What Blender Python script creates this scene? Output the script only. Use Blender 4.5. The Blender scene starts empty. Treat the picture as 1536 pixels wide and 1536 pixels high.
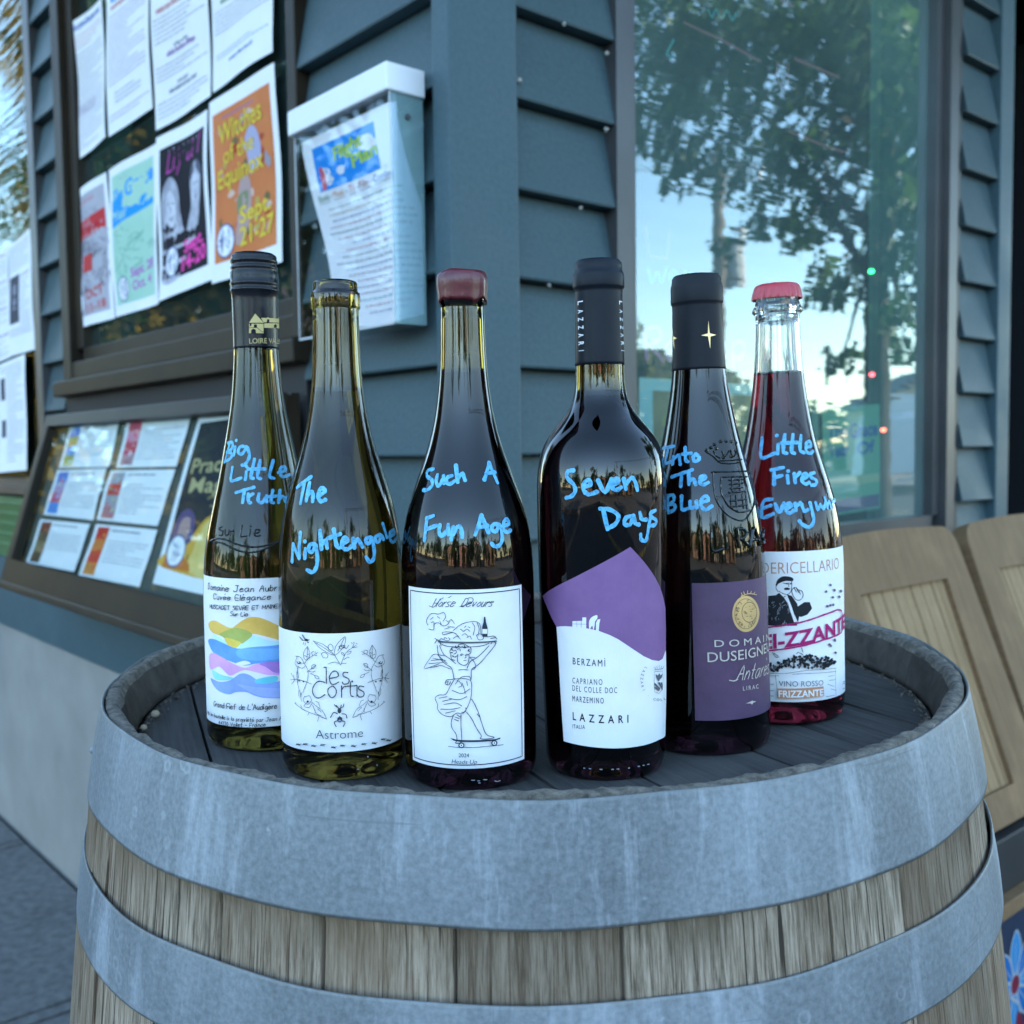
import bpy, bmesh, math, random
import numpy as np
from mathutils import Vector, Matrix
from mathutils.geometry import tessellate_polygon
random.seed(7); rng = np.random.default_rng(11)
PI = math.pi
S = bpy.context.scene
COL = S.collection

# ------------------------------------------------------------------ camera
HC = 1.167                                    # eye height above the pavement
FPX = 1540.0                                  # focal length in pixels of the 1536 px photograph
PITCH = math.atan(93 / FPX); ROLL = 0.0131
cF = Vector((0, math.cos(PITCH), -math.sin(PITCH)))
cU0 = Vector((0, math.sin(PITCH), math.cos(PITCH))); cR0 = Vector((1, 0, 0))
cR = math.cos(ROLL) * cR0 - math.sin(ROLL) * cU0
cU = math.sin(ROLL) * cR0 + math.cos(ROLL) * cU0
EYE = Vector((0, 0, HC))
cam = bpy.data.cameras.new('camera'); camo = bpy.data.objects.new('camera', cam); COL.objects.link(camo)
mw = Matrix((cR, cU, -cF)).transposed().to_4x4(); mw.translation = EYE
camo.matrix_world = mw
cam.sensor_width = 36; cam.lens = 36 * FPX / 1536; cam.clip_start = 0.02; cam.clip_end = 2000
cam.dof.use_dof = True; cam.dof.focus_distance = 0.585; cam.dof.aperture_fstop = 11.5
S.camera = camo

# ------------------------------------------------------------------ sky, sun, exposure
SUN_EL = math.radians(19); SUN_AZ = math.radians(8)
w = bpy.data.worlds.new('World'); S.world = w; w.use_nodes = True
nt = w.node_tree
sky = nt.nodes.new('ShaderNodeTexSky'); sky.sky_type = 'NISHITA'; sky.sun_disc = False
sky.sun_elevation = SUN_EL; sky.sun_rotation = SUN_AZ; sky.dust_density = 0.0; sky.air_density = 1.0; sky.ozone_density = 2.6
tint = nt.nodes.new('ShaderNodeMix'); tint.data_type = 'RGBA'; tint.blend_type = 'MULTIPLY'; tint.inputs[0].default_value = 1.0
tint.inputs[7].default_value = (1.06, 1.0, 0.90, 1)          # white balance
nt.links.new(sky.outputs[0], tint.inputs[6]); nt.links.new(tint.outputs[2], nt.nodes['Background'].inputs[0])
nt.nodes['Background'].inputs[1].default_value = 0.15
sun = bpy.data.lights.new('sun', 'SUN'); suno = bpy.data.objects.new('sun', sun); COL.objects.link(suno)
sun.energy = 3.2; sun.angle = math.radians(0.53); sun.color = (1, 0.9, 0.76)
sd = -Vector((math.sin(SUN_AZ) * math.cos(SUN_EL), math.cos(SUN_AZ) * math.cos(SUN_EL), math.sin(SUN_EL)))
suno.rotation_euler = sd.to_track_quat('-Z', 'Y').to_euler()
S.view_settings.view_transform = 'Standard'; S.view_settings.look = 'None'
S.view_settings.exposure = 2.98; S.view_settings.gamma = 1.0
S.render.engine = 'CYCLES'
cy = S.cycles
cy.max_bounces = 14; cy.transmission_bounces = 12; cy.transparent_max_bounces = 16; cy.glossy_bounces = 6; cy.diffuse_bounces = 4
cy.caustics_reflective = False; cy.caustics_refractive = False; cy.use_denoising = True
cy.sample_clamp_indirect = 6

# ------------------------------------------------------------------ pixel rays and wall planes
def ray(x, y): return cF + cR * ((x - 768) / FPX) - cU * ((y - 768) / FPX)
CORNER = Vector((-0.077, 1.43, 0)); WA = math.radians(40.8)
LD = Vector((-math.sin(WA), math.cos(WA), 0)); RD = Vector((math.cos(WA), math.sin(WA), 0))
NL = -RD; NR = -LD
UP = Vector((0, 0, 1))
def wall(side): return (LD, NL) if side == 'L' else (RD, NR)
def wp(side, s, z, o=0.0):
    d, n = wall(side); return CORNER + d * s + n * o + UP * z
def hitw(side, x, y, o=0.0):
    d, n = wall(side); r = ray(x, y); t = ((CORNER + n * o - EYE).dot(n)) / r.dot(n)
    P = EYE + r * t; return (P - CORNER).dot(d), P.z

# ------------------------------------------------------------------ materials
M = {}
def nodes(m): return m.node_tree.nodes, m.node_tree.links
def mat(name, col, rough=0.5, metal=0.0, spec=0.5, **k):
    if name in M: return M[name]
    m = bpy.data.materials.new(name); m.use_nodes = True
    b = m.node_tree.nodes['Principled BSDF']
    b.inputs['Base Color'].default_value = (*col, 1); b.inputs['Roughness'].default_value = rough
    b.inputs['Metallic'].default_value = metal; b.inputs['Specular IOR Level'].default_value = spec
    for a, v in k.items(): b.inputs[a.replace('_', ' ')].default_value = v
    M[name] = m; return m
def N(m, typ, **k):
    n = m.node_tree.nodes.new('ShaderNode' + typ)
    for a, v in k.items():
        if hasattr(n, a): setattr(n, a, v)
        else: n.inputs[a.replace('_', ' ')].default_value = v
    return n
def L(m, a, b): m.node_tree.links.new(a, b)
def ramp(m, fac, stops, interp='LINEAR'):
    r = N(m, 'ValToRGB'); r.color_ramp.interpolation = interp
    e = r.color_ramp.elements
    while len(e) < len(stops): e.new(0.5)
    for q, (p, c) in zip(e, stops):
        q.position = p; q.color = (*c, 1) if len(c) == 3 else c
    L(m, fac, r.inputs[0]); return r.outputs[0]
def coords(m, kind='Object', scale=(1, 1, 1), rot=(0, 0, 0)):
    t = N(m, 'TexCoord'); mp = N(m, 'Mapping'); mp.inputs['Scale'].default_value = scale; mp.inputs['Rotation'].default_value = rot
    L(m, t.outputs[kind], mp.inputs[0]); return mp.outputs[0]
def noise(m, vec, scale, detail=4, rough=0.6, out='Fac', dist=0):
    n = N(m, 'TexNoise'); n.inputs['Scale'].default_value = scale; n.inputs['Detail'].default_value = detail
    n.inputs['Roughness'].default_value = rough; n.inputs['Distortion'].default_value = dist
    L(m, vec, n.inputs['Vector']); return n.outputs[out]
def mix(m, fac, a, b, mode='MIX'):
    x = N(m, 'Mix'); x.data_type = 'RGBA'; x.blend_type = mode
    for i, v in ((0, fac), (6, a), (7, b)):
        if hasattr(v, 'links') or hasattr(v, 'is_linked'): L(m, v, x.inputs[i])
        else: x.inputs[i].default_value = v if i == 0 else (*v, 1)
    return x.outputs[2]
def bump(m, h, strength=0.3, dist=0.002, normal=None):
    b = N(m, 'Bump'); b.inputs['Strength'].default_value = strength; b.inputs['Distance'].default_value = dist
    L(m, h, b.inputs['Height'])
    if normal is not None: L(m, normal, b.inputs['Normal'])
    L(m, b.outputs[0], m.node_tree.nodes['Principled BSDF'].inputs['Normal']); return b.outputs[0]
def setc(m, s): L(m, s, m.node_tree.nodes['Principled BSDF'].inputs['Base Color'])
def setr(m, s): L(m, s, m.node_tree.nodes['Principled BSDF'].inputs['Roughness'])

def noisy(name, c0, c1, scale=8, rough=0.6, bumps=0.15, sc=(1, 1, 1), metal=0, kind='Object', bdist=0.001, spec=0.5):
    m = mat(name, c0, rough, metal, spec); v = coords(m, kind, sc)
    n = noise(m, v, scale, 6); setc(m, ramp(m, n, [(0.3, c0), (0.7, c1)]))
    n2 = noise(m, v, scale * 6, 4)
    if bumps: bump(m, n2, bumps, bdist)
    return m

# painted lap siding: faint grain, scuffs, dust
def paint_mat(name, c0, c1):
    m = mat(name, c0, 0.52, 0, 0.35); v = coords(m, 'UV', (1, 1, 1))
    a = noise(m, v, 5, 6); g = noise(m, coords(m, 'UV', (6, 160, 1)), 1.0, 5); f = noise(m, v, 130, 3)
    c = ramp(m, a, [(0.32, c0), (0.7, c1)])
    sp = ramp(m, noise(m, v, 38, 2), [(0.76, (0, 0, 0)), (0.80, (1, 1, 1))])
    c = mix(m, 0.05, c, ramp(m, f, [(0.3, (0, 0, 0)), (0.7, (0.35, 0.4, 0.42))]))
    c2 = N(m, 'Math', operation='MULTIPLY'); L(m, sp, c2.inputs[0]); c2.inputs[1].default_value = 0.22
    setc(m, mix(m, c2.outputs[0], c, (0.32, 0.34, 0.33)))
    setr(m, ramp(m, a, [(0.3, (0.42,) * 3), (0.7, (0.62,) * 3)]))
    ad = N(m, 'Math', operation='ADD'); L(m, g, ad.inputs[0]); L(m, f, ad.inputs[1])
    bump(m, ad.outputs[0], 0.16, 0.0008); return m
SIDING = paint_mat('siding paint', (0.029, 0.060, 0.069), (0.038, 0.074, 0.084))
TRIM = paint_mat('trim paint', (0.030, 0.070, 0.086), (0.040, 0.086, 0.104))
BRONZE = noisy('bronze anodised frame', (0.017, 0.012, 0.008), (0.032, 0.023, 0.013), 6, 0.45, 0.05, metal=0.0, spec=0.2)
GREYFRAME = noisy('grey window frame', (0.055, 0.056, 0.058), (0.080, 0.081, 0.084), 6, 0.36, 0.05, metal=0.3)
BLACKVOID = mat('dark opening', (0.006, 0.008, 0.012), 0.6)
CONC = noisy('foundation concrete', (0.20, 0.195, 0.18), (0.29, 0.28, 0.255), 3.5, 0.9, 0.35, bdist=0.002)
INTER = noisy('interior wall', (0.06, 0.15, 0.14), (0.09, 0.20, 0.18), 2, 0.8, 0)
PAPER = noisy('white paper', (0.74, 0.74, 0.76), (0.79, 0.79, 0.80), 12, 0.75, 0.06)
LABELP = noisy('label paper', (0.76, 0.76, 0.76), (0.81, 0.81, 0.80), 60, 0.7, 0.25, bdist=0.0003)
PLASTIC = noisy('white plastic', (0.72, 0.73, 0.75), (0.78, 0.79, 0.80), 5, 0.28, 0.03)

def concrete_ground():
    m = mat('pavement', (0.12, 0.12, 0.11), 0.9); v = coords(m, 'Object')
    a = noise(m, v, 1.3, 8); b = noise(m, v, 40, 5); c = noise(m, v, 5, 6, dist=1.0)
    col = ramp(m, a, [(0.3, (0.065, 0.067, 0.067)), (0.7, (0.12, 0.12, 0.115))])
    col = mix(m, 0.35, col, ramp(m, b, [(0.35, (0.05, 0.05, 0.05)), (0.65, (0.24, 0.24, 0.23))]))
    col = mix(m, ramp(m, c, [(0.60, (0, 0, 0)), (0.72, (0.5, 0.5, 0.5))]), col, (0.055, 0.058, 0.055))
    setc(m, col); bump(m, b, 0.5, 0.004); return m
GROUND = concrete_ground()
ASPHALT = noisy('asphalt', (0.045, 0.045, 0.046), (0.07, 0.07, 0.07), 9, 0.9, 0.5, bdist=0.006)

def glass_pane(name, refl, tint, wob=0.0, haze=0.0):
    m = bpy.data.materials.new(name); m.use_nodes = True; ns = m.node_tree.nodes
    ns.remove(ns['Principled BSDF']); out = ns['Material Output']
    g = N(m, 'BsdfGlossy'); g.inputs['Roughness'].default_value = 0.0; g.inputs['Color'].default_value = (0.86, 0.97, 1, 1)
    t = N(m, 'BsdfTransparent'); t.inputs['Color'].default_value = (*tint, 1)
    lw = N(m, 'Fresnel'); ge = N(m, 'NewGeometry'); mr = N(m, 'MapRange'); L(m, ge.outputs['Backfacing'], mr.inputs[0]); mr.inputs[3].default_value = refl; mr.inputs[4].default_value = 1 / refl; L(m, mr.outputs[0], lw.inputs['IOR'])   # same reflectance from both sides
    mx = N(m, 'MixShader'); L(m, lw.outputs[0], mx.inputs[0]); L(m, t.outputs[0], mx.inputs[1]); L(m, g.outputs[0], mx.inputs[2])
    if haze:
        df = N(m, 'BsdfDiffuse'); df.inputs['Color'].default_value = (0.50, 0.80, 0.78, 1) if haze < .3 else (.80, .83, .88, 1); m2 = N(m, 'MixShader')  # diffuse haze mixed into the colour to lift the glass's dark tones
        fv = ramp(m, noise(m, coords(m, 'Object', (1, 1, .6)), 2.2, 5), [(0.25, (haze * .5,) * 3), (0.75, (haze * 1.5,) * 3)])
        L(m, fv, m2.inputs[0]); L(m, mx.outputs[0], m2.inputs[1]); L(m, df.outputs[0], m2.inputs[2]); L(m, m2.outputs[0], out.inputs[0])
    else: L(m, mx.outputs[0], out.inputs[0])
    if wob:
        v = coords(m, 'Object', (1, 1, 9)); n = noise(m, v, 3.0, 2)
        b = N(m, 'Bump'); b.inputs['Strength'].default_value = wob; b.inputs['Distance'].default_value = 0.01
        L(m, n, b.inputs['Height']); L(m, b.outputs[0], g.inputs['Normal'])
    M[name] = m; return m
PANE = glass_pane('window glass', 2.7, (0.62, 0.80, 0.76), 0.025, 0.10)
PANEA = glass_pane('poster window glass', 1.9, (0.62, 0.80, 0.76), 0.0, 0.02)
PANEW = glass_pane('old wavy window glass', 3.0, (0.62, 0.80, 0.76), 0.35)
PANEC = glass_pane('cabinet glass', 1.5, (0.90, 0.96, 0.95))
ACRYL = glass_pane('clear acrylic', 1.32, (0.955, 0.96, 0.965))

def bottle_glass(name, col, ior=1.42, rough=0.0):
    m = mat(name, col, rough, 0, 0.5); b = m.node_tree.nodes['Principled BSDF']
    b.inputs['Transmission Weight'].default_value = 1; b.inputs['IOR'].default_value = ior
    b.inputs['Coat Weight'].default_value = 0.0; b.inputs['Coat IOR'].default_value = 1.55; b.inputs['Coat Roughness'].default_value = 0.0
    return m
G_OLIVE = bottle_glass('olive glass', (0.25, 0.175, 0.028), 1.5)
G_WHITE = bottle_glass('olive glass with white wine', (0.165, 0.115, 0.018), 1.42)
G_GREEN = bottle_glass('green glass with white wine', (0.150, 0.125, 0.022), 1.42)
G_RED = bottle_glass('dark glass with red wine', (0.010, 0.003, 0.005), 1.48)
G_CLEAR = bottle_glass('clear glass', (0.95, 0.97, 0.97), 1.5)
G_ROSSO = bottle_glass('clear glass with red wine', (0.24, 0.018, 0.035), 1.42)
G_BASE = bottle_glass('thick olive base', (0.045, 0.030, 0.006), 1.45); G_RBASE = bottle_glass('thick red base', (0.075, 0.006, 0.010), 1.45)
CORK = noisy('cork', (0.24, 0.13, 0.05), (0.36, 0.21, 0.09), 90, 0.8, 0.3)
def ink(col, rough=0.6, metal=0.0):
    key = 'ink %.3f %.3f %.3f %.2f' % (*col, metal)
    return mat(key, col, 0.75, metal, 0.5 if metal else 0.15)
GOLD = mat('gold foil', (0.72, 0.55, 0.28), 0.3, 0.85)
def marker():
    m = mat('blue paint marker', (0.06, 0.50, 0.93), 0.45); v = coords(m, 'Object')
    nn = noise(m, v, 190, 3); setc(m, ramp(m, nn, [(0.3, (0.06, 0.35, 0.62)), (0.7, (0.14, 0.50, 0.76))]))
    al = ramp(m, noise(m, v, 420, 2), [(0.30, (0.55,) * 3), (0.50, (1,) * 3)]); L(m, al, m.node_tree.nodes['Principled BSDF'].inputs['Alpha']); return m
MARKER = marker()

def zinc():
    m = mat('galvanised steel', (0.3, 0.34, 0.38), 0.55, 0.35, 0.5)
    uv = coords(m, 'UV'); st = coords(m, 'UV', (34, 5, 1))
    a = noise(m, coords(m, 'UV', (1, .32, 1)), 7, 9, 0.68, dist=.5); b = noise(m, st, 1.0, 6, 0.7); c = noise(m, uv, 75, 4); d = noise(m, uv, 300, 3)
    col = ramp(m, a, [(0.34, (0.105, 0.124, 0.136)), (0.50, (0.17, 0.196, 0.212)), (0.66, (0.255, 0.285, 0.305))])
    stv = ramp(m, b, [(0.52, (0, 0, 0)), (0.66, (0.7, 0.7, 0.7))])
    col = mix(m, stv, col, (0.40, 0.445, 0.49))
    vo = N(m, 'TexVoronoi'); vo.inputs['Scale'].default_value = 85; vo.inputs['Randomness'].default_value = 1; L(m, uv, vo.inputs['Vector'])
    ring = ramp(m, vo.outputs['Distance'], [(0.16, (0, 0, 0)), (0.24, (1, 1, 1)), (0.30, (1, 1, 1)), (0.36, (0, 0, 0))])
    msk = ramp(m, noise(m, uv, 4.5, 4), [(0.56, (0, 0, 0)), (0.68, (0.7, 0.7, 0.7))])
    mm = N(m, 'Math', operation='MULTIPLY'); L(m, ring, mm.inputs[0]); L(m, msk, mm.inputs[1])
    col = mix(m, mm.outputs[0], col, (0.48, 0.52, 0.55))
    sp = ramp(m, c, [(0.69, (0, 0, 0)), (0.77, (0.55, 0.55, 0.55))])
    col = mix(m, sp, col, (0.45, 0.49, 0.53))
    col = mix(m, 0.22, col, ramp(m, d, [(0.32, (0.05, 0.06, 0.065)), (0.68, (0.40, 0.43, 0.46))]))
    # grime line along the upper and lower edges (vertex attribute 'edge')
    at = N(m, 'Attribute'); at.attribute_name = 'edge'
    eg = N(m, 'Math', operation='MULTIPLY'); L(m, at.outputs['Fac'], eg.inputs[0]); L(m, ramp(m, noise(m, coords(m, 'UV', (60, 60, 1)), 1, 4), [(0.3, (0.2,) * 3), (0.7, (1,) * 3)]), eg.inputs[1])
    col = mix(m, eg.outputs[0], col, (0.16, 0.15, 0.12))
    setc(m, col); setr(m, ramp(m, a, [(0.3, (0.45,) * 3), (0.7, (0.66,) * 3)]))
    scv = ramp(m, noise(m, coords(m, 'UV', (9, 260, 1), (0, 0, .35)), 1, 2, 0.4), [(0.70, (0, 0, 0)), (0.73, (.5, .5, .5))])
    col2 = mix(m, scv, col, (0.12, 0.13, 0.14)); setc(m, col2)
    dn = noise(m, uv, 11, 2); b1 = bump(m, dn, 0.35, 0.004); bump(m, c, 0.15, 0.0006, b1); return m
ZINC = zinc()
def stave_wood():
    m = mat('weathered oak', (0.25, 0.2, 0.16), 0.85, 0, 0.2)
    at = N(m, 'Attribute'); at.attribute_name = 'stave'
    uv = N(m, 'UVMap').outputs[0]
    cb = N(m, 'CombineXYZ'); L(m, at.outputs['Fac'], cb.inputs[1]); L(m, at.outputs['Fac'], cb.inputs[2])
    av = N(m, 'VectorMath', operation='MULTIPLY_ADD'); av.inputs[1].default_value = (1, 1, 1)
    L(m, uv, av.inputs[0]); sc = N(m, 'VectorMath', operation='SCALE'); sc.inputs['Scale'].default_value = 7.0
    L(m, cb.outputs[0], sc.inputs[0]); L(m, sc.outputs[0], av.inputs[2])
    def mp(s):
        q = N(m, 'Mapping'); q.inputs['Scale'].default_value = s; L(m, av.outputs[0], q.inputs[0]); return q.outputs[0]
    g1 = noise(m, mp((600, 26, 1)), 1, 5, 0.75, dist=0.25); g2 = noise(m, mp((150, 14, 1)), 1, 6, 0.65, dist=0.3)
    bl = noise(m, mp((14, 9, 1)), 1, 5); cr = noise(m, mp((520, 7.0, 1)), 1, 3, 0.5, dist=0.2)
    c = ramp(m, g1, [(0.38, (0.034, 0.024, 0.016)), (0.475, (0.21, 0.158, 0.108)), (0.62, (0.43, 0.350, 0.265))])
    c = mix(m, 0.30, c, ramp(m, g2, [(0.36, (0.12, 0.09, 0.06)), (0.64, (0.35, 0.29, 0.22))]))
    st = ramp(m, bl, [(0.58, (0, 0, 0)), (0.74, (0.55, 0.55, 0.55))]); c = mix(m, st, c, (0.13, 0.10, 0.068))
    ck = ramp(m, cr, [(0.345, (1, 1, 1)), (0.375, (0, 0, 0))]); c = mix(m, ck, c, (0.028, 0.022, 0.018))
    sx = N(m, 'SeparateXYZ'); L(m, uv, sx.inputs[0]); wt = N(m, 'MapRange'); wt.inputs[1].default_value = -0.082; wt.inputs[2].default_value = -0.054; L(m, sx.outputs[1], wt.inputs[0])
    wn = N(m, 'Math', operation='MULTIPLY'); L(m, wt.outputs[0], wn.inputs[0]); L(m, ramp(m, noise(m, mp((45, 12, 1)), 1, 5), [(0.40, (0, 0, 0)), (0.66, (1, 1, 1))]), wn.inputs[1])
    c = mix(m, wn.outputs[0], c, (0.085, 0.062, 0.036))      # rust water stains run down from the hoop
    sm_ = N(m, 'Attribute'); sm_.attribute_name = 'seam'; c = mix(m, sm_.outputs['Fac'], c, (0.012, 0.010, 0.008))
    hv = N(m, 'HueSaturation'); r2 = N(m, 'MapRange'); L(m, at.outputs['Fac'], r2.inputs[0]); lp = ramp(m, noise(m, mp((7, 5, 1)), 1, 4), [(0.38, (0, 0, 0)), (0.62, (.55, .55, .55))]); c = mix(m, lp, c, (0.145, 0.095, 0.055))   # brown weather patches
    r2.inputs[3].default_value = 0.78; r2.inputs[4].default_value = 1.2
    L(m, r2.outputs[0], hv.inputs['Value']); L(m, c, hv.inputs['Color']); setc(m, hv.outputs[0])
    su = N(m, 'Math', operation='SUBTRACT'); L(m, g1, su.inputs[0]); L(m, ck, su.inputs[1])
    bump(m, su.outputs[0], 0.6, 0.0015); return m
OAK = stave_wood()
def dark_wood(name, c0, c1, sc=(260, 9, 1)):
    m = mat(name, c0, 0.75, 0, 0.3); v = coords(m, 'UV', sc); g = noise(m, v, 1, 6, 0.68, dist=0.4)
    b = noise(m, coords(m, 'UV', (9, 9, 1)), 1, 5)
    c = ramp(m, g, [(0.3, c0), (0.72, c1)]); c = mix(m, ramp(m, b, [(0.5, (0, 0, 0)), (0.75, (0.4, 0.4, 0.4))]), c, tuple(x * 1.5 for x in c1))
    fl = ramp(m, noise(m, coords(m, 'UV', (220, 120, 1)), 1, 3), [(0.70, (0, 0, 0)), (0.78, (0.5, 0.5, 0.5))])
    c = mix(m, fl, c, (0.22, 0.20, 0.17))
    setc(m, c); bump(m, g, 0.45, 0.001); return m
HEADW = dark_wood('stained head boards', (0.026, 0.026, 0.026), (0.085, 0.080, 0.074))
CHIME = dark_wood('dark inner chime', (0.028, 0.024, 0.021), (0.085, 0.072, 0.060), (60, 60, 1))
CHIMETOP = noisy('crumbly end grain', (0.07, 0.06, 0.048), (0.30, 0.265, 0.215), 160, 0.95, 1.0, bdist=0.003)
SLATW = dark_wood('pale seat slats', (0.235, 0.145, 0.068), (0.36, 0.235, 0.12), (120, 7, 1))
SEATW = dark_wood('varnished seat wood', (0.150, 0.086, 0.040), (0.235, 0.140, 0.070), (120, 7, 1))

# ------------------------------------------------------------------ objects
def link(o, parent=None):
    COL.objects.link(o)
    if parent is not None: o.parent = parent
    return o
def tag(o, label=None, cat=None, group=None, kind=None):
    if label: o['label'] = label
    if cat: o['category'] = cat
    if group: o['group'] = group
    if kind: o['kind'] = kind
    return o
def empty(name, loc=(0, 0, 0), label=None, cat=None, group=None):
    o = bpy.data.objects.new(name, None); o.empty_display_size = 0.05; o.location = loc; link(o)
    return tag(o, label, cat, group)
def rebase(root, loc):
    """parts were modelled in world space: put the empty at the thing's base and keep the parts where they are"""
    root.location = loc; T = Matrix.Translation(-Vector(loc)); done = set()
    def go(o):
        for c in o.children:
            if c.type == 'MESH' and c.data.name not in done: c.data.transform(T); done.add(c.data.name)
            go(c)
    go(root)
class MB:
    def __init__(s): s.v = []; s.f = []; s.m = []; s.uv = []; s.mats = []
    def mi(s, m):
        if m not in s.mats: s.mats.append(m)
        return s.mats.index(m)
    def add(s, vs, fs, m, uvs=None):
        b = len(s.v); s.v += [tuple(p) for p in vs]; k = s.mi(m)
        for f in fs:
            s.f.append([b + i for i in f]); s.m.append(k)
            s.uv.append([uvs[i] for i in f] if uvs is not None else None)
    def hexa(s, c, m):     # 8 corners: bottom 4 then top 4
        c = [Vector(p) for p in c]
        fs = [(3, 2, 1, 0), (4, 5, 6, 7), (0, 1, 5, 4), (1, 2, 6, 5), (2, 3, 7, 6), (3, 0, 4, 7)]
        for f in fs:
            q = [c[i] for i in f]; e1 = q[1] - q[0]; e2 = q[3] - q[0]
            s.add(q, [(0, 1, 2, 3)], m, [(0, 0), (e1.length, 0), (e1.length, e2.length), (0, e2.length)])
    def box(s, x0, x1, y0, y1, z0, z1, m):
        s.hexa([(x0, y0, z0), (x1, y0, z0), (x1, y1, z0), (x0, y1, z0), (x0, y0, z1), (x1, y0, z1), (x1, y1, z1), (x0, y1, z1)], m)
    def wbox(s, side, s0, s1, z0, z1, o0, o1, m):
        a = [wp(side, s0, z0, o0), wp(side, s1, z0, o0), wp(side, s1, z0, o1), wp(side, s0, z0, o1)]
        b = [wp(side, s0, z1, o0), wp(side, s1, z1, o0), wp(side, s1, z1, o1), wp(side, s0, z1, o1)]
        s.hexa(a + b, m)
    def build(s, name, parent=None, smooth=False, bevel=0.0, recalc=True, attrs=None):
        me = bpy.data.meshes.new(name); me.from_pydata(s.v, [], s.f)
        for m in s.mats: me.materials.append(m)
        me.polygons.foreach_set('material_index', s.m)
        ul = me.uv_layers.new(name='UVMap'); i = 0
        for f, u in zip(s.f, s.uv):
            for j in range(len(f)):
                if u is not None: ul.data[i].uv = u[j]
                else:
                    p = s.v[f[j]]; ul.data[i].uv = (p[0] + p[1] * 0.7, p[2])
                i += 1
        if recalc or bevel:
            bm = bmesh.new(); bm.from_mesh(me)
            bmesh.ops.remove_doubles(bm, verts=bm.verts, dist=1e-6)
            if recalc: bmesh.ops.recalc_face_normals(bm, faces=bm.faces)
            if bevel: bmesh.ops.bevel(bm, geom=list(bm.edges), offset=bevel, segments=2, affect='EDGES', profile=0.5, clamp_overlap=True)
            bm.to_mesh(me); bm.free()
        if smooth: me.polygons.foreach_set('use_smooth', [True] * len(me.polygons))
        me.update(); o = bpy.data.objects.new(name, me); link(o, parent); return o
def lathe(mb, prof, m, seg=96, M4=None, uvs=True, mats=None, phase=0.0, a0=0, a1=2 * PI):
    """prof: list of (r, z); mats: material per profile step"""
    n = len(prof); full = abs(a1 - a0 - 2 * PI) < 1e-6; vs = []; uv = []
    for j in range(seg + 1):
        a = a0 + (a1 - a0) * j / seg + phase
        for r, z in prof:
            p = Vector((r * math.cos(a), r * math.sin(a), z)); vs.append(M4 @ p if M4 else p); uv.append((a * max(r, 0.01), z))
    groups = {}
    for j in range(seg):
        for i in range(n - 1):
            mm = mats[i] if mats else m
            groups.setdefault(mm, []).append((j * n + i, (j + 1) * n + i, (j + 1) * n + i + 1, j * n + i + 1))
    first = True
    b = len(mb.v); mb.v += [tuple(p) for p in vs]
    for mm, fs in groups.items():
        k = mb.mi(mm)
        for f in fs:
            mb.f.append([b + i for i in f]); mb.m.append(k); mb.uv.append([uv[i] for i in f])

def tube(mb, pts, rad, m, seg=8, cap=True):
    pts = [Vector(p) for p in pts]; n = len(pts)
    rads = rad if isinstance(rad, (list, tuple)) else [rad] * n
    rings = []; ref = None
    for i, p in enumerate(pts):
        t = (pts[min(i + 1, n - 1)] - pts[max(i - 1, 0)]).normalized()
        if ref is None: ref = t.orthogonal().normalized()
        ref = (ref - t * ref.dot(t)).normalized(); b = t.cross(ref)
        rings.append([p + (ref * math.cos(2 * PI * k / seg) + b * math.sin(2 * PI * k / seg)) * rads[i] for k in range(seg)])
    vs = [q for r in rings for q in r]; fs = []
    for i in range(n - 1):
        for k in range(seg): fs.append((i * seg + k, i * seg + (k + 1) % seg, (i + 1) * seg + (k + 1) % seg, (i + 1) * seg + k))
    if cap: fs.append(tuple(range(seg))[::-1]); fs.append(tuple((n - 1) * seg + k for k in range(seg)))
    mb.add(vs, fs, m)

# ------------------------------------------------------------------ drawing on surfaces
def smooth_line(pts, n=5, closed=False):
    pts = [np.array(p, float) for p in pts]
    if len(pts) < 3: return pts
    out = []; m = len(pts)
    rngs = range(m if closed else m - 1)
    for i in rngs:
        p0 = pts[(i - 1) % m] if (closed or i > 0) else 2 * pts[0] - pts[1]
        p1 = pts[i]; p2 = pts[(i + 1) % m]; p3 = pts[(i + 2) % m] if (closed or i + 2 < m) else 2 * pts[-1] - pts[-2]
        for k in range(n):
            t = k / n
            out.append(0.5 * ((2 * p1) + (-p0 + p2) * t + (2 * p0 - 5 * p1 + 4 * p2 - p3) * t * t + (-p0 + 3 * p1 - 3 * p2 + p3) * t ** 3))
    if not closed: out.append(pts[-1])
    return out
_tc = {}
def text_mesh(s, shear=0.0, bold=0.0, space=1.0):
    k = (s, shear, bold, space)
    if k in _tc: return _tc[k]
    cu = bpy.data.curves.new('t', 'FONT'); cu.body = s; cu.shear = shear; cu.offset = bold; cu.space_character = space; cu.resolution_u = 3
    o = bpy.data.objects.new('t', cu); COL.objects.link(o)
    bpy.context.view_layer.update()
    me = o.evaluated_get(bpy.context.evaluated_depsgraph_get()).to_mesh()
    v = np.array([p.co[:2] for p in me.vertices]) if len(me.vertices) else np.zeros((0, 2))
    me.calc_loop_triangles(); f = [tuple(t.vertices) for t in me.loop_triangles]
    o.to_mesh_clear(); bpy.data.objects.remove(o); bpy.data.curves.remove(cu)
    if len(v): v[:, 0] -= v[:, 0].min(); wd = v[:, 0].max()
    else: wd = 1
    _tc[k] = (v, f, wd); return _tc[k]
CAPH = 0.72     # cap height of the built-in face at size 1 (set after measuring an H)
_h = text_mesh('H')[0]; CAPH = float(_h[:, 1].max())
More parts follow.
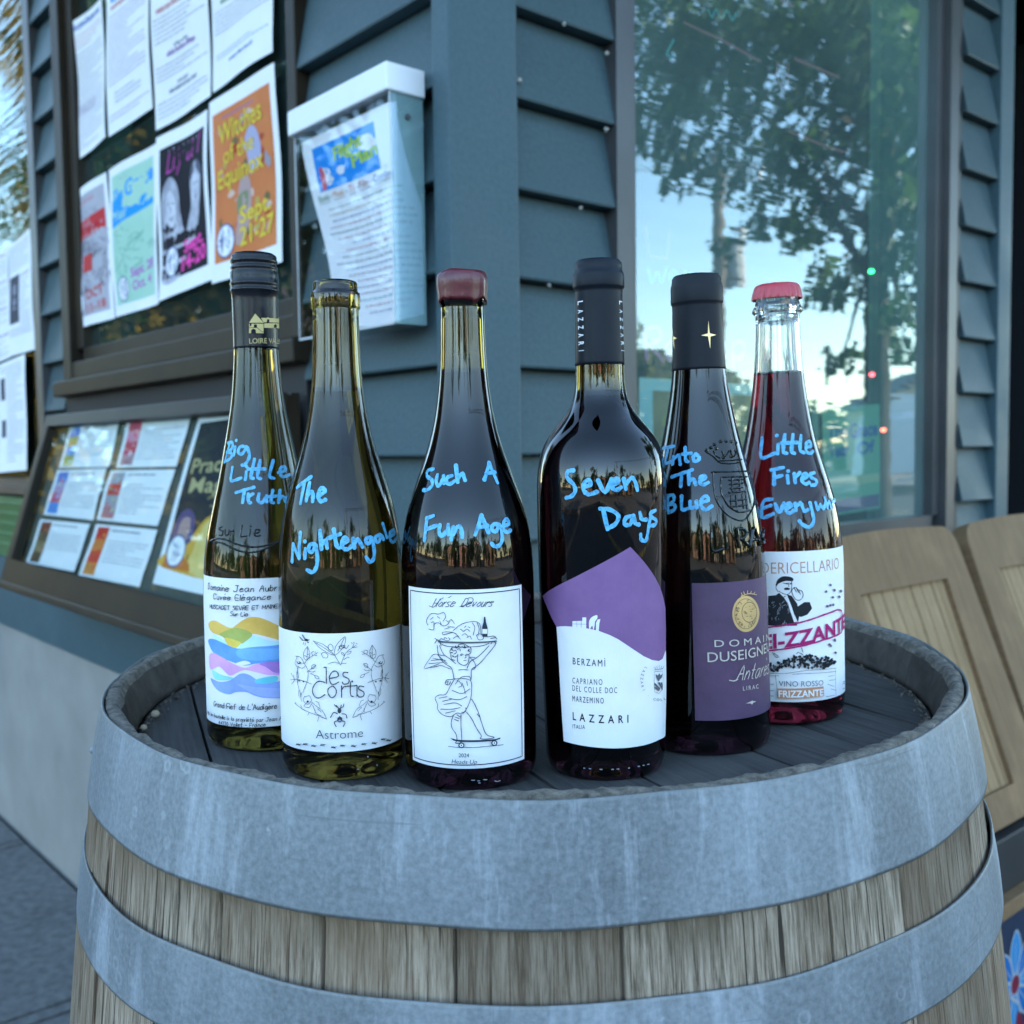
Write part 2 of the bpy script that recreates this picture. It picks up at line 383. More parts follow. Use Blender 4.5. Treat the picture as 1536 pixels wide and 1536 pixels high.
GL = {'a': '57 27 05 13 33 56|57 54 63', 'b': '0a 03|06 27 46 45 33 13 04', 'c': '57 37 15 03 33 54', 'd': '5a 53|56 37 16 04 13 33 54',
 'e': '05 56 37 17 04 13 33 54', 'f': '5a 3a 29 23|07 47', 'g': '57 27 15 14 33 56|57 52 40 10', 'h': '0a 03|05 27 46 43', 'i': '07 03|09 0a',
 'l': '0a 03', 'm': '07 03|05 27 36 33|36 57 66 63', 'n': '07 03|05 27 46 43', 'o': '37 15 14 33 54 56 37', 'p': '07 00|06 27 46 44 33 04',
 'r': '07 03|05 27 37', 's': '47 17 06 44 33 03', 't': '2a 24 33 43|07 47', 'u': '07 04 13 33 46|47 43', 'v': '07 23 47', 'w': '07 13 36 53 67',
 'y': '07 24|57 20', 'D': '0a 03|0a 3a 58 55 33 03', 'J': '5a 54 33 13 04|2a 7a', 'A': '03 3a 63|16 56', 'C': '69 4a 1a 06 13 43 64',
 'E': '5a 0a 03 53|06 46', 'M': '03 0a 35 6a 63', 'U': '0a 04 13 43 54 5a', 'S': '5a 2a 08 37 55 33 03', 'T': '0a 6a|3a 33', 'V': '0a 33 6a',
 'R': '03 0a 4a 58 06|26 53', 'I': '0a 03', 'N': '03 0a 53 5a', 'L': '0a 03 53', 'F': '5a 0a 03|06 46', 'G': '69 3a 06 13 43 66 36',
 '4': '4a 06 56|4a 43', '3': '0a 4a 27 45 33 03', '0': '2a 06 23 46 2a', '-': '06 46', "'": '1b 19', 'H': '0a 03|6a 63|06 66', '.': '03 04'}
ACC = {'é': ('e', '2a 3b'), 'è': ('e', '1b 2a'), 'à': ('a', '1b 2a')}
YK = '0123456789abc'
def hand_text(s):
    """stroke lettering: list of polylines, height 1 = capital, and its width"""
    x = 0; out = []
    for ch in s:
        if ch == ' ': x += 0.6; continue
        base, extra = ACC.get(ch, (ch, None)); g = GL[base] + ('|' + extra if extra else ''); mx = 0
        for st in g.split('|'):
            pl = [(int(p[0]) / 9, (YK.index(p[1]) - 3) / 7) for p in st.split()]
            mx = max(mx, max(p[0] for p in pl)); out.append([(x + p[0], p[1]) for p in pl])
        x += mx + 0.22
    return out, x - 0.22

class PlaneSurf:
    def __init__(s, P0, du, dv, n): s.P0, s.du, s.dv, s.n = Vector(P0), du, dv, n
    def hit(s, x, y):
        r = ray(x, y); t = (s.P0 - EYE).dot(s.n) / r.dot(s.n); P = EYE + r * t - s.P0
        return np.array((P.dot(s.du), P.dot(s.dv)))
    def pos(s, u, v, e=0): return s.P0 + s.du * u + s.dv * v + s.n * e
    def nor(s, u, v): return s.n
    def metric(s, v): return 1.0
    curved = False
class SheetSurf:
    """a sheet of paper: u, v in 0..1 from the top left corner, gently waved"""
    curved = True
    def __init__(s, base, quad, wave=0.0, seed=0, lift=0.0):
        s.b = base; s.q = [np.array(base.hit(*p)) for p in quad]; s.w = wave; s.sd = seed; s.lift = lift
        s.wd = np.linalg.norm(s.q[1] - s.q[0]); s.ht = np.linalg.norm(s.q[3] - s.q[0])
    def pos(s, u, v, e=0):
        a = s.q[0] * (1 - u) * (1 - v) + s.q[1] * u * (1 - v) + s.q[2] * u * v + s.q[3] * (1 - u) * v
        k = s.sd
        wv = s.w * (math.sin(u * 6.0 + k) * 0.5 + math.sin(u * 3.1 + v * 2.2 + k * 2.3) + 0.5 * math.sin(v * 7 + k * 1.7)) + s.w * 1.6
        cl = s.lift * ((abs(u - 0.5) * 2) ** 3 * v ** 2)
        return s.b.pos(a[0], a[1], e + max(wv, 0.0) + cl + 0.0008)
    def nor(s, u, v): return s.b.n
class RevSurf:
    curved = True
    def __init__(s, Mx, zs, rs):
        s.M = Mx; s.Mi = Mx.inverted(); s.zs = np.array(zs); s.rs = np.array(rs)
        c = s.Mi @ EYE; s.a0 = math.atan2(c.y, c.x); s.rmax = s.rs.max()
    def r(s, z): return float(np.interp(z, s.zs, s.rs))
    def hit(s, x, y):
        o = s.Mi @ EYE; d = s.Mi.to_3x3() @ ray(x, y)
        a = d.x * d.x + d.y * d.y; b = o.x * d.x + o.y * d.y; tc = -b / a
        half = s.rmax * 1.2 / math.sqrt(a); f = lambda t: math.hypot(o.x + d.x * t, o.y + d.y * t) - s.r(o.z + d.z * t)
        prev = tc - half; got = None; K = 160; best = (1e9, tc)
        for i in range(1, K + 1):
            t = tc - half + 1.15 * half * i / K; v = f(t)
            if v < best[0]: best = (v, t)
            if v <= 0: got = (prev, t); break
            prev = t
        if got is None: t = best[1]
        else:
            lo, hi = got
            for _ in range(30):
                mid = (lo + hi) / 2
                if f(mid) <= 0: hi = mid
                else: lo = mid
            t = hi
        p = o + d * t; an = math.atan2(p.y, p.x) - s.a0
        an = (an + PI) % (2 * PI) - PI
        return np.array((an, p.z))
    def pos(s, u, v, e=0):
        r = s.r(v) + e; a = s.a0 + u; return s.M @ Vector((r * math.cos(a), r * math.sin(a), v))
    def nor(s, u, v):
        dr = (s.r(v + 0.002) - s.r(v - 0.002)) / 0.004; a = s.a0 + u
        return (s.M.to_3x3() @ Vector((math.cos(a), math.sin(a), -dr))).normalized()

class Art:
    """ink of several colours on one surface; crop=(ox, oy, scale) gives the zoom the drawing coordinates come from"""
    def __init__(s, surf, crop=None, uv=False, eps=0.00026, step=None):
        s.sf = surf; s.crop = crop; s.uvmode = uv; s.e = eps; s.k = 0; s.mb = MB(); s.inc = 0.000012
    def px(s, p): return (s.crop[0] + p[0] / s.crop[2], s.crop[1] + p[1] / s.crop[2]) if s.crop else p
    def uv(s, p): return np.array(p, float) if s.uvmode else s.sf.hit(*s.px(p))
    def nexte(s): s.k += 1; return s.e + s.inc * s.k
    def stroke(s, pts, wdt, m, sm=True, closed=False, n=4, rise=0.0, uvin=None):
        uv = [np.array(q, float) for q in uvin] if uvin is not None else [s.uv(p) for p in pts]
        if sm: uv = smooth_line(uv, n, closed)
        if closed: uv = list(uv) + [uv[0]]
        if s.sf.curved:
            lim = 0.04 if s.uvmode else 0.05; zlim = 9 if s.uvmode else 0.004; o_ = [uv[0]]
            for a_, b_ in zip(uv[:-1], uv[1:]):
                k_ = max(1, int(math.ceil(max(abs(b_[0] - a_[0]) / lim, abs(b_[1] - a_[1]) / (lim if s.uvmode else zlim)))))
                o_ += [a_ + (b_ - a_) * (i_ / k_) for i_ in range(1, k_ + 1)]
            uv = o_
        e = s.nexte(); P = [s.sf.pos(q[0], q[1], e) for q in uv]; Nn = [s.sf.nor(q[0], q[1]) for q in uv]
        if len(P) < 2: return
        vs = []; fs = []; nP = len(P)
        T = [(P[min(i + 1, nP - 1)] - P[max(i - 1, 0)]) for i in range(nP)]
        T = [t.normalized() if t.length > 1e-9 else Vector((1, 0, 0)) for t in T]
        if not closed:      # round ends
            P = [P[0] - T[0] * wdt * 0.42, P[0] - T[0] * wdt * 0.2] + P + [P[-1] + T[-1] * wdt * 0.2, P[-1] + T[-1] * wdt * 0.42]
            Nn = [Nn[0]] * 2 + Nn + [Nn[-1]] * 2; T = [T[0]] * 2 + T + [T[-1]] * 2
            kk = random.uniform(0, 9); W = [0.45, 0.85] + [1 + .13 * math.sin(kk + 1.3 * i_) + .07 * math.sin(3.1 * i_ + kk) for i_ in range(nP)] + [0.85, 0.45]
        else: W = [1] * nP
        for p, t, nn, ww in zip(P, T, Nn, W):
            sd = nn.cross(t); sd = sd.normalized() * wdt * 0.5 * ww if sd.length > 1e-9 else Vector((0, 0, 0))
            if rise: vs += [p - sd, p - sd * 0.5 + nn * rise * 0.8 * ww, p + nn * rise * ww, p + sd * 0.5 + nn * rise * 0.8 * ww, p + sd]
            else: vs += [p - sd, p + sd]
        c = 5 if rise else 2
        for i in range(len(P) - 1):
            for j in range(c - 1): fs.append((i * c + j, i * c + j + 1, (i + 1) * c + j + 1, (i + 1) * c + j))
        s.mb.add(vs, fs, m)
    def tris(s, v2, faces, m, step):
        e = s.nexte()
        if s.sf.curved and step:
            bm = bmesh.new(); bv = [bm.verts.new((p[0], p[1], 0)) for p in v2]
            for f in faces:
                try: bm.faces.new([bv[i] for i in f])
                except ValueError: pass
            a, b = min(p[0] for p in v2), max(p[0] for p in v2)
            x = a + step
            while x < b:
                g = bm.verts[:] + bm.edges[:] + bm.faces[:]
                bmesh.ops.bisect_plane(bm, geom=g, plane_co=(x, 0, 0), plane_no=(1, 0, 0), dist=1e-7); x += step
            if s.uvmode:
                a, b = min(p[1] for p in v2), max(p[1] for p in v2); y = a + step
                while y < b:
                    g = bm.verts[:] + bm.edges[:] + bm.faces[:]
                    bmesh.ops.bisect_plane(bm, geom=g, plane_co=(0, y, 0), plane_no=(0, 1, 0), dist=1e-7); y += step
            bm.verts.ensure_lookup_table(); bm.verts.index_update()
            v2 = [(q.co.x, q.co.y) for q in bm.verts]; faces = [[q.index for q in f.verts] for f in bm.faces]; bm.free()
        s.mb.add([s.sf.pos(p[0], p[1], e) for p in v2], faces, m)
    def step(s): return 0.09 if s.uvmode else (0.045 if s.sf.curved else 0)
    def fill(s, pts, m, sm=False, uvin=None, n=4):
        uv = uvin if uvin is not None else [s.uv(p) for p in pts]
        if sm: uv = smooth_line(uv, n, True)
        t = tessellate_polygon([[Vector((p[0], p[1], 0)) for p in uv]])
        s.tris([tuple(p[:2]) for p in uv], [tuple(x) for x in t], m, s.step())
    def blob(s, c, rx, ry, m, n=14, jit=0.0):
        pts = []
        for i in range(n):
            k = 1 + jit * (random.random() - 0.5); pts.append((c[0] + rx * k * math.cos(2 * PI * i / n), c[1] + ry * k * math.sin(2 * PI * i / n)))
        s.fill(pts, m)
    def frame(s, a, b, h):
        """map lettering space (x 0..1, y in capitals) onto the surface between points a, b with capital height h"""
        A, B = s.uv(a), s.uv(b)
        if s.uvmode:
            d = B - A; up = np.array((0, -h)) 
            return lambda x, y: A + d * x + up * y
        if isinstance(s.sf, RevSurf):
            dist = (s.sf.pos(*A) - EYE).dot(cF); hm = h / (s.crop[2] if s.crop else 1) * dist / FPX
            return lambda x, y: A + (B - A) * x + np.array((0, hm)) * y
        dist = (s.sf.pos(*A) - EYE).dot(cF); hm = h / (s.crop[2] if s.crop else 1) * dist / FPX
        return lambda x, y: A + (B - A) * x + np.array((0, hm)) * y
    def text(s, t, a, b, h, m, shear=0.0, bold=0.0, space=1.0, skew=None):
        v, f, wd = text_mesh(t, shear, bold, space); fr = s.frame(a, b, h)
        v2 = [tuple(fr(p[0] / wd, p[1] / CAPH)) for p in v]
        s.tris(v2, f, m, s.step() * 0.8)
    def script(s, t, a, b, h, wdt, m, slant=0.0, wob=0.0):
        pl, wd = hand_text(t); fr = s.frame(a, b, h)
        for line in pl:
            s.stroke(None, wdt, m, uvin=[fr((p[0] + slant * p[1]) / wd + random.uniform(-wob, wob) / wd, p[1] + random.uniform(-wob, wob)) for p in line], n=3)
    def many(s, txt, wdt, m, sm=True, rise=0.0):
        for st in txt.strip().split('|'):
            pts = [tuple(float(q) for q in p.split(',')) for p in st.split()]
            if len(pts) == 1: s.dot(pts[0], wdt, m, rise)
            else: s.stroke(pts, wdt, m, sm, rise=rise)
    def dot(s, p, wdt, m, rise=0.0):
        q = s.uv(p); d = 0.0005
        c = s.sf.pos(q[0], q[1], s.nexte()); nn = s.sf.nor(q[0], q[1]); a = nn.orthogonal().normalized(); b = nn.cross(a)
        vs = [c + nn * rise] + [c + (a * math.cos(k * PI / 5) + b * math.sin(k * PI / 5)) * wdt * 0.55 for k in range(10)]
        s.mb.add(vs, [(0, 1 + k, 1 + (k + 1) % 10) for k in range(10)], m)
    def build(s, name, parent): return s.mb.build(name, parent, recalc=False)
BLK = ink((0.012, 0.013, 0.018)); GREY = ink((0.12, 0.12, 0.14)); LGREY = ink((0.32, 0.33, 0.36)); WHITEI = ink((0.78, 0.78, 0.78))

# ================================================================== SETTING
def pq(p, q, z=0): return CORNER + LD * p + RD * q + UP * z
def reflw(side, x, y, dist, o=-0.03):
    s_, z_ = hitw(side, x, y, o); d, n = wall(side); P = wp(side, s_, z_, o); r = ray(x, y).normalized(); r = r - n * 2 * r.dot(n)
    return P + r * dist
# road to the horizon
mb = MB(); q = 900
mb.add([(-q, -q, -0.12), (q, -q, -0.12), (q, q, -0.12), (-q, q, -0.12)], [(0, 1, 2, 3)], ASPHALT)
tag(mb.build('road', recalc=False), kind='structure')
mb = MB()
LINE = noisy('yellow road paint', (0.55, 0.36, 0.05), (0.65, 0.45, 0.08), 9, 0.8, 0.1)
for k in range(-14, 15):
    for o_ in (0, 0.22):
        a = [pq(-8.6 - o_, k * 6, -0.116), pq(-8.6 - o_, k * 6 + 5.4, -0.116), pq(-8.5 - o_, k * 6 + 5.4, -0.116), pq(-8.5 - o_, k * 6, -0.116)]
        mb.add(a, [(0, 1, 2, 3)], LINE)
tag(mb.build('road_markings', recalc=False), kind='structure')
# pavement: cast slabs with open joints over a dark bed, kerb edge
mb = MB(); KE = -4.6
BED = mat('joint dirt', (0.03, 0.03, 0.028), 0.95)
mb.hexa([pq(KE + 0.16, KE + 0.16, -0.3), pq(30, KE + 0.16, -0.3), pq(30, 30, -0.3), pq(KE + 0.16, 30, -0.3),
         pq(KE + 0.16, KE + 0.16, -0.014), pq(30, KE + 0.16, -0.014), pq(30, 30, -0.014), pq(KE + 0.16, 30, -0.014)], BED)
tag(mb.build('pavement_bed'), kind='structure')
mb = MB()
def slab(p0, p1, q0, q1, g=0.006):
    p0 += g; p1 -= g; q0 += g; q1 -= g
    if p1 - p0 < 0.02 or q1 - q0 < 0.02: return
    mb.hexa([pq(p0, q0, -0.012), pq(p1, q0, -0.012), pq(p1, q1, -0.012), pq(p0, q1, -0.012), pq(p0, q0, 0), pq(p1, q0, 0), pq(p1, q1, 0), pq(p0, q1, 0)], GROUND)
ps = [KE + 0.16, -4.18, -3.12, -2.06, -1.0]; x = 0.06
while x < 12: ps += [x, ]; x += 1.06
qs = [KE + 0.16, -3.4, -2.3, -1.2, -0.006]
pcut = []
for a in ps: pcut.append(a)
for i in range(len(pcut) - 1):
    a, b = pcut[i], pcut[i + 1]
    for j in range(len(qs) - 1):
        slab(a, b - 0.045, qs[j], qs[j + 1]); slab(b - 0.045, b, qs[j], qs[j + 1])
qq = [0.0 + 1.06 * k for k in range(0, 12)]
pp = [KE + 0.16, -3.4, -2.3, -1.2, -0.006]
for i in range(len(qq) - 1):
    for j in range(4): slab(pp[j], pp[j + 1], qq[i], qq[i + 1])
tag(mb.build('pavement', bevel=0.004), kind='structure')
mb = MB()
mb.hexa([pq(KE, KE, -0.3), pq(KE + 0.15, KE, -0.3), pq(KE + 0.15, 30, -0.3), pq(KE, 30, -0.3), pq(KE, KE, 0.002), pq(KE + 0.15, KE, 0.002), pq(KE + 0.15, 30, 0.002), pq(KE, 30, 0.002)], CONC)
mb.hexa([pq(KE + 0.15, KE, -0.3), pq(30, KE, -0.3), pq(30, KE + 0.15, -0.3), pq(KE + 0.15, KE + 0.15, -0.3), pq(KE + 0.15, KE, 0.002), pq(30, KE, 0.002), pq(30, KE + 0.15, 0.002), pq(KE + 0.15, KE + 0.15, 0.002)], CONC)
tag(mb.build('kerb'), kind='structure')
mb = MB(); FARP = noisy('far pavement concrete', (0.17, 0.155, 0.135), (0.23, 0.21, 0.18), 1, 0.9, 0)
mb.hexa([pq(-60, -60, -0.3), pq(-13, -60, -0.3), pq(-13, 60, -0.3), pq(-60, 60, -0.3), pq(-60, -60, 0), pq(-13, -60, 0), pq(-13, 60, 0), pq(-60, 60, 0)], FARP)
mb.hexa([pq(-12.99, -60, -0.3), pq(60, -60, -0.3), pq(60, -13, -0.3), pq(-12.99, -13, -0.3), pq(-12.99, -60, 0), pq(60, -60, 0), pq(60, -13, 0), pq(-12.99, -13, 0)], FARP)
tag(mb.build('far_pavement'), kind='structure')

# ------------------------------------------------------------------ the shop
shop = empty('shop_building', (0, 0, 0), 'teal grey clapboard corner shop with large windows on both sides and a concrete base', 'building')
mb = MB(); CT = 0.645; ZT = 5.8
WL = (0.42, 1.63); WB = (1.87, 3.4); WR = (0.34, 1.455)
def core(side, s0, s1, z0, z1):
    mb.wbox(side, s0, s1, z0, z1, -0.19, -0.056, INTER); mb.wbox(side, s0, s1, z0, z1, -0.0555, -0.043, BLACKVOID)  # black sheet behind the boards stands in for shade in the lap gaps
core('L', 0.058, WL[0], CT, ZT); core('L', WL[1], WB[0], CT, ZT); core('L', WB[1], 9, CT, ZT)
core('L', *WL, CT, 1.36); core('L', *WL, 3.0, ZT); core('L', *WB, CT, 1.06); core('L', *WB, 3.0, ZT)
core('R', 0.19, WR[0], CT, ZT); core('R', WR[1], 1.73, CT, ZT); core('R', *WR, CT, 0.97); core('R', *WR, 3.0, ZT)
core('R', 3.0, 9, CT, ZT); core('R', 1.73, 3.0, 2.6, ZT)
mb.build('wall', shop)
mb = MB()
mb.wbox('L', 0.003, 9, -0.3, CT, -0.19, -0.003, CONC); mb.wbox('R', 0.19, 1.73, -0.3, CT, -0.19, -0.003, CONC); mb.wbox('R', 3.0, 9, -0.3, CT, -0.19, -0.003, CONC)
mb.build('foundation', shop)
mb = MB()   # back walls, roof, floor
mb.hexa([pq(9, 0.19, -.3), pq(9.2, 0.19, -.3), pq(9.2, 9.2, -.3), pq(9, 9.2, -.3), pq(9, 0.19, ZT), pq(9.2, 0.19, ZT), pq(9.2, 9.2, ZT), pq(9, 9.2, ZT)], INTER)
mb.hexa([pq(0.19, 9, -.3), pq(9, 9, -.3), pq(9, 9.2, -.3), pq(0.19, 9.2, -.3), pq(0.19, 9, ZT), pq(9, 9, ZT), pq(9, 9.2, ZT), pq(0.19, 9.2, ZT)], INTER)
mb.build('back_wall', shop)
mb = MB(); ROOF = noisy('roof felt', (0.05, 0.05, 0.05), (0.08, 0.08, 0.08), 3, 0.9, 0.1)
mb.hexa([pq(-0.1, -0.1, ZT), pq(9.3, -0.1, ZT), pq(9.3, 9.3, ZT), pq(-0.1, 9.3, ZT), pq(-0.1, -0.1, ZT + .3), pq(9.3, -0.1, ZT + .3), pq(9.3, 9.3, ZT + .3), pq(-0.1, 9.3, ZT + .3)], ROOF)
mb.build('roof', shop)
mb = MB(); mb.hexa([pq(.2, .2, .2), pq(9, .2, .2), pq(9, 9, .2), pq(.2, 9, .2), pq(.2, .2, .3), pq(9, .2, .3), pq(9, 9, .3), pq(.2, 9, .3)], mat('shop floor', (0.10, 0.085, 0.06), 0.5))
mb.build('floor', shop)
# lap siding, each course a wedge with its butt edge standing proud
LAP = 0.1285; Z0L = 1.288
def siding(mb, side, s0, s1, z0, z1):
    k = math.floor((z0 - Z0L) / LAP)
    while True:
        zb = Z0L + k * LAP; zt = zb + LAP
        k += 1
        if zt <= z0 + 0.004: continue
        if zb >= z1: break
        a = max(zb, z0); b = min(zt - 0.002, z1)
        off = lambda z: -0.001 - 0.0245 * (z - zb) / LAP
        jz = [random.uniform(-.0006, .0006) for _ in range(4)]
        f0, f1, g0, g1 = wp(side, s0, a + jz[0], off(a)), wp(side, s1, a + jz[1], off(a)), wp(side, s0, b, off(b)), wp(side, s1, b, off(b))
        h0, h1, i0, i1 = wp(side, s0, a + jz[0], -0.042), wp(side, s1, a + jz[1], -0.042), wp(side, s0, b, -0.042), wp(side, s1, b, -0.042)
        u0, u1 = s0 + k * .37, s1 + k * .37
        e0, e1 = wp(side, s0, a + jz[0] + .003, off(a) + .0012), wp(side, s1, a + jz[1] + .003, off(a) + .0012)
        mb.add([e0, e1, g1, g0], [(0, 1, 2, 3)], SIDING, [(u0, a), (u1, a), (u1, b), (u0, b)])
        mb.add([f0, f1, e1, e0], [(0, 1, 2, 3)], SIDING, [(u0, a - .01), (u1, a - .01), (u1, a), (u0, a)])
        mb.add([h0, h1, f1, f0], [(0, 1, 2, 3)], SIDING, [(u0, 0), (u1, 0), (u1, .03), (u0, .03)])
        mb.add([h0, f0, e0, g0, i0], [(0, 1, 2, 3, 4)], SIDING, [(0, 0), (.01, 0), (.01, .01), (0, .1), (0, .1)])
        mb.add([h1, f1, e1, g1, i1], [(0, 1, 2, 3, 4)], SIDING, [(0, 0), (.01, 0), (.01, .01), (0, .1), (0, .1)])
mb = MB()
siding(mb, 'L', 0.0342, 0.413, 0.86, ZT); siding(mb, 'L', 1.662, 1.834, 0.86, ZT); siding(mb, 'L', 3.46, 9, 0.86, ZT)
siding(mb, 'L', 0.413, 1.662, 3.06, ZT)
siding(mb, 'R', 0.1187, 0.326, CT, ZT); siding(mb, 'R', 1.50, 1.664, CT, ZT); siding(mb, 'R', 0.326, 1.50, CT, 0.945); siding(mb, 'R', 0.326, 1.5, 3.06, ZT)
siding(mb, 'R', 3.06, 9, CT, ZT)
mb.build('siding', shop, recalc=False)
WEB = noisy('grey cobweb', (.30, .30, .27), (.45, .44, .40), 300, .95, .6)
for x_, y_, r_ in ((779, 121, .0042), (846, 36, .0034), (910, 80, .0040), (909, 194, .0044), (871, 312, .003), (824, 428, .003), (690, 259, .002)):
    s_, z_ = hitw('R', x_, y_, 0.001); bm = bmesh.new(); bmesh.ops.create_icosphere(bm, subdivisions=2, radius=r_)
    for v in bm.verts: v.co *= random.uniform(.5, 1.15)
    me = bpy.data.meshes.new('cobweb_tuft'); bm.to_mesh(me); bm.free(); me.materials.append(WEB); me.transform(Matrix.Translation(wp('R', s_, z_, 0.001))); link(bpy.data.objects.new('cobweb_tuft', me), shop)
mb = MB()
mb.wbox('R', -0.005, 0.1185, CT - .06, ZT, -0.034, 0.005, TRIM); mb.build('corner_post', shop, bevel=0.0025)
mb = MB(); mb.wbox('L', 0.0365, 9, CT - 0.002, 0.858, -0.03, 0.004, TRIM); mb.build('apron_board', shop, bevel=0.003)
mb = MB(); mb.wbox('R', 1.666, 1.735, 0.0, ZT, -0.042, 0.004, TRIM); mb.build('door_casing', shop, bevel=0.003)
mb = MB(); mb.wbox('L', 1.83, 1.862, 0.86, 3.06, -0.042, 0.003, GREYFRAME); mb.build('window_casing', shop, bevel=0.002)
# dark recessed doorway on the right
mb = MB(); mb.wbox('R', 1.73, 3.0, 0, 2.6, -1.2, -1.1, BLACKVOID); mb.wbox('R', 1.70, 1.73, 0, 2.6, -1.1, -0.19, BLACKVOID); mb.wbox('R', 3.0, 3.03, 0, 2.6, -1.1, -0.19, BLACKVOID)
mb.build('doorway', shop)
def window(side, s0, s1, z0, z1, fm, pane, st, rails, bottom, name='window', mullions=()):
    """frame of two stepped profiles around a recessed pane"""
    mb = MB(); a, b = st
    for (x0, x1) in ((s0 - a, s0), (s1, s1 + b)):
        outer = (x0, x0 + (x1 - x0) * .55) if x0 < s0 else (x1 - (x1 - x0) * .55, x1); inner = (outer[1], x1) if x0 < s0 else (x0, outer[0])
        mb.wbox(side, outer[0], outer[1], z0 - bottom, z1 + rails, -0.055, 0.003, fm); mb.wbox(side, inner[0], inner[1], z0, z1, -0.055, -0.014, fm)
    mb.wbox(side, s0 - a * .45, s1 + b * .45, z0 - bottom, z0 - bottom * .45, -0.055, 0.001, fm); mb.wbox(side, s0, s1, z0 - bottom * .45, z0, -0.055, -0.015, fm)
    mb.wbox(side, s0 - a * .45, s1 + b * .45, z1, z1 + rails, -0.055, 0.001, fm)
    for x in mullions: mb.wbox(side, x - .02, x + .02, z0, z1, -0.05, 0.004, fm)
    fr = mb.build(name, shop, bevel=0.0025)
    mb = MB(); g = -0.036
    mb.add([wp(side, s0 - .004, z0 - .004, g), wp(side, s1 + .004, z0 - .004, g), wp(side, s1 + .004, z1 + .004, g), wp(side, s0 - .004, z1 + .004, g)], [(0, 1, 2, 3)], pane)
    mb.build('pane', fr, recalc=False); return fr
window('R', 0.388, 1.385, 1.005, 2.95, GREYFRAME, PANE, (0.062, 0.068), 0.06, 0.06)
window('L', 0.468, 1.545, 1.437, 2.95, BRONZE, PANEA, (0.054, 0.105), 0.06, 0.075)
window('L', 1.90, 3.4, 1.10, 2.95, GREYFRAME, PANEW, (0.04, 0.06), 0.06, 0.045)
mb = MB(); mb.wbox('R', 1.455, 1.498, 0.945, 3.05, -0.05, -0.012, mat('black gap strip', (0.02, 0.02, 0.022), 0.5)); mb.build('gap_strip', shop)  # black strip filling the gap between window frame and siding
mb = MB(); mb.wbox('L', 0.405, 1.668, 1.318, 1.358, -0.03, 0.026, BRONZE); mb.build('window_ledge', shop, bevel=0.004)
mb = MB(); mb.wbox('L', 0.414, 1.66, 0.86, 1.3178, -0.042, -0.004, mat('case backing', (0.010, 0.011, 0.013), 0.6)); mb.build('wall_panel', shop)
GREENP = noisy('green painted panel', (0.012, 0.09, 0.03), (0.02, 0.14, 0.05), 4, 0.35, 0.1)
mb = MB(); mb.wbox('L', 1.87, 3.4, 0.86, 1.045, -0.042, 0.0, GREENP)
for k in range(1, 6): mb.wbox('L', 1.88, 3.39, 0.86 + k * .032, 0.872 + k * .032, 0.0, 0.006, GREENP)
mb.build('lower_panel', shop, bevel=0.002)
# flat timber canopy over the pavement on both sides of the corner
SOFF = dark_wood('stained soffit boards', (0.10, 0.055, 0.028), (0.17, 0.10, 0.05), (60, 4, 1)); CD = 0.95; mb = MB()
for k in range(12):
    a_, b_ = -CD + k * CD / 12 + .004, -CD + (k + 1) * CD / 12 - .004
    mb.hexa([pq(a_, a_, 3.02), pq(b_, b_, 3.02), pq(b_, 9, 3.02), pq(a_, 9, 3.02), pq(a_, a_, 3.045), pq(b_, b_, 3.045), pq(b_, 9, 3.045), pq(a_, 9, 3.045)], SOFF)
    mb.hexa([pq(a_, a_, 3.02), pq(1.75, a_, 3.02), pq(1.75, b_, 3.02), pq(b_, b_, 3.02), pq(a_, a_, 3.045), pq(1.75, a_, 3.045), pq(1.75, b_, 3.045), pq(b_, b_, 3.045)], SOFF)
mb.build('soffit', shop)
mb = MB()
mb.hexa([pq(-CD, -CD, 2.94), pq(-CD + .03, -CD + .03, 2.94), pq(-CD + .03, 9, 2.94), pq(-CD, 9, 2.94), pq(-CD, -CD, 3.25), pq(-CD + .03, -CD + .03, 3.25), pq(-CD + .03, 9, 3.25), pq(-CD, 9, 3.25)], TRIM)
mb.hexa([pq(-CD, -CD, 2.94), pq(1.75, -CD, 2.94), pq(1.75, -CD + .03, 2.94), pq(-CD + .03, -CD + .03, 2.94), pq(-CD, -CD, 3.25), pq(1.75, -CD, 3.25), pq(1.75, -CD + .03, 3.25), pq(-CD + .03, -CD + .03, 3.25)], TRIM)
mb.build('fascia', shop)
mb = MB(); mb.hexa([pq(-CD + .03, -CD + .03, 3.20), pq(1.75, -CD + .03, 3.20), pq(1.75, -.03, 3.20), pq(-.03, -.03, 3.20), pq(-CD + .03, -CD + .03, 3.245), pq(1.75, -CD + .03, 3.245), pq(1.75, -.03, 3.245), pq(-.03, -.03, 3.245)], ROOF)
mb.hexa([pq(-CD + .03, -CD + .03, 3.20), pq(-.03, -.03, 3.20), pq(-.03, 9, 3.20), pq(-CD + .03, 9, 3.20), pq(-CD + .03, -CD + .03, 3.245), pq(-.03, -.03, 3.245), pq(-.03, 9, 3.245), pq(-CD + .03, 9, 3.245)], ROOF)
mb.build('canopy_roof', shop)
rebase(shop, CORNER)
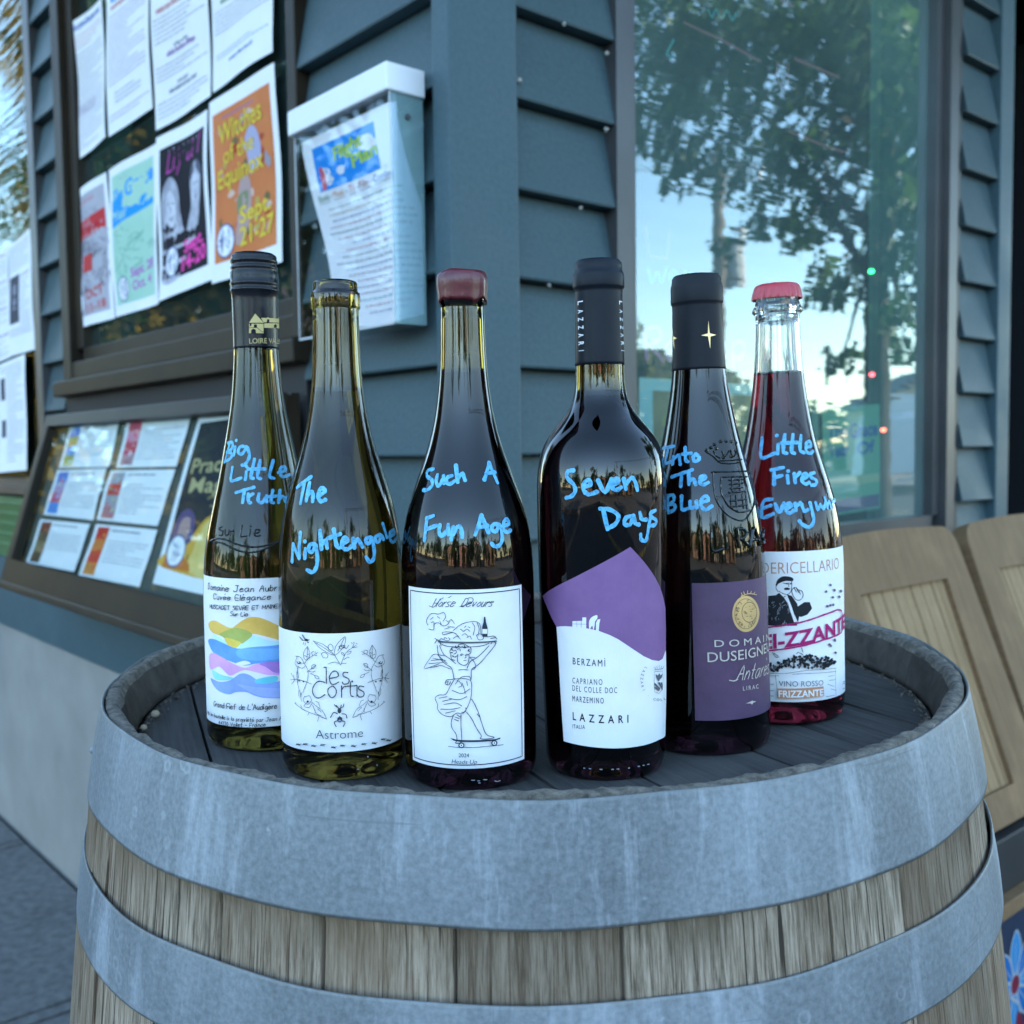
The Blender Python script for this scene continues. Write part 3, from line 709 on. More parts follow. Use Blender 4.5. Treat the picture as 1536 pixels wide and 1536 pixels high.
# inside, behind the right window: pale green framed partition
TEAL = noisy('pale green interior trim', (0.16, 0.30, 0.27), (0.22, 0.38, 0.34), 6, 0.5, 0.05)
part = empty('interior_partition', (0, 0, 0), 'pale green framed glass partition standing inside the shop behind the right window', 'partition')
mb = MB(); s1, _ = hitw('R', 1320, 600, -0.22); _, zr = hitw('R', 1320, 604, -0.22); s2, _ = hitw('R', 1228, 600, -0.22)
mb.wbox('R', s1 - .008, s1 + .008, 0.3, 3.0, -0.25, -0.22, TEAL); mb.wbox('R', s2, s1 - .012, zr - .03, zr, -0.25, -0.22, TEAL); mb.wbox('R', s1 + .012, 1.9, zr - .012, zr + .012, -0.25, -0.22, TEAL)
mb.wbox('R', s2 - .02, s2, 0.3, zr, -0.25, -0.22, TEAL)
mb.build('frame', part, bevel=0.002); rebase(part, wp('R', 1.2, .3, -.235))
# ------------------------------------------------------------------ trees, houses, pole, truck on the other sides of the street
def leafmat(name, a, b):
    m = mat(name, a, 0.55, 0, 0.3); g = N(m, 'NewGeometry'); setc(m, ramp(m, g.outputs['Random Per Island'], [(0.0, a), (1.0, b)]))
    m.node_tree.nodes['Principled BSDF'].inputs['Subsurface Weight'].default_value = 0.0
    tr = N(m, 'BsdfTranslucent'); tr.inputs['Color'].default_value = (b[0] * 1.6, b[1] * 1.7, b[2], 1); mx = N(m, 'MixShader'); mx.inputs[0].default_value = 0.3
    out = m.node_tree.nodes['Material Output']; L(m, m.node_tree.nodes['Principled BSDF'].outputs[0], mx.inputs[1]); L(m, tr.outputs[0], mx.inputs[2]); L(m, mx.outputs[0], out.inputs[0]); return m
LEAF1 = leafmat('street tree leaves', (0.03, 0.075, 0.03), (0.07, 0.13, 0.05)); LEAF2 = leafmat('golden leaves', (0.10, 0.085, 0.018), (0.26, 0.17, 0.03))
LEAF3 = leafmat('conifer leaves', (0.018, 0.045, 0.022), (0.045, 0.08, 0.035)); LEAF4 = leafmat('olive hedge leaves', (0.06, 0.075, 0.022), (0.13, 0.13, 0.04))
BARK = noisy('bark', (0.045, 0.036, 0.028), (0.10, 0.08, 0.06), 14, 0.95, 0.8, (3, 3, .6), bdist=0.02)
def leaves(centers, radii, n, size, m, name, parent, squash=0.75, flat=0.0):
    c = np.array(centers); r = np.array(radii); wgt = r ** 2 / (r ** 2).sum(); idx = rng.choice(len(c), n, p=wgt)
    d = rng.normal(size=(n, 3)); d /= np.linalg.norm(d, axis=1)[:, None]
    rad = r[idx] * rng.random(n) ** 0.45; P = c[idx] + d * rad[:, None] * np.array([1, 1, squash])
    a = rng.normal(size=(n, 3)); a /= np.linalg.norm(a, axis=1)[:, None]; b = np.cross(a, rng.normal(size=(n, 3))); b /= np.linalg.norm(b, axis=1)[:, None]
    s = size * (0.6 + 0.8 * rng.random(n))[:, None]
    V = np.stack([P - a * s, P + b * s * .5, P + a * s, P - b * s * .5], 1).reshape(-1, 3)
    me = bpy.data.meshes.new(name); me.from_pydata(V.tolist(), [], [(4 * i, 4 * i + 1, 4 * i + 2, 4 * i + 3) for i in range(n)]); me.materials.append(m)
    o = bpy.data.objects.new(name, me); return link(o, parent)
def tree(name, loc, h, crown_r, crown_z, n, size, m, label, group, trunk_r=0.13, clumps=26, squash=0.8, lean=(0, 0), cr=0.42, extra=()):
    t = empty(name, loc, label, 'tree', group); loc = Vector(loc); mb = MB(); top = Vector((lean[0], lean[1], crown_z))
    pts = [Vector((0, 0, -0.2)), Vector((0.03, 0, h * .12)), top * 0.6 + Vector((0.06, -.05, 0)), top, top + Vector((0.1, .05, (h - crown_z) * .6))]
    tube(mb, pts, [trunk_r * 1.25, trunk_r, trunk_r * .8, trunk_r * .6, trunk_r * .15], BARK, 10)
    cs = []; rs = []
    for i in range(clumps):
        a = random.uniform(0, 2 * PI); e = random.uniform(-0.7, 1.0); rr = crown_r * random.uniform(.35, .95)
        p = top + Vector((math.cos(a) * rr * math.sqrt(max(.1, 1 - e * e * .6)), math.sin(a) * rr * math.sqrt(max(.1, 1 - e * e * .6)), e * (h - crown_z) * .85))
        cs.append(p); rs.append(crown_r * cr * random.uniform(.55, 1.1))
        b0 = top * random.uniform(.62, 1.0); mid = (b0 + p) / 2 + Vector((0, 0, random.uniform(-.2, .35)))
        tube(mb, [b0, mid, p], [trunk_r * .35, trunk_r * .2, trunk_r * .05], BARK, 5, False)
    for p, r_ in extra:
        p = Vector(p) - loc; cs.append(p); rs.append(r_); b0 = top * random.uniform(.5, .9); tube(mb, [b0, (b0 + p) / 2 + Vector((0, 0, .25)), p], [trunk_r * .3, trunk_r * .18, trunk_r * .05], BARK, 5, False)
    mb.build('trunk', t, smooth=True, recalc=False); leaves([tuple(c) for c in cs], rs, n, size, m, 'crown', t, squash); return t
g = lambda x, y, d, side='R': (lambda v: (v.x, v.y, 0))(reflw(side, x, y, d))
hang = [(reflw('R', x_, y_, 7.6 + dd), r_) for x_, y_, dd, r_ in ((1000, 20, .3, .6), (985, 190, -.5, .42), (1060, 90, .5, .6), (1130, 160, -.3, .5), (1040, 250, .2, .36), (1110, 270, .5, .34), (1180, 60, 0, .6), (1180, 250, -.6, .4), (1230, 320, .4, .36), (1200, 350, -.2, .22), (1250, 180, .6, .55), (1290, 60, -.4, .6), (1350, 110, .2, .6), (1390, 40, .7, .6), (1340, 250, -.5, .45), (1385, 290, .3, .42), (1360, 390, 0, .34), (1395, 440, .4, .26), (1345, 470, -.3, .24), (1255, 430, .3, .30), (1262, 545, .1, .22), (1235, 400, -.3, .16), (1090, 370, .6, .16), (1150, 340, .4, .22), (1330, 330, .5, .4), (1390, 190, -.4, .5), (1240, 20, .9, .6), (1110, 20, .8, .6), (1400, 340, .1, .4), (1360, 520, .2, .2), (1010, 110, .9, .5))]
st = tree('street_tree', g(1318, 620, 7.6), 7.0, 2.6, 4.9, 10500, 0.072, LEAF1, 'leafy street tree at the kerb, mirrored in the right shop window', 'street trees', 0.13, 14, lean=(0.1, 0.1), cr=0.26, extra=hang)
tree('street_tree', g(985, 620, 17), 3.6, 1.5, 2.0, 7000, 0.09, LEAF4, 'low olive green bushy tree across the road, mirrored beside the window frame', 'street trees', 0.10, 18, cr=0.5)
tree('street_tree', g(60, 600, 8.0, 'L'), 2.5, 1.5, 1.3, 7000, 0.08, LEAF2, 'golden autumn tree mirrored low in the far left window', 'street trees', 0.12, 22, cr=0.45)
tree('street_tree', g(235, 560, 8.5, 'L'), 5.6, 1.5, 2.6, 9000, 0.085, LEAF2, 'golden leaved tree mirrored between the paper sheets in the left window', 'street trees', 0.15, 30, cr=0.45)
tree('street_tree', g(360, 560, 9.5, 'L'), 6.5, 2.6, 2.6, 12000, 0.09, LEAF3, 'dark green tree mirrored below the orange poster', 'street trees', 0.15, 30, cr=0.45)
def house(loc, rz, wd, dp, ht, rh, wm, rm, label):
    h = empty('house', loc, label, 'house', 'houses across the street'); h.rotation_euler.z = rz
    mb = MB(); mb.box(-wd / 2, wd / 2, -dp / 2, dp / 2, -.3, ht, wm); mb.add([(-wd / 2, -dp / 2, ht), (wd / 2, -dp / 2, ht), (0, -dp / 2, ht + rh)], [(0, 1, 2)], wm); mb.add([(-wd / 2, dp / 2, ht), (wd / 2, dp / 2, ht), (0, dp / 2, ht + rh)], [(0, 1, 2)], wm); mb.build('wall', h, recalc=False)
    mb = MB(); e = .35
    for sx in (-1, 1):
        n = Vector((sx * rh, 0, wd / 2)).normalized() * .12; a = Vector((sx * (wd / 2 + e), -dp / 2 - e, ht - e * rh / (wd / 2))); b = Vector((0, -dp / 2 - e, ht + rh)); c = Vector((0, dp / 2 + e, ht + rh)); d = Vector((sx * (wd / 2 + e), dp / 2 + e, ht - e * rh / (wd / 2)))
        up = Vector((0, 0, .14)); mb.hexa([a, b, c, d, a + up, b + up, c + up, d + up], rm)
    mb.box(wd * .18, wd * .18 + .6, -.3, .3, ht + rh * .4, ht + rh + .6, wm); mb.build('roof', h)
    GW = mat('house window glass', (0.03, 0.04, 0.05), 0.08); FW = mat('house trim', (0.7, 0.68, 0.62), 0.6)
    for wx in (-wd * .3, wd * .05, wd * .32):
        for wz in ([.9, 3.5] if ht > 4.5 else [.9]):
            f = MB(); f.box(wx - .55, wx + .55, -dp / 2 - .08, -dp / 2 - .002, wz, wz + 1.5, FW); fo = f.build('window', h, bevel=.01); f = MB(); f.box(wx - .45, wx + .45, -dp / 2 - .1, -dp / 2 - .081, wz + .1, wz + 1.4, GW); f.build('pane', fo)
    f = MB(); f.box(-wd * .13 - .5, -wd * .13 + .45, -dp / 2 - .07, -dp / 2 - .002, 0, 2.1, mat('house door', (0.2, 0.05, 0.03), 0.5)); f.build('door', h, bevel=.01)
    return h
for x_, y_, h_, r_, lab_ in ((-7.5, -20.5, 7.2, 2.6, 'broad olive tree across the street, before the tan house'), (4.6, -21.5, 6.4, 2.2, 'rounded green tree across the street, before the cream house'), (14.5, -20, 8.0, 3.0, 'wide green tree across the street at the far corner'), (-20, -16, 9.0, 3.6, 'large olive tree across the street, far down to the left'), (-1.5, -23, 4.2, 1.4, 'small round tree in front of the pink house')):
    tree('broadleaf_tree', (x_, y_, 0), h_, r_, h_ * .5, 5200, .13, LEAF4 if int(x_) % 2 else LEAF3, lab_, 'trees across the street', .16, 22, cr=.45)
WPK = noisy('pink stucco', (0.50, 0.27, 0.21), (0.58, 0.33, 0.26), 1, 0.9, 0.1); WCR = noisy('cream stucco', (0.58, 0.48, 0.34), (0.66, 0.56, 0.42), 1, 0.9, 0.1); WTN = noisy('tan boards', (0.36, 0.24, 0.15), (0.44, 0.30, 0.2), 1, 0.9, 0.1)
RBR = noisy('brown shingles', (0.12, 0.07, 0.05), (0.18, 0.11, 0.08), 3, 0.9, 0.3); RGY = noisy('grey shingles', (0.09, 0.09, 0.1), (0.15, 0.15, 0.15), 3, 0.9, 0.3)
house((-2.2, -33, 0), PI, 11, 7, 3.4, 1.3, WPK, RBR, 'pink stucco house with a brown gable roof across the street'); house((9.5, -34, 0), PI, 9, 8, 5.0, 1.4, WCR, RGY, 'tall cream house with a grey gable roof across the street')
house((-14.5, -31, 0), PI - .1, 10, 8, 3.0, 1.4, WTN, RGY, 'wide tan house beside the pink one across the street'); house((22, -26, 0), PI + .4, 11, 8, 3.2, 1.5, WTN, RBR, 'tan gabled house on the far corner across the street')
hq = reflw('R', 1420, 640, 46); house((hq.x, hq.y, 0), PI / 2, 7, 8, 3.0, 1.8, WCR, RGY, 'low cream house mirrored in the right window beyond the road'); house((-26, 9, 0), PI / 2, 9, 9, 3.4, 2.2, WPK, RBR, 'pink gabled house down the side street to the left')
for i, (x, y, h, r) in enumerate([(-5.8, -25, 8.0, 1.2), (1.6, -24, 7.2, 1.1), (2.9, -27, 9.5, 1.5), (8.8, -25, 9.6, 1.6), (-9, -26, 4.2, 1.3), (11, -24, 4.2, 1.0), (-17, -24, 8, 1.8), (20, -18, 6, 1.6)]):
    t = empty('conifer_tree', (x, y, 0), ['slim dark conifer left of the pink house', 'slim dark conifer right of the pink house', 'taller conifer before the cream house', 'tall conifer right of the cream house', 'short bushy conifer before the wide tan house', 'short conifer before the far corner house', 'broad tall conifer at the end of the street', 'broad conifer beyond the road to the right'][i], 'tree', 'conifers across the street')
    mb = MB(); tube(mb, [(0, 0, -.2), (0, 0, h * .5), (0, 0, h * .95)], [.14, .1, .02], BARK, 7); mb.build('trunk', t, smooth=True, recalc=False)
    cs = []; rs = []
    for k in range(18):
        zz = h * (.1 + .88 * k / 17); rr = r * (1 - .82 * (k / 17) ** 1.3); a = k * 2.4
        cs.append((math.cos(a) * rr * .45, math.sin(a) * rr * .45, zz)); rs.append(max(.14, rr * .8))
    leaves(cs, rs, 2600, .11, LEAF3, 'crown', t)
def pole(loc, h, label, arm=0.0):
    p = empty('utility_pole', loc, label, 'pole', 'utility poles'); WD = noisy('pole wood', (0.12, 0.09, 0.065), (0.2, 0.155, 0.115), 5, .9, .2)
    mb = MB(); tube(mb, [(0, 0, -.3), (0, 0, h)], [.16, .11], WD, 10); mb.build('post', p, smooth=True, recalc=False)
    ca = Vector((math.cos(arm), math.sin(arm), 0)); mb = MB(); a = ca * 1.2; tube(mb, [a * -1 + UP * (h - .5), a + UP * (h - .5)], .06, WD, 6)
    for k in (-1, -.5, .5, 1): tube(mb, [a * k + UP * (h - .46), a * k + UP * (h - .26)], .04, mat('insulator', (.3, .3, .32), .3), 6)
    mb.build('crossarm', p, recalc=False)
    mb = MB(); tube(mb, [ca * .42 + UP * (h - 2.6), ca * .42 + UP * (h - 1.6)], .24, mat('transformer grey', (.35, .35, .34), .5), 12); mb.build('transformer', p, recalc=False)
    return p
pa = g(1079, 560, 19); pole(pa, 7.0, 'wooden utility pole with a transformer mirrored in the right window', .8); pole((7.5, -17, 0), 8.5, 'wooden utility pole across the street behind the camera', .2)
wires = MB()
for k in (-1.2, -.6, .6, 1.2):
    A = Vector((pa[0] + k * .7, pa[1] + k * .72, 6.8)); B = A + Vector((10, 24, 1)); C_ = Vector((7.5 + k, -17, 8.3))
    for q in (B, C_):
        tube(wires, [A.lerp(q, i / 10) - UP * (1.2 * 4 * (i / 10) * (1 - i / 10)) for i in range(11)], .014, mat('wire', (.02, .02, .02), .5), 4, False)
tag(wires.build('overhead_wires', recalc=False), 'thin dark overhead wires strung between the utility poles', 'wires')
# box truck parked on the road
tp = reflw('R', 1405, 700, 27); tr = empty('box_truck', (tp.x, tp.y, -.116), 'white box truck with a yellow stripe and orange shapes, mirrored low in the right window', 'truck'); tr.rotation_euler.z = math.atan2(RD.y, RD.x)
WH = noisy('truck white paint', (.72, .72, .70), (.78, .78, .76), 2, .35, 0); mb = MB(); mb.box(-1.2, 3.4, -1, 1, .75, 2.55, WH); mb.build('cargo_box', tr, bevel=.05)
mb = MB()
for s_ in (1.003,): mb.box(-1.2, 3.4, s_, s_ + .012, .95, 1.2, ink((.75, .42, .03)))
mb.build('stripe', tr)
mb = MB()
for k, (cx_, cz_, c_) in enumerate([(-.2, 1.9, (.75, .25, .08)), (.6, 1.75, (.8, .55, .3)), (1.4, 1.95, (.7, .2, .1)), (2.3, 1.8, (.8, .5, .2))]):
    mb.add([(cx_ - .35, 1.016, cz_ - .3), (cx_ + .1, 1.016, cz_ - .42), (cx_ + .4, 1.016, cz_ + .2), (cx_ - .05, 1.016, cz_ + .4)], [(0, 1, 2, 3)], ink(c_))
mb.build('painted_shapes', tr, recalc=False)
mb = MB(); mb.hexa([(-2.7, -.95, .5), (-1.22, -.95, .5), (-1.22, .95, .5), (-2.7, .95, .5), (-2.3, -.9, 2.0), (-1.22, -.95, 2.15), (-1.22, .95, 2.15), (-2.3, .9, 2.0)], WH); mb.build('cab', tr, bevel=.06)
for x_ in (-1.8, 2.4):
    for y_ in (-1, 1):
        mb = MB(); tube(mb, [(x_, y_ * .74, .42), (x_, y_ * 1.0, .42)], .42, mat('tyre', (.02, .02, .02), .8), 20); wo = mb.build('wheel', tr, recalc=False); mb = MB(); tube(mb, [(x_, y_ * .9, .42), (x_, y_ * 1.012, .42)], .22, mat('wheel rim', (.4, .4, .4), .35, .7), 14); mb.build('rim', wo, recalc=False)

cs = []; rs = []  # unseen far trees added to cover the bright horizon in the reflections
for k in range(150):
    a_ = math.radians(random.uniform(150, 345)); d_ = random.uniform(58, 72); cs.append((d_ * math.cos(a_), d_ * math.sin(a_), random.uniform(1.5, 7.5))); rs.append(random.uniform(2, 4))
for k in range(60):
    a_ = math.radians(random.uniform(-16, 30)); d_ = random.uniform(48, 62); cs.append((d_ * math.cos(a_), d_ * math.sin(a_), random.uniform(.3, 2.6))); rs.append(random.uniform(.9, 1.9))
wd = leaves(cs, rs, 17000, .55, LEAF3, 'added_woodland', None, .8); tag(wd, 'added far line of dark woodland hiding the bright horizon beyond the houses in reflections', 'woodland', kind='stuff')

# ================================================================== BARREL
RIM = HC - 0.1553; BX, BY = 0.0128, 0.7616; TX, TY = 0.019, 0.0095          # the barrel stands a little tilted towards the street
TILTQ = Vector((0, 0, 1)).rotation_difference(Vector((-TY, -TX, 1)).normalized()); TILTM = TILTQ.to_matrix().to_4x4()
bar = empty('wine_barrel', Vector((BX, BY, RIM)) - TILTM @ Vector((0, 0, RIM)), 'weathered grey oak wine barrel standing on end with galvanised steel hoops', 'barrel')
bar.rotation_mode = 'QUATERNION'; bar.rotation_quaternion = TILTQ
ZB = [0, -.055, -.0895, -.130, -.25, -.38, -.505, -.63, -.76, -.87, -.95, -1.01]
RB = [.2965, .3080, .3120, .3190, .3325, .3435, .348, .3435, .3325, .3186, .306, .2965]
zz = np.linspace(-1.01, 0, 90); rr = np.interp(zz, ZB[::-1], RB[::-1])
BM = Matrix.Translation((BX, BY, RIM)) @ TILTM; bsurf = RevSurf(BM, zz, rr)
bounds = []
for p in [(165, 1252), (330, 1330), (482, 1400), (682, 1430), (934, 1400), (1243, 1345), (1350, 1310), (1453, 1231)]:
    bounds.append(bsurf.hit(*p)[0] + bsurf.a0)
a = max(bounds); lim = min(bounds) + 2 * PI
while a < lim - 0.3: a += random.uniform(.20, .36); bounds.append(a)
bounds = sorted(b % (2 * PI) for b in bounds)
ang = np.concatenate([np.linspace(0, 2 * PI, 701)[:-1]] + [(np.array(bounds) + d_ / .31) % (2 * PI) for d_ in (0, .0009, -.0009, .0022, -.0022)]); ang = np.unique(np.round(ang, 6)); SEG = len(ang); mb = MB(); ZZ = np.concatenate([np.linspace(-1.01, -.2, 30), np.linspace(-.19, -.002, 26)])
jit = rng.uniform(-.0016, .0016, len(bounds)); sid = np.searchsorted(bounds, ang) % len(bounds)
bd = np.min(np.abs(((ang[:, None] - np.array(bounds)[None]) + PI) % (2 * PI) - PI), axis=1)
vs = []; uv = []
for i, an in enumerate(ang):
    dip = -0.0035 * math.exp(-(bd[i] * .31 / .0009) ** 2) + jit[sid[i]]
    for z in ZZ:
        r = float(np.interp(z, ZB[::-1], RB[::-1])) + dip * (1 if z < -.062 else .3); vs.append((r * math.cos(an), r * math.sin(an), z + RIM)); uv.append((an * .31, z))
nz = len(ZZ); fs = []
for i in range(SEG):
    j = (i + 1) % SEG
    for k in range(nz - 1): fs.append((i * nz + k, j * nz + k, j * nz + k + 1, i * nz + k + 1))
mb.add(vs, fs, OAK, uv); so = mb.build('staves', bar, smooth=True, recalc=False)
at = so.data.attributes.new('stave', 'FLOAT', 'POINT'); sr = rng.random(len(bounds))
at.data.foreach_set('value', np.repeat(sr[sid], nz).astype(np.float32))
at = so.data.attributes.new('seam', 'FLOAT', 'POINT'); at.data.foreach_set('value', np.repeat((.85 * np.exp(-(bd * .31 / .0006) ** 2)), nz).astype(np.float32))
ul = so.data.uv_layers[0].data          # close the seam of the wrap
for f in so.data.polygons:
    us = [ul[l].uv[0] for l in f.loop_indices]
    if max(us) - min(us) > 1:
        for l in f.loop_indices:
            if ul[l].uv[0] < .5: ul[l].uv[0] += 2 * PI * .31
# hoops: rolled steel bands with a little lip, not quite round
def hoop(z0, z1, r0, r1, name='hoop'):
    mb = MB(); seg = 360; prof = []
    th = .0016
    for k in range(33):
        t = k / 32; prof.append((r1 + (r0 - r1) * t + .0006 * math.sin(t * PI), z1 + (z0 - z1) * t, min(1.0, max(0, (1 - min(t, 1 - t) / .035) * .7))))
    prof = [(r1 - th, z1 + .0006, .7)] + prof + [(r0 - .0005, z0 + .0005, .6), (r0 - th, z0, .7), ((r0 + r1) / 2 - th, (z0 + z1) / 2, 1), (r1 - th, z1 + .0006, 1)]
    vs = []; uv = []; ed = []
    for i in range(seg + 1):
        an = 2 * PI * i / seg; w = .0011 * math.sin(3 * an + 1) + .0006 * math.sin(11 * an + z0 * 40); wz = .0012 * math.sin(2 * an + z0 * 9) + .0005 * math.sin(17 * an)
        for r, z, e in prof: vs.append(((r + w) * math.cos(an), (r + w) * math.sin(an), z + wz + RIM)); uv.append((an * .31 + z0 * 3, z)); ed.append(e)
    n = len(prof); fs = [(i * n + k, (i + 1) * n + k, (i + 1) * n + k + 1, i * n + k + 1) for i in range(seg) for k in range(n - 1)]
    mb.add(vs, fs, ZINC, uv); o = mb.build(name, bar, smooth=True, recalc=False)
    at = o.data.attributes.new('edge', 'FLOAT', 'POINT'); at.data.foreach_set('value', np.array(ed, np.float32)); return o
h1 = hoop(0.0010, -.0555, .2998, .3108); h2 = hoop(-.0895, -.1310, .3160, .3222)
for z0, z1, r0, r1 in ((-.30, -.345, .3395, .3432), (-.665, -.71, .3432, .3395), (-.872, -.925, .3226, .3140), (-.95, -1.01, .3092, .2998)): hoop(z0, z1, r0, r1)
for (px_, py_, hp) in ((131, 1147, 1),):
    mb = MB()
    u, v = bsurf.hit(px_ + 5, py_); an = u + bsurf.a0 - .03; r = .3030 if hp == 1 else .3205
    c = Vector((r * math.cos(an), r * math.sin(an), RIM - (.035 if hp == 1 else .11))); n_ = Vector((math.cos(an), math.sin(an), 0))
    tube(mb, [c, c + n_ * .004, c + n_ * .006], [.0034, .0032, .002], ZINC, 6); mb.build('rivet', bar, smooth=True, recalc=False)
# chime: broken end grain, dark bevel down to the croze
mb = MB(); seg = 720; P = [(.2972, -.004), (.2968, .0008), (.2935, .0016), (.2895, .0008), (.2868, -.0035), (.2825, -.014), (.2808, -.024), (.2800, -.0278), (.2840, -.029), (.2845, -.036), (.270, -.038)]
vs = []; uv = []
rough = np.convolve(rng.normal(size=seg + 40), np.ones(4) / 4, 'same')[:seg]; rough2 = np.convolve(rng.normal(size=seg + 40), np.ones(9) / 9, 'same')[:seg]
for i in range(seg):
    an = 2 * PI * i / seg
    for k, (r, z) in enumerate(P):
        dz = 0.0014 * rough[i] if k in (1, 2, 3) else 0; dr = 0.0022 * rough2[i] if k in (3, 4) else (0.001 * rough2[i] if k == 7 else 0)
        vs.append(((r + dr) * math.cos(an), (r + dr) * math.sin(an), z + dz + RIM)); uv.append((an * .28, z))
n = len(P)
for m_, ks in ((CHIMETOP, range(0, 4)), (CHIME, range(4, n - 1))):
    mb.add(vs, [(i * n + k, ((i + 1) % seg) * n + k, ((i + 1) % seg) * n + k + 1, i * n + k + 1)[::-1] for i in range(seg) for k in ks], m_, uv)
ch = mb.build('chime', bar, smooth=True, recalc=False)
# head: boards with open joints, slightly dished
AZP = math.radians(-20.9); PD = Vector((math.sin(AZP), math.cos(AZP), 0)); PE = Vector((PD.y, -PD.x, 0)); RH = 0.2785
def headz(rho): return -.0280 - .0135 * (1 - min(1, rho / RH) ** 2)
cuts = [-RH, -.2365, -.178, -.1165, -.055, .0, .0857, .1449, .203, RH]; mb = MB()
for k in range(len(cuts) - 1):
    a, b = cuts[k] + .0011, cuts[k + 1] - .0011; nx, ny = 6, 60; off = random.uniform(-.0004, .0004); V = []; UV = []
    hl = lambda e: math.sqrt(max(1e-6, RH * RH - e * e))
    for i in range(nx + 1):
        e = a + (b - a) * i / nx; eg = -0.0009 if i in (0, nx) else 0
        e2 = e
        for j in range(ny + 1):
            d = -hl(e2) + 2 * hl(e2) * j / ny; p = PE * e + PD * d; V.append((p.x, p.y, headz(p.length) + off + eg + RIM)); UV.append((e + k * 1.37, d + k * .71))
    F = [(i * (ny + 1) + j, i * (ny + 1) + j + 1, (i + 1) * (ny + 1) + j + 1, (i + 1) * (ny + 1) + j)[::-1] for i in range(nx) for j in range(ny)]
    mb.add(V, F, HEADW, UV)
    for e_i in (0, nx):     # joint walls
        base = [e_i * (ny + 1) + j for j in range(ny + 1)]; W = [V[q] for q in base] + [(V[q][0], V[q][1], V[q][2] - .012) for q in base]
        mb.add(W, [(j, j + 1, ny + 2 + j, ny + 1 + j) for j in range(ny)], HEADW, [UV[q] for q in base] * 2)
mb.build('head_boards', bar, smooth=False, recalc=False)
mb = MB(); lathe(mb, [(0, RIM - .05), (.284, RIM - .05)], mat('dark underside', (.008, .008, .008), .9), 64); mb.build('head_backing', bar, recalc=False)
for c_ in list(bar.children): c_.data.transform(Matrix.Translation((0, 0, 0)))
# pebbles and crumbs of dirt in the croze
def headpt(px_, py_, z):
    r = ray(px_, py_); t = (z - HC) / r.z; return EYE + r * t
PEB = noisy('pebble', (.34, .26, .17), (.45, .36, .25), 60, .85, .3)
for (px_, py_, s_, lab) in ((234, 1071, .0031, 'larger beige pebble lying in the groove at the left edge of the barrel head'), (216, 1091, .0022, 'smaller beige pebble lying in the groove just in front of the larger pebble')):
    p = headpt(px_, py_, RIM - .0275); bm = bmesh.new(); bmesh.ops.create_icosphere(bm, subdivisions=3, radius=s_)
    for v in bm.verts: v.co *= 1 + .16 * math.sin(v.co.x * 700 + s_ * 900) * math.cos(v.co.y * 600) ; v.co.z *= .8
    me = bpy.data.meshes.new('pebble'); bm.to_mesh(me); bm.free(); me.materials.append(PEB); me.polygons.foreach_set('use_smooth', [True] * len(me.polygons))
    o = bpy.data.objects.new('pebble', me); o.location = p; link(o); tag(o, lab, 'pebble', 'pebbles on the barrel')
mb = MB(); DIRT = noisy('dirt crumbs', (.09, .075, .055), (.2, .165, .12), 90, .95, .4)
for k in range(900):
    an = random.uniform(0, 2 * PI); r = .2770 - abs(random.gauss(0, .0035)); s_ = random.uniform(.0006, .0021) * (1.3 if random.random() < .1 else 1)
    if .9 < (an % (2 * PI)) < 2.2 and random.random() < .4: continue
    c = BM @ Vector((r * math.cos(an), r * math.sin(an), -.0280 + s_ * .4)); q = [Vector([random.gauss(0, 1) for _ in range(3)]).normalized() * s_ * random.uniform(.7, 1.2) for _ in range(4)]
    mb.add([c + v for v in q], [(0, 1, 2), (0, 3, 1), (1, 3, 2), (0, 2, 3)], DIRT)
tag(mb.build('dirt', recalc=False), 'crumbs of dry dirt gathered in the groove round the barrel head', 'dirt', kind='stuff')

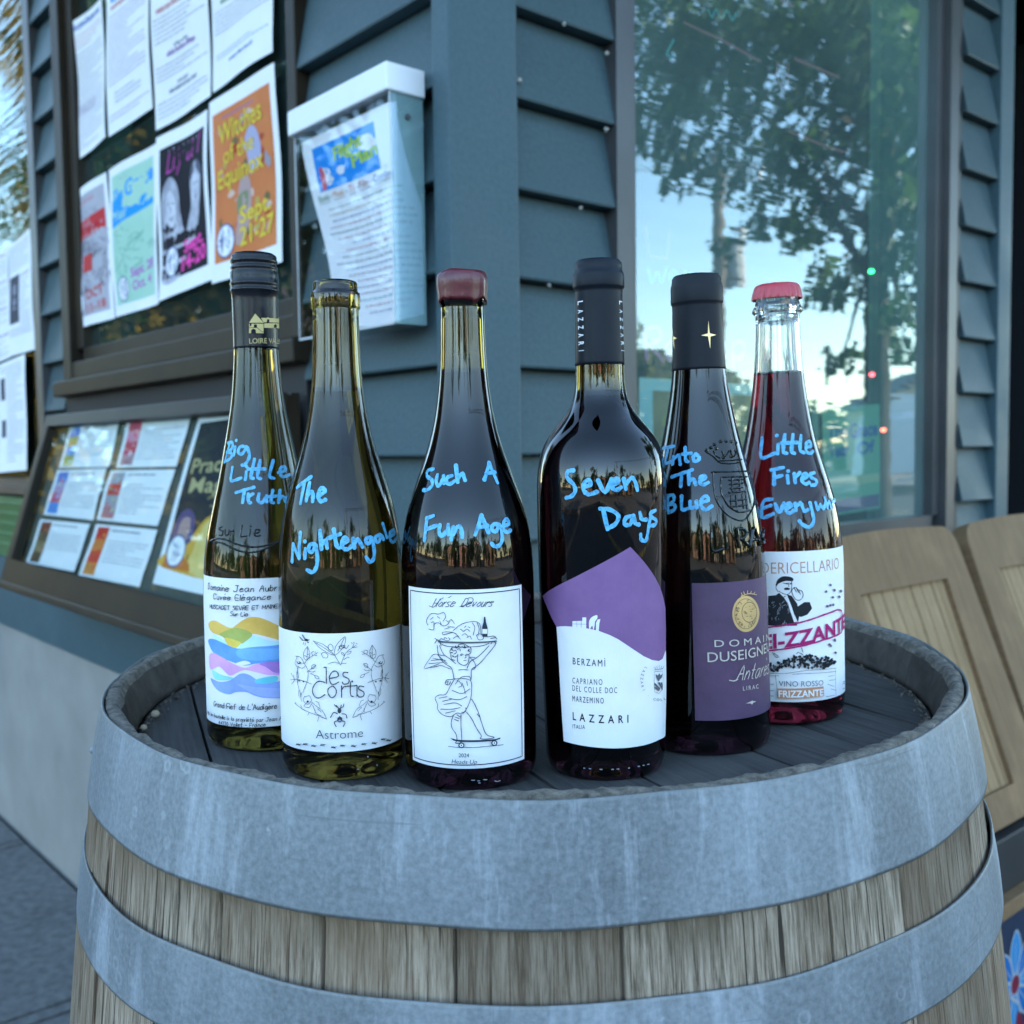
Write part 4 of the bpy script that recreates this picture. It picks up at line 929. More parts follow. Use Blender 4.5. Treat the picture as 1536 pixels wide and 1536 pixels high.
# ================================================================== BOTTLES
class Bottle: pass
def gsm(v, sg):
    k = int(sg * 4); x = np.arange(-k, k + 1); w_ = np.exp(-.5 * (x / sg) ** 2); w_ /= w_.sum()
    return np.convolve(np.pad(v, k, mode='edge'), w_, 'valid')
def bottle(label, xb, D, xt, yt, body, lip, glass, wine, yfill=None, base_r=None, base_c=.007):
    """body: (y, half width) in photograph pixels measured down the outline; lip: the same for the sharp-edged finish"""
    B = Bottle(); rb = ray(xb, 1130); az = math.atan2(rb.x, rb.y); dh = Vector((math.sin(az), math.cos(az), 0)); rh = Vector((math.cos(az), -math.sin(az), 0))
    rho = (Vector((dh.x * D - BX, dh.y * D - BY))).length
    zb = RIM + headz(min(RH, rho + .010)) + (dh.x * D - BX) * TY + (dh.y * D - BY) * TX; base = Vector((dh.x * D, dh.y * D, zb))
    def Y(y, x):
        r = ray(x, y); t = D / Vector((r.x, r.y, 0)).dot(dh); return (EYE + r * t), t
    Pt, _ = Y(yt, xt); H = Pt.z - zb; lean = math.atan2((Pt - base).dot(rh), H)
    B.M = Matrix.Translation(base) @ Matrix.Rotation(TX, 4, 'X') @ Matrix.Rotation(lean, 4, Vector((-dh.x, -dh.y, 0)) * -1)
    ax = lambda y: xb + (xt - xb) * (1130 - y) / (1130 - yt)
    def conv(tab):
        out = []
        for y, h in tab:
            P_, t = Y(y, ax(y)); out.append((P_.z - zb, h / FPX * t * math.cos(az) ** 1))
        return out
    bz = sorted(conv(body)); lz = sorted(conv(lip)); r0 = base_r or bz[0][1]
    zl = lz[0][0]
    z = np.arange(0, zl, .0015); r = np.interp(z, [q[0] for q in bz], [q[1] for q in bz]); r = gsm(r, 5.0)
    B.zs = np.concatenate([z, [q[0] for q in lz]]); B.rs = np.concatenate([r, [q[1] for q in lz]])
    rc = r[0]; c = base_c
    prof = [(0, .012), (rc * .35, .009), (rc * .62, .0045), (rc - c * 1.3, .0005), (rc - c * .9, 0), (rc - c * .5, .0009), (rc - c * .18, .0034), (rc - .0002, c)]
    prof += [(rr_, z_) for z_, rr_ in zip(z, r) if z_ > c * 1.25]; prof += [(q[1], q[0]) for q in lz]; prof += [(lz[-1][1] * .6, lz[-1][0] + .0003), (0, lz[-1][0] + .0003)]
    zf = None
    if yfill: zf = Y(yfill, ax(yfill))[0].z - zb
    zb2 = .024 if wine in (G_WHITE, G_GREEN, G_ROSSO) else -1; bm_ = G_RBASE if wine is G_ROSSO else G_BASE
    mats = [bm_ if (prof[i][1] + prof[i + 1][1]) / 2 < zb2 else (glass if (zf is not None and (prof[i][1] + prof[i + 1][1]) / 2 > zf) else wine) for i in range(len(prof) - 1)]
    B.root = empty('wine_bottle', base, label, 'bottle', 'wine bottles on the barrel')
    B.body = mb = MB(); lathe(mb, prof, wine, 128, B.M, mats=mats)
    if zf is not None:        # air space in the neck, a closed hollow with inward faces
        top = lz[-1][0] - .002; hz = [q for q in np.linspace(top, zf, 26)]; wall = .0028
        cav = [(0, top)] + [(max(.004, float(np.interp(q, B.zs, B.rs)) - wall - (.0012 if q > lz[0][0] else 0)), q) for q in hz] + [(0, zf)]
        ri = min(c_[0] for c_ in cav[1:14]); cav = [cav[0]] + [(min(a_, ri if b_ > lz[0][0] - .004 else 9), b_) for a_, b_ in cav[1:-1]] + [cav[-1]]
        lathe(mb, cav, glass, 96, B.M); B.cav_r = cav[1][0]
    B.zf = zf; B.H = lz[-1][0]; B.Y = Y; B.ax = ax; B.zb = zb; B.lz = lz
    B.surf = RevSurf(B.M, B.zs, B.rs); return B
def finish(B):
    o = B.body.build('glass', B.root, smooth=True, recalc=False); rebase(B.root, B.M.translation); return o
def zpx(B, y): return B.Y(y, B.ax(y))[0].z - B.zb
def sleeve(B, y0, y1, m, name='capsule', extra=.00035, prof=None, seg=128):
    """capsule that follows the glass from pixel row y0 (bottom) to the top"""
    z0 = zpx(B, y0); mb = MB(); z = [q for q in np.linspace(z0, B.lz[0][0], 24)][:-1] + [q[0] for q in B.lz]
    p = [(float(np.interp(z0, B.zs, B.rs)) + .00002, z0)] + [(float(np.interp(q, B.zs, B.rs)) + extra, q) for q in z]; rt = p[-1][0]; zt = p[-1][1]
    p += [(rt * .97, zt + .0005), (rt * .9, zt + .0007), (0, zt + .0007)]
    lathe(mb, p, m, seg, B.M); return mb.build(name, B.root, smooth=True, recalc=False)
def label_rect(B, u0, u1, z0, z1, m, name='label', e=.00013, n=140):
    mb = MB(); vs = []; uv = []
    for i in range(n + 1):
        for j in range(9):
            u = u0 + (u1 - u0) * i / n; z = z0 + (z1 - z0) * j / 8; vs.append(B.surf.pos(u, z, e)); uv.append((u * .04, z))
    mb.add(vs, [(i * 9 + j, (i + 1) * 9 + j, (i + 1) * 9 + j + 1, i * 9 + j + 1) for i in range(n) for j in range(8)], m, uv)
    o = mb.build(name, B.root, smooth=True, recalc=False); return o
BLACKCAP = noisy('black capsule', (.006, .007, .010), (.009, .010, .013), 40, .26, .03, spec=.3)
SLATECAP = noisy('matt slate capsule', (.008, .011, .016), (.011, .014, .020), 60, .42, .04, spec=.16)
CHARCAP = noisy('matt charcoal capsule', (.010, .012, .016), (.014, .016, .020), 60, .5, .04, spec=.16)
MW = .0023   # paint marker stroke

# ---- 1: tall green bottle, black screw cap, watercolour label
B = bottle('tall green bottle with a black screw cap and a watercolour wave label', 402, .71, 384, 384,
  [(1125, 88), (1080, 89), (1000, 89), (900, 89), (865, 88.5), (842, 87), (812, 84), (790, 79), (775, 75), (755, 71), (731, 65), (708, 59.5), (686, 55.5), (664, 51), (642, 46.8), (622, 43), (604, 40), (580, 37.3), (550, 35), (525, 33.2), (500, 33.2), (452, 34)],
  [(451, 34), (441, 34.8), (440, 36), (437, 36), (436, 34.9), (432, 34.9), (430.5, 35.9), (427.5, 35.9), (426, 34.8), (419, 35.4), (412, 34.9), (408.5, 33.2), (407, 34.5), (404, 34.5), (402.5, 33), (399, 33), (397.5, 34.4), (394, 34.4), (392, 33.2), (389, 33.6), (386.5, 32.5), (385, 29.5)],
  G_GREEN, G_GREEN)
sleeve(B, 525, 384, BLACKCAP, 'screw_cap')
A = Art(B.surf, (330, 370, 7.68), eps=.00062); IV = ink((.60, .47, .20), .4)
A.fill([(338, 878), (405, 772), (500, 878)], IV); A.fill([(338, 890), (498, 890), (498, 998), (338, 998)], IV); A.fill([(470, 822), (700, 835), (720, 878), (500, 872)], IV); A.fill([(505, 885), (722, 888), (722, 945), (505, 936)], IV)
A.fill([(525, 830), (545, 812), (565, 830)], IV); A.fill([(660, 840), (675, 795), (690, 840)], IV)
for q in ([(360, 998), (362, 960), (388, 945), (412, 960), (414, 998)], [(392, 898), (425, 898), (425, 932), (392, 932)], [(345, 886), (365, 886), (365, 915), (345, 915)], [(535, 838), (560, 838), (560, 872), (535, 872)], [(612, 905), (630, 892), (642, 905), (642, 935), (612, 935)]): A.fill(q, BLK)
A.many('430,935 470,975 498,985|338,935 430,935', .0003, BLK, False)
A.text('LOIRE VALLEY', (342, 1118), (860, 1125), 58, IV, bold=.0)
A.build('printing', B.root)
z1, z0 = B.surf.hit(372, 868)[1], B.surf.hit(372, 1091)[1]
lab = label_rect(B, math.radians(-80), math.radians(150), z0, z1, LABELP)
A = Art(B.surf, (290, 820, 4.518)); T = lambda s_: tuple(s_)
cols = [((.70, .40, .07), [(105, 520), (150, 500), (250, 550), (290, 530), (340, 495), (400, 475), (480, 490), (600, 545), (660, 570), (660, 650), (605, 640), (500, 610), (400, 590), (280, 600), (180, 600), (120, 570)]),
 ((.42, .72, .80), [(135, 590), (230, 640), (350, 620), (410, 600), (520, 640), (660, 650), (660, 700), (350, 700), (200, 680)]),
 ((.34, .36, .07), [(180, 590), (290, 550), (400, 590), (350, 645), (320, 655), (240, 635), (200, 610)]), ((.72, .46, .06), [(215, 615), (320, 645), (300, 680), (275, 692), (240, 672)]),
 ((.10, .27, .62), [(105, 630), (140, 625), (200, 650), (300, 690), (400, 680), (520, 672), (660, 665), (660, 790), (450, 790), (350, 805), (250, 775), (150, 730), (110, 665)]),
 ((.14, .36, .74), [(300, 700), (400, 690), (660, 690), (660, 740), (500, 770), (360, 765), (300, 740)]),
 ((.62, .30, .66), [(110, 740), (140, 720), (200, 750), (250, 780), (350, 820), (450, 790), (605, 775), (660, 775), (660, 860), (500, 865), (350, 835), (250, 872), (180, 812), (120, 830)]),
 ((.36, .17, .52), [(450, 795), (540, 780), (660, 778), (660, 850), (560, 855)]), ((.80, .33, .68), [(370, 825), (400, 803), (440, 797), (500, 820), (545, 862), (500, 868), (420, 845)]),
 ((.22, .56, .62), [(130, 835), (160, 850), (200, 870), (280, 890), (220, 905), (150, 895)]),
 ((.20, .30, .68), [(120, 890), (180, 915), (250, 905), (320, 860), (380, 868), (450, 910), (560, 915), (660, 900), (660, 1010), (500, 1025), (420, 1010), (360, 985), (290, 985), (240, 1000), (160, 965)]),
 ((.10, .46, .55), [(415, 905), (480, 885), (560, 875), (570, 905), (520, 925), (440, 927)]), ((.28, .36, .74), [(300, 930), (420, 950), (600, 960), (660, 975), (660, 1005), (500, 1018), (420, 1000), (350, 965)]), ((.78, .80, .86), [(290, 790), (350, 772), (390, 790), (330, 803)]), ((.78, .80, .86), [(158, 845), (175, 812), (238, 868), (210, 872)])]
for c_, pts in cols: A.fill(pts, noisy('watercolour %.2f %.2f %.2f' % c_, c_, tuple(min(.85, x * 1.35 + .03) for x in c_), 60, .75, 0), sm=True)
W_ = .00046
A.script('Domaine Jean Aubron', (103, 285), (625, 290), 40, W_, BLK, .15, .04); A.script('Cuvée Elégance', (142, 352), (522, 353), 34, W_, BLK, .1, .04)
A.script('MUSCADET SEVRE ET MAINE', (122, 415), (565, 412), 26, W_ * .9, BLK, .1, .05); A.script('Sur Lie', (258, 465), (372, 468), 28, W_ * .9, BLK, .1, .04)
A.script("Grand Fief de L'Audigère", (152, 1075), (562, 1090), 34, W_, BLK, .1, .04); A.script('Mis en bouteille à la propriété par Jean Aubron', (116, 1130), (660, 1158), 24, W_ * .8, BLK, .1, .04); A.script('44330 Vallet - France', (194, 1197), (490, 1207), 24, W_ * .85, BLK, .1, .04)
A.build('printing', lab)
EMB = mat('embossed glass', (.010, .011, .007), .04, 0, .55)
A = Art(B.surf, (300, 620, 4.518), eps=-.0001)
A.many('150,770 135,775 135,790 155,800 150,825 130,825|170,790 172,820 190,825 195,790|205,795 207,825|207,802 225,795|285,760 275,830 315,832|340,790 335,830|343,768|365,815 400,805 400,790 380,790 368,815 380,832 408,828', .0011, EMB, rise=.0007)
A.many('70,870 110,850 170,855 240,885 330,905 430,900 530,865|90,872 150,880 220,915 310,942 400,935 470,905 535,868', .0012, EMB, rise=.0009)
A.build('embossing', B.root)
A = Art(B.surf, (300, 620, 4.518), eps=.0002)
A.many('205,195 170,325|190,200 222,200 216,242 182,262|182,262 213,268 210,305 166,330|240,225 232,285|248,183|318,228 275,225 260,262 285,275 312,240 320,228 335,280 325,320 300,350 285,350|222,365 213,455 280,438|315,395 308,450|317,360|370,310 345,430 362,440|408,318 390,425 412,443|325,378 440,376|495,318 470,420 500,440|528,402 575,385 575,365 550,365 538,400 558,430 605,415|245,537 368,500|302,520 290,605|328,545 330,600 345,605|330,565 360,545|400,545 394,590 420,605 445,568|450,558 452,600|492,520 480,595 498,605|458,566 518,560|540,520 530,605|534,582 560,562 575,595 588,606|610,560 575,578 600,600 600,628', MW * .92, MARKER)
A.build('handwriting', B.root); finish(B)

# ---- 2: olive bottle without capsule, line drawing label
B = bottle('olive bottle without a capsule, its white label a line drawing of birds and flowers', 517, .641, 505, 424,
  [(1150, 92), (1100, 93), (1000, 93.5), (900, 93.5), (860, 93), (820, 91), (795, 88.5), (768, 84.3), (742, 77.8), (716, 70), (690, 61.5), (664, 53.3), (640, 47.3), (625, 44.6), (600, 40.4), (586, 38.7), (560, 36.6), (520, 35), (470, 34.2)],
  [(466, 34.3), (465, 36.3), (463, 36.8), (446, 36.8), (442, 36.4), (440.5, 34.2), (438, 33.4), (428, 33.2), (425.5, 32), (424, 29)], G_OLIVE, G_WHITE, 588)
mb = MB(); za, zb_ = zpx(B, 546), zpx(B, 430); lathe(mb, [(0, za), (B.cav_r - .0002, za), (B.cav_r - .0002, zb_), (0, zb_)], CORK, 48, B.M); mb.build('cork', B.root, recalc=False)
z1, z0 = B.surf.hit(510, 950)[1], B.surf.hit(510, 1128)[1]
lab = label_rect(B, math.radians(-120), math.radians(66), z0, z1, LABELP)
A = Art(B.surf, (410, 900, 5.486)); w1 = .00026; INK2 = ink((.035, .05, .055))
A.many('330,335 420,370 500,450 460,440 380,390 330,335|500,440 520,370 590,300 585,370 540,430 505,455|350,350 430,400 490,445|530,420 585,310|450,380 470,360 490,380 490,410 460,410 450,380|395,440 420,430 450,450 440,475 410,470 395,440|555,535 520,480 500,440|555,535 575,480 600,430 650,390|560,520 600,520|585,460 560,440 570,430 590,455|610,430 640,420 630,440 605,445|580,490 610,470 625,475|600,400 570,370 555,385|560,380 600,395 620,370|450,525 500,510 540,520|640,350 650,355|660,345 665,355|680,355 690,360|650,390 660,360|650,390 680,370|650,390 690,385|540,380 550,400 575,395 590,375 560,370 540,380', w1, INK2)
A.many('220,300 250,330 235,325 222,302|240,285 265,325 250,290 240,285|250,330 290,330 300,320|270,315 290,345|255,345 250,365|270,350 265,372|285,345 295,350', w1 * 1.2, INK2); A.blob((276, 328), 16, 10, INK2)
for sx in (0, 1):
    f = (lambda x: x) if not sx else (lambda x: 1090 - x)
    st = '285,380 255,430 260,480 285,490 305,440 285,380|285,390 282,485|262,455 282,465|300,440 283,450|280,490 265,515 250,520|190,460 200,470 185,520 205,560 200,640 215,720 235,780|190,460 230,470 260,520 290,580 285,660 262,720 250,760|205,545 240,560 265,545|208,590 215,640|215,540 200,600 210,680|230,770 238,830|240,760 225,800|215,740 218,790|150,655 200,650 260,665 320,690|155,600 185,655|185,655 160,690|175,615 178,650|280,490 330,455 370,430|330,455 320,430 340,420|345,450 365,455|350,435 350,420|285,590 320,560 355,535|320,560 325,535 350,530 345,555 320,565|300,585 330,590 350,580|345,620 355,640 380,645 370,625 345,618|310,600 350,620|185,845 240,890 300,920 380,950 440,975|195,840 190,850|240,890 235,860|300,925 290,945|380,955 370,995|400,960 440,975|265,790 255,820 275,850 300,850 320,820 305,785 280,790 265,790|290,835 260,870 300,880 325,850|320,835 360,870 410,910 440,970|330,860 360,930 400,950|370,890 400,920|355,830 375,840 390,880|350,900 350,930'
    for s_ in st.split('|'): A.stroke([(f(float(p.split(',')[0])) , float(p.split(',')[1]) - (12 if sx else 0)) for p in s_.split()], w1, INK2)
    A.stroke([(f(205), 505), (f(215), 520), (f(235), 515), (f(222), 505)], w1 * 2.2, INK2); A.blob((f(222), 660), 7, 7, INK2); A.blob((f(258), 667), 7, 7, INK2); A.blob((f(292), 832), 9, 9, INK2)
A.blob((545, 905), 15, 22, INK2); A.blob((548, 975), 20, 26, INK2); A.blob((535, 950), 8, 8, LABELP); A.blob((560, 950), 8, 8, LABELP); A.blob((548, 985), 11, 7, ink((.3, .3, .45)))
A.many('540,885 520,870 505,855|552,885 575,870 580,850|530,930 500,920 475,960|565,930 595,935 605,965|530,985 505,1000 520,1035|565,985 590,1000 575,1035|535,880 520,860|555,880 560,858', w1 * 2, INK2)
A.many('441,550 442,580 442,630 443,680|424,548 440,548|468,640 535,622 522,582 490,585 466,630 478,680 505,688 540,668|612,592 580,590 575,618 618,645 615,678 580,686 568,670|432,672 385,662 350,690 334,740 350,785 385,800 432,772|486,702 458,725 458,765 485,798 515,775 520,735 498,704 486,702|562,700 562,795|562,735 580,708 602,706|632,668 632,770 655,790|608,703 665,700 682,700 682,785|735,708 705,702 695,725 735,752 732,785 700,792 688,775', .00062, INK2)
A.dot((645, 664), .0011, INK2)
A.text('Astrome', (362, 1130), (730, 1118), 72, INK2, bold=-.012)
for k, x in enumerate([225, 280, 345, 415, 500, 570, 655, 735, 815, 885, 925]):
    y = 1182 + 12 * math.sin(k * 2.1) - 45 * ((x - 480) / 480) ** 2 + 12; y = [1182, 1180, 1192, 1185, 1203, 1190, 1192, 1178, 1170, 1140, 1148][k]
    d = .45 if k % 2 else -.35; A.blob((x - 8, y), 11, 6, INK2, 8); A.blob((x + 8, y - 6 * d), 9, 5, INK2, 8); A.many('%d,%d %d,%d|%d,%d %d,%d|%d,%d %d,%d' % (x - 14, y - 10, x + 6, y + 10, x - 2, y - 11, x + 16, y + 9, x - 20, y + 4, x + 24, y - 6), w1 * .9, INK2)
A.build('printing', lab)
A = Art(B.surf, (300, 620, 4.518))
A.many('660,502 755,430|712,460 684,610|745,470 722,592|728,562 755,532 768,548 765,597|800,562 845,532 836,506 812,520 804,572 824,597 852,585', MW * 1.08, MARKER)
A.crop = (420, 560, 3.84)
A.many('72,1086 78,982|79,985 112,1066|120,915 112,1066|148,1010 144,1066|146,968|205,985 176,985 167,1020 190,1026 208,988 216,1060 212,1112 190,1145 158,1132|232,905 240,1012|240,985 262,960 272,1006|310,896 326,990 342,1004|275,950 348,925|356,985 386,965 376,944 358,965 362,1005 388,1012 412,995|420,950 428,1006|427,982 446,954 462,978 474,1000|522,945 496,950 494,975 514,976 526,945 540,1020 536,1068 515,1086 494,1058|575,930 550,940 548,966 568,966 580,932 594,956|588,865 612,945|624,942 656,920 650,903 630,918 630,955 648,972 672,938', MW * 1.02, MARKER)
A.build('handwriting', B.root)
A = Art(B.surf, (410, 900, 5.486)); A.many('690,1390 700,1392|775,1285 778,1290|850,1355 853,1360', .0006, LGREY); A.build('mould_marks', B.root); finish(B)

# ---- 3: dark bottle, dripped red wax, cherub label
B = bottle('dark bottle sealed with red wax, its white label showing a skateboarding cherub', 707, .617, 693, 412,
  [(1170, 96.5), (1130, 98), (1050, 99), (950, 99.3), (880, 99.2), (840, 98.5), (800, 95.5), (773, 90.7), (747, 82.5), (720, 72.8), (693, 63), (667, 54), (640, 47), (620, 42.6), (600, 39.9), (580, 37.4), (560, 35.4), (530, 33.6), (465, 32.6)],
  [(462, 32.6), (460, 34.8), (444, 34.8), (441, 33.2), (420, 33), (415, 31)], G_OLIVE, G_RED, 560)
mb = MB(); za, zb_ = zpx(B, 530), zpx(B, 425); lathe(mb, [(0, za), (B.cav_r - .0002, za), (B.cav_r - .0002, zb_), (0, zb_)], CORK, 48, B.M); mb.build('cork', B.root, recalc=False)
WAX = noisy('red sealing wax', (.085, .012, .017), (.115, .018, .024), 40, .28, .12, bdist=.0015)
mb = MB(); zt, zl_ = zpx(B, 409), zpx(B, 456); prof = [(452.5, 33.4), (455, 35.6), (450, 36.2), (446, 36.4), (442, 36.6), (438, 37.0), (432, 37.6), (426, 37.9), (420, 37.6), (415, 36.2), (411.5, 33.5), (409.5, 28)]
pz = [(h / FPX * .617, zpx(B, y)) for y, h in prof]; sg = 96; vs = []; fs = []; n = len(pz)
for i in range(sg):
    an = 2 * PI * i / sg; lump = 1 + .012 * math.sin(an * 5 + 1) + .010 * math.sin(an * 9) + .006 * math.sin(an * 17 + 2); drip = .0011 * (math.sin(an * 4 + .6) + .6 * math.sin(an * 7 + 2)) + (.0016 if abs(math.sin(an * 2.5 + .8)) > .93 else 0)
    for k, (r_, z_) in enumerate(pz):
        wgt = max(0, 1 - k / 4); vs.append(B.M @ Vector((r_ * lump * math.cos(an), r_ * lump * math.sin(an), z_ - drip * wgt - (.0005 * math.sin(an * 3 + k)) * (k > 6))))
vs.append(B.M @ Vector((0, 0, zt + .0016)))
for i in range(sg):
    for k in range(n - 1): fs.append((i * n + k, ((i + 1) % sg) * n + k, ((i + 1) % sg) * n + k + 1, i * n + k + 1))
    fs.append((i * n + n - 1, ((i + 1) % sg) * n + n - 1, sg * n))
mb.add(vs, fs, WAX); mb.build('wax_seal', B.root, smooth=True, recalc=False)
uL, uR = B.surf.hit(613, 878)[0], B.surf.hit(781, 877)[0]; z1, z0 = B.surf.hit(697, 884.5)[1], B.surf.hit(703, 1153)[1]
uL2, uR2 = B.surf.hit(620, 1140)[0], B.surf.hit(787, 1141)[0]
uL, uR = (uL + uL2) / 2, (uR + uR2) / 2
lab = label_rect(B, uL, uR, z0, z1, LABELP)
A = Art(B.surf, (590, 840, 4.265)); I3 = ink((.03, .04, .06)); w1 = .00032
mg = .0022; ur = B.surf.r(z0 + .02); du = mg / ur
A.stroke(None, .0006, I3, sm=False, closed=True, uvin=[np.array(q) for a_, b_ in (((uL + du, z0 + mg), (uR - du, z0 + mg)), ((uR - du, z0 + mg), (uR - du, z1 - mg)), ((uR - du, z1 - mg), (uL + du, z1 - mg)), ((uL + du, z1 - mg), (uL + du, z0 + mg))) for q in [(a_[0] + (b_[0] - a_[0]) * t / 12, a_[1] + (b_[1] - a_[1]) * t / 12) for t in range(12)]])
A.script('Horse', (250, 297), (385, 297), 52, w1 * 1.1, I3, .75); A.script('Devours', (432, 297), (625, 294), 52, w1 * 1.1, I3, .75); A.many('232,292 262,300 300,256 322,240|355,240 372,230|425,296 470,285 508,262 505,242 480,242|600,272 640,270', w1, I3)
A.many('355,1190 420,1197 520,1197 600,1190 700,1180', w1, I3)
A.many('225,415 215,390 235,350 260,340 290,345 325,335 335,365 320,390|230,440 260,445 265,410 290,400 320,420 350,410 370,380 392,405|240,380 258,365|285,360 300,372|330,440 360,432|350,425 392,428|245,400 262,395 262,430|300,390 310,415|340,385 355,395', w1, I3)
A.many('385,450 420,420 460,400 520,392 552,410 560,470|420,490 400,470 380,462 350,470 320,475 318,462 340,458 380,460|430,440 450,455 470,440 490,455|505,400 520,430 510,480|535,400 548,440 540,485|440,480 460,470 480,490|455,430 465,420|480,425 490,432|345,500 330,495 330,510 350,515 365,505 355,495|300,510 310,500 325,510|530,480 550,470 575,485 570,505 545,508 530,480|470,495 490,485 500,505|385,500 410,485 430,505', w1, I3)
A.fill([(578, 362), (586, 362), (590, 395), (600, 430), (600, 490), (568, 490), (566, 430), (575, 395)], I3); A.fill([(568, 440), (598, 440), (598, 470), (568, 470)], LABELP)
A.fill([(290, 515), (420, 520), (560, 520), (655, 512), (662, 520), (560, 530), (420, 532), (292, 526)], ink((.10, .11, .13))); A.many('270,500 300,515 330,520|600,490 640,485 660,505|305,530 340,548 440,555 560,548 610,530|620,500 650,495', w1 * 1.2, I3)
A.many('270,530 285,510 300,525 310,545|285,545 290,590 305,630 340,665 375,690 390,755|300,545 325,600 365,630 400,660|610,545 560,600 520,630 490,650 472,690|650,525 645,545 610,590 560,650 525,680 500,700 498,760|620,535 635,520 655,530', w1 * 1.25, I3)
A.many('370,600 365,580 385,555 410,560 420,540 450,535 475,548 495,560 495,590 485,600|370,600 375,630 395,640|385,580 400,575 405,590 390,600|410,570 425,565 430,580|440,550 455,560 470,555|395,620 410,610|480,575 490,585|415,600 412,640 425,660 455,672 478,655 485,620 482,600|430,603 440,598 448,602|465,600 478,600|462,605 465,620 457,625|452,640 468,638|432,608 442,606|468,606 476,606', w1 * 1.2, I3)
A.many('375,560 380,575|400,548 405,560|455,545 460,556|380,610 390,615|372,590 382,590|420,550 430,556|485,568 478,580', w1 * 1.8, I3)
A.many('330,610 270,600 240,630 205,690 240,685 275,680 310,672 345,685 372,695|250,640 320,630|235,660 330,650|260,625 340,640|290,605 350,660|225,690 300,660', w1, I3)
A.many('500,700 520,690 525,670 510,640 490,620 520,620|420,700 450,698 480,700|395,755 380,760 345,765 340,790 360,795 370,775|355,770 352,795|335,780 350,775', w1 * 1.2, I3)
A.many('395,757 370,800 340,855 300,860 275,880 290,920 290,950 320,985 370,998 410,975 450,975 490,900 500,830 495,770 450,755 395,757|410,770 440,745 485,742 495,765|400,790 420,770 440,800 420,810|380,830 440,850 490,820|360,880 420,890 470,870|330,920 400,910 440,930|310,950 380,950 430,940|300,880 350,870|320,900 380,885|340,975 400,960|440,780 455,820 460,850|470,770 475,800', w1 * 1.15, I3)
A.many('390,985 375,1030 380,1070 405,1110 410,1150 400,1165 430,1165 440,1140 435,1060 435,985|500,885 520,920 545,980 560,1030 590,1110 640,1130 600,1140 555,1138 560,1120 530,1070 500,1010 470,970|440,970 462,965 465,940|535,980 550,1000|410,985 430,1000|400,1000 425,1010|395,1015 420,1025', w1 * 1.3, I3)
A.fill([(368, 1132), (400, 1142), (420, 1145), (650, 1140), (678, 1130), (675, 1140), (640, 1152), (430, 1158), (390, 1150)], I3)
for cx_ in (438, 640): A.blob((cx_, 1180 - (cx_ > 500) * 14), 19, 18, I3, 16); A.blob((cx_, 1180 - (cx_ > 500) * 14), 12, 11, LABELP, 12); A.blob((cx_, 1180 - (cx_ > 500) * 14), 5, 5, I3, 8)
A.text('2024', (422, 1256), (485, 1256), 25, I3); A.text('Heads Up', (378, 1296), (534, 1298), 28, I3, shear=.22, bold=-.006)
A.build('printing', lab)
A = Art(B.surf, (600, 560, 3.746))
A.many('190,538 160,545 153,575 180,598 182,630 155,655 132,655|212,570 205,608 220,632 242,595|246,575 248,618|292,575 268,585 262,610 280,622 307,605|315,515 325,612|326,588 350,562 366,602|500,500 472,600|498,500 546,615|482,562 532,555|155,815 146,880 140,940|150,815 190,800|150,877 207,855|226,850 222,890 236,915 262,888|272,850 274,905|302,862 288,936|298,905 325,862 344,872 350,920|458,795 422,906|456,795 496,896|436,866 492,855|552,848 520,850 514,880 538,886 556,850 572,920 560,962 532,972 512,955|580,856 607,845 600,820 580,835 580,880 600,892 618,880', MW, MARKER)
A.build('handwriting', B.root)
A = Art(B.surf, (590, 840, 4.265)); A.many('500,1408 520,1408|540,1412 552,1412|575,1404 598,1404|648,1412 665,1416 682,1410|545,1425 556,1425', .0005, LGREY); A.build('mould_marks', B.root); finish(B)

# ---- 4: broad-shouldered bottle, slate capsule, purple and white label
B = bottle('broad shouldered dark bottle with a slate capsule and a slanted purple and white label', 908, .627, 896, 394,
  [(1165, 87), (1130, 88.5), (1060, 91), (1000, 93), (900, 95.5), (800, 97), (740, 97.3), (715, 97), (693, 95), (675, 91), (664, 87), (653, 81.5), (645, 76), (638, 68.5), (632, 60), (626, 52), (619, 46.5), (612, 42.8), (604, 39), (596, 37.2), (580, 36.5), (548, 36.2), (500, 35.2), (442, 34.6)],
  [(437, 34.6), (435.5, 37.2), (432, 37.7), (416, 37.5), (413, 36.6), (411, 34.8), (404, 34.6), (398, 34), (395, 31.5)], G_OLIVE, G_RED, 593)
sleeve(B, 549, 394, SLATECAP)
A = Art(B.surf, (840, 370, 6.4), eps=.0006)
for k, ch in enumerate('LAZZARI'):
    y = [540, 622, 698, 776, 852, 930, 1002][k]
    for x0, dx in ((179 + k * 1.8, 46), (561 + k * 3, 26)):
        u0 = A.uv((x0, y)); u1 = A.uv((x0 + dx, y)); hh = (A.uv((x0, y - 18))[1] - A.uv((x0, y + 18))[1])
        v_, f_, wd_ = text_mesh(ch, 0, .02, 1); wd_ = max(wd_, .3)
        A.tris([(u0[0] + (u1[0] - u0[0]) * (p[1] / CAPH), (u0[1] + u1[1]) / 2 - (p[0] / wd_ - .5) * hh * (.35 if ch == 'I' else 1)) for p in v_], f_, WHITEI, 0)
A.build('printing', B.root)
A = Art(B.surf, (800, 800, 3.936), eps=.00013); PURP = noisy('purple label paper', (.185, .085, .225), (.23, .11, .27), 60, .7, .25, bdist=.0003)
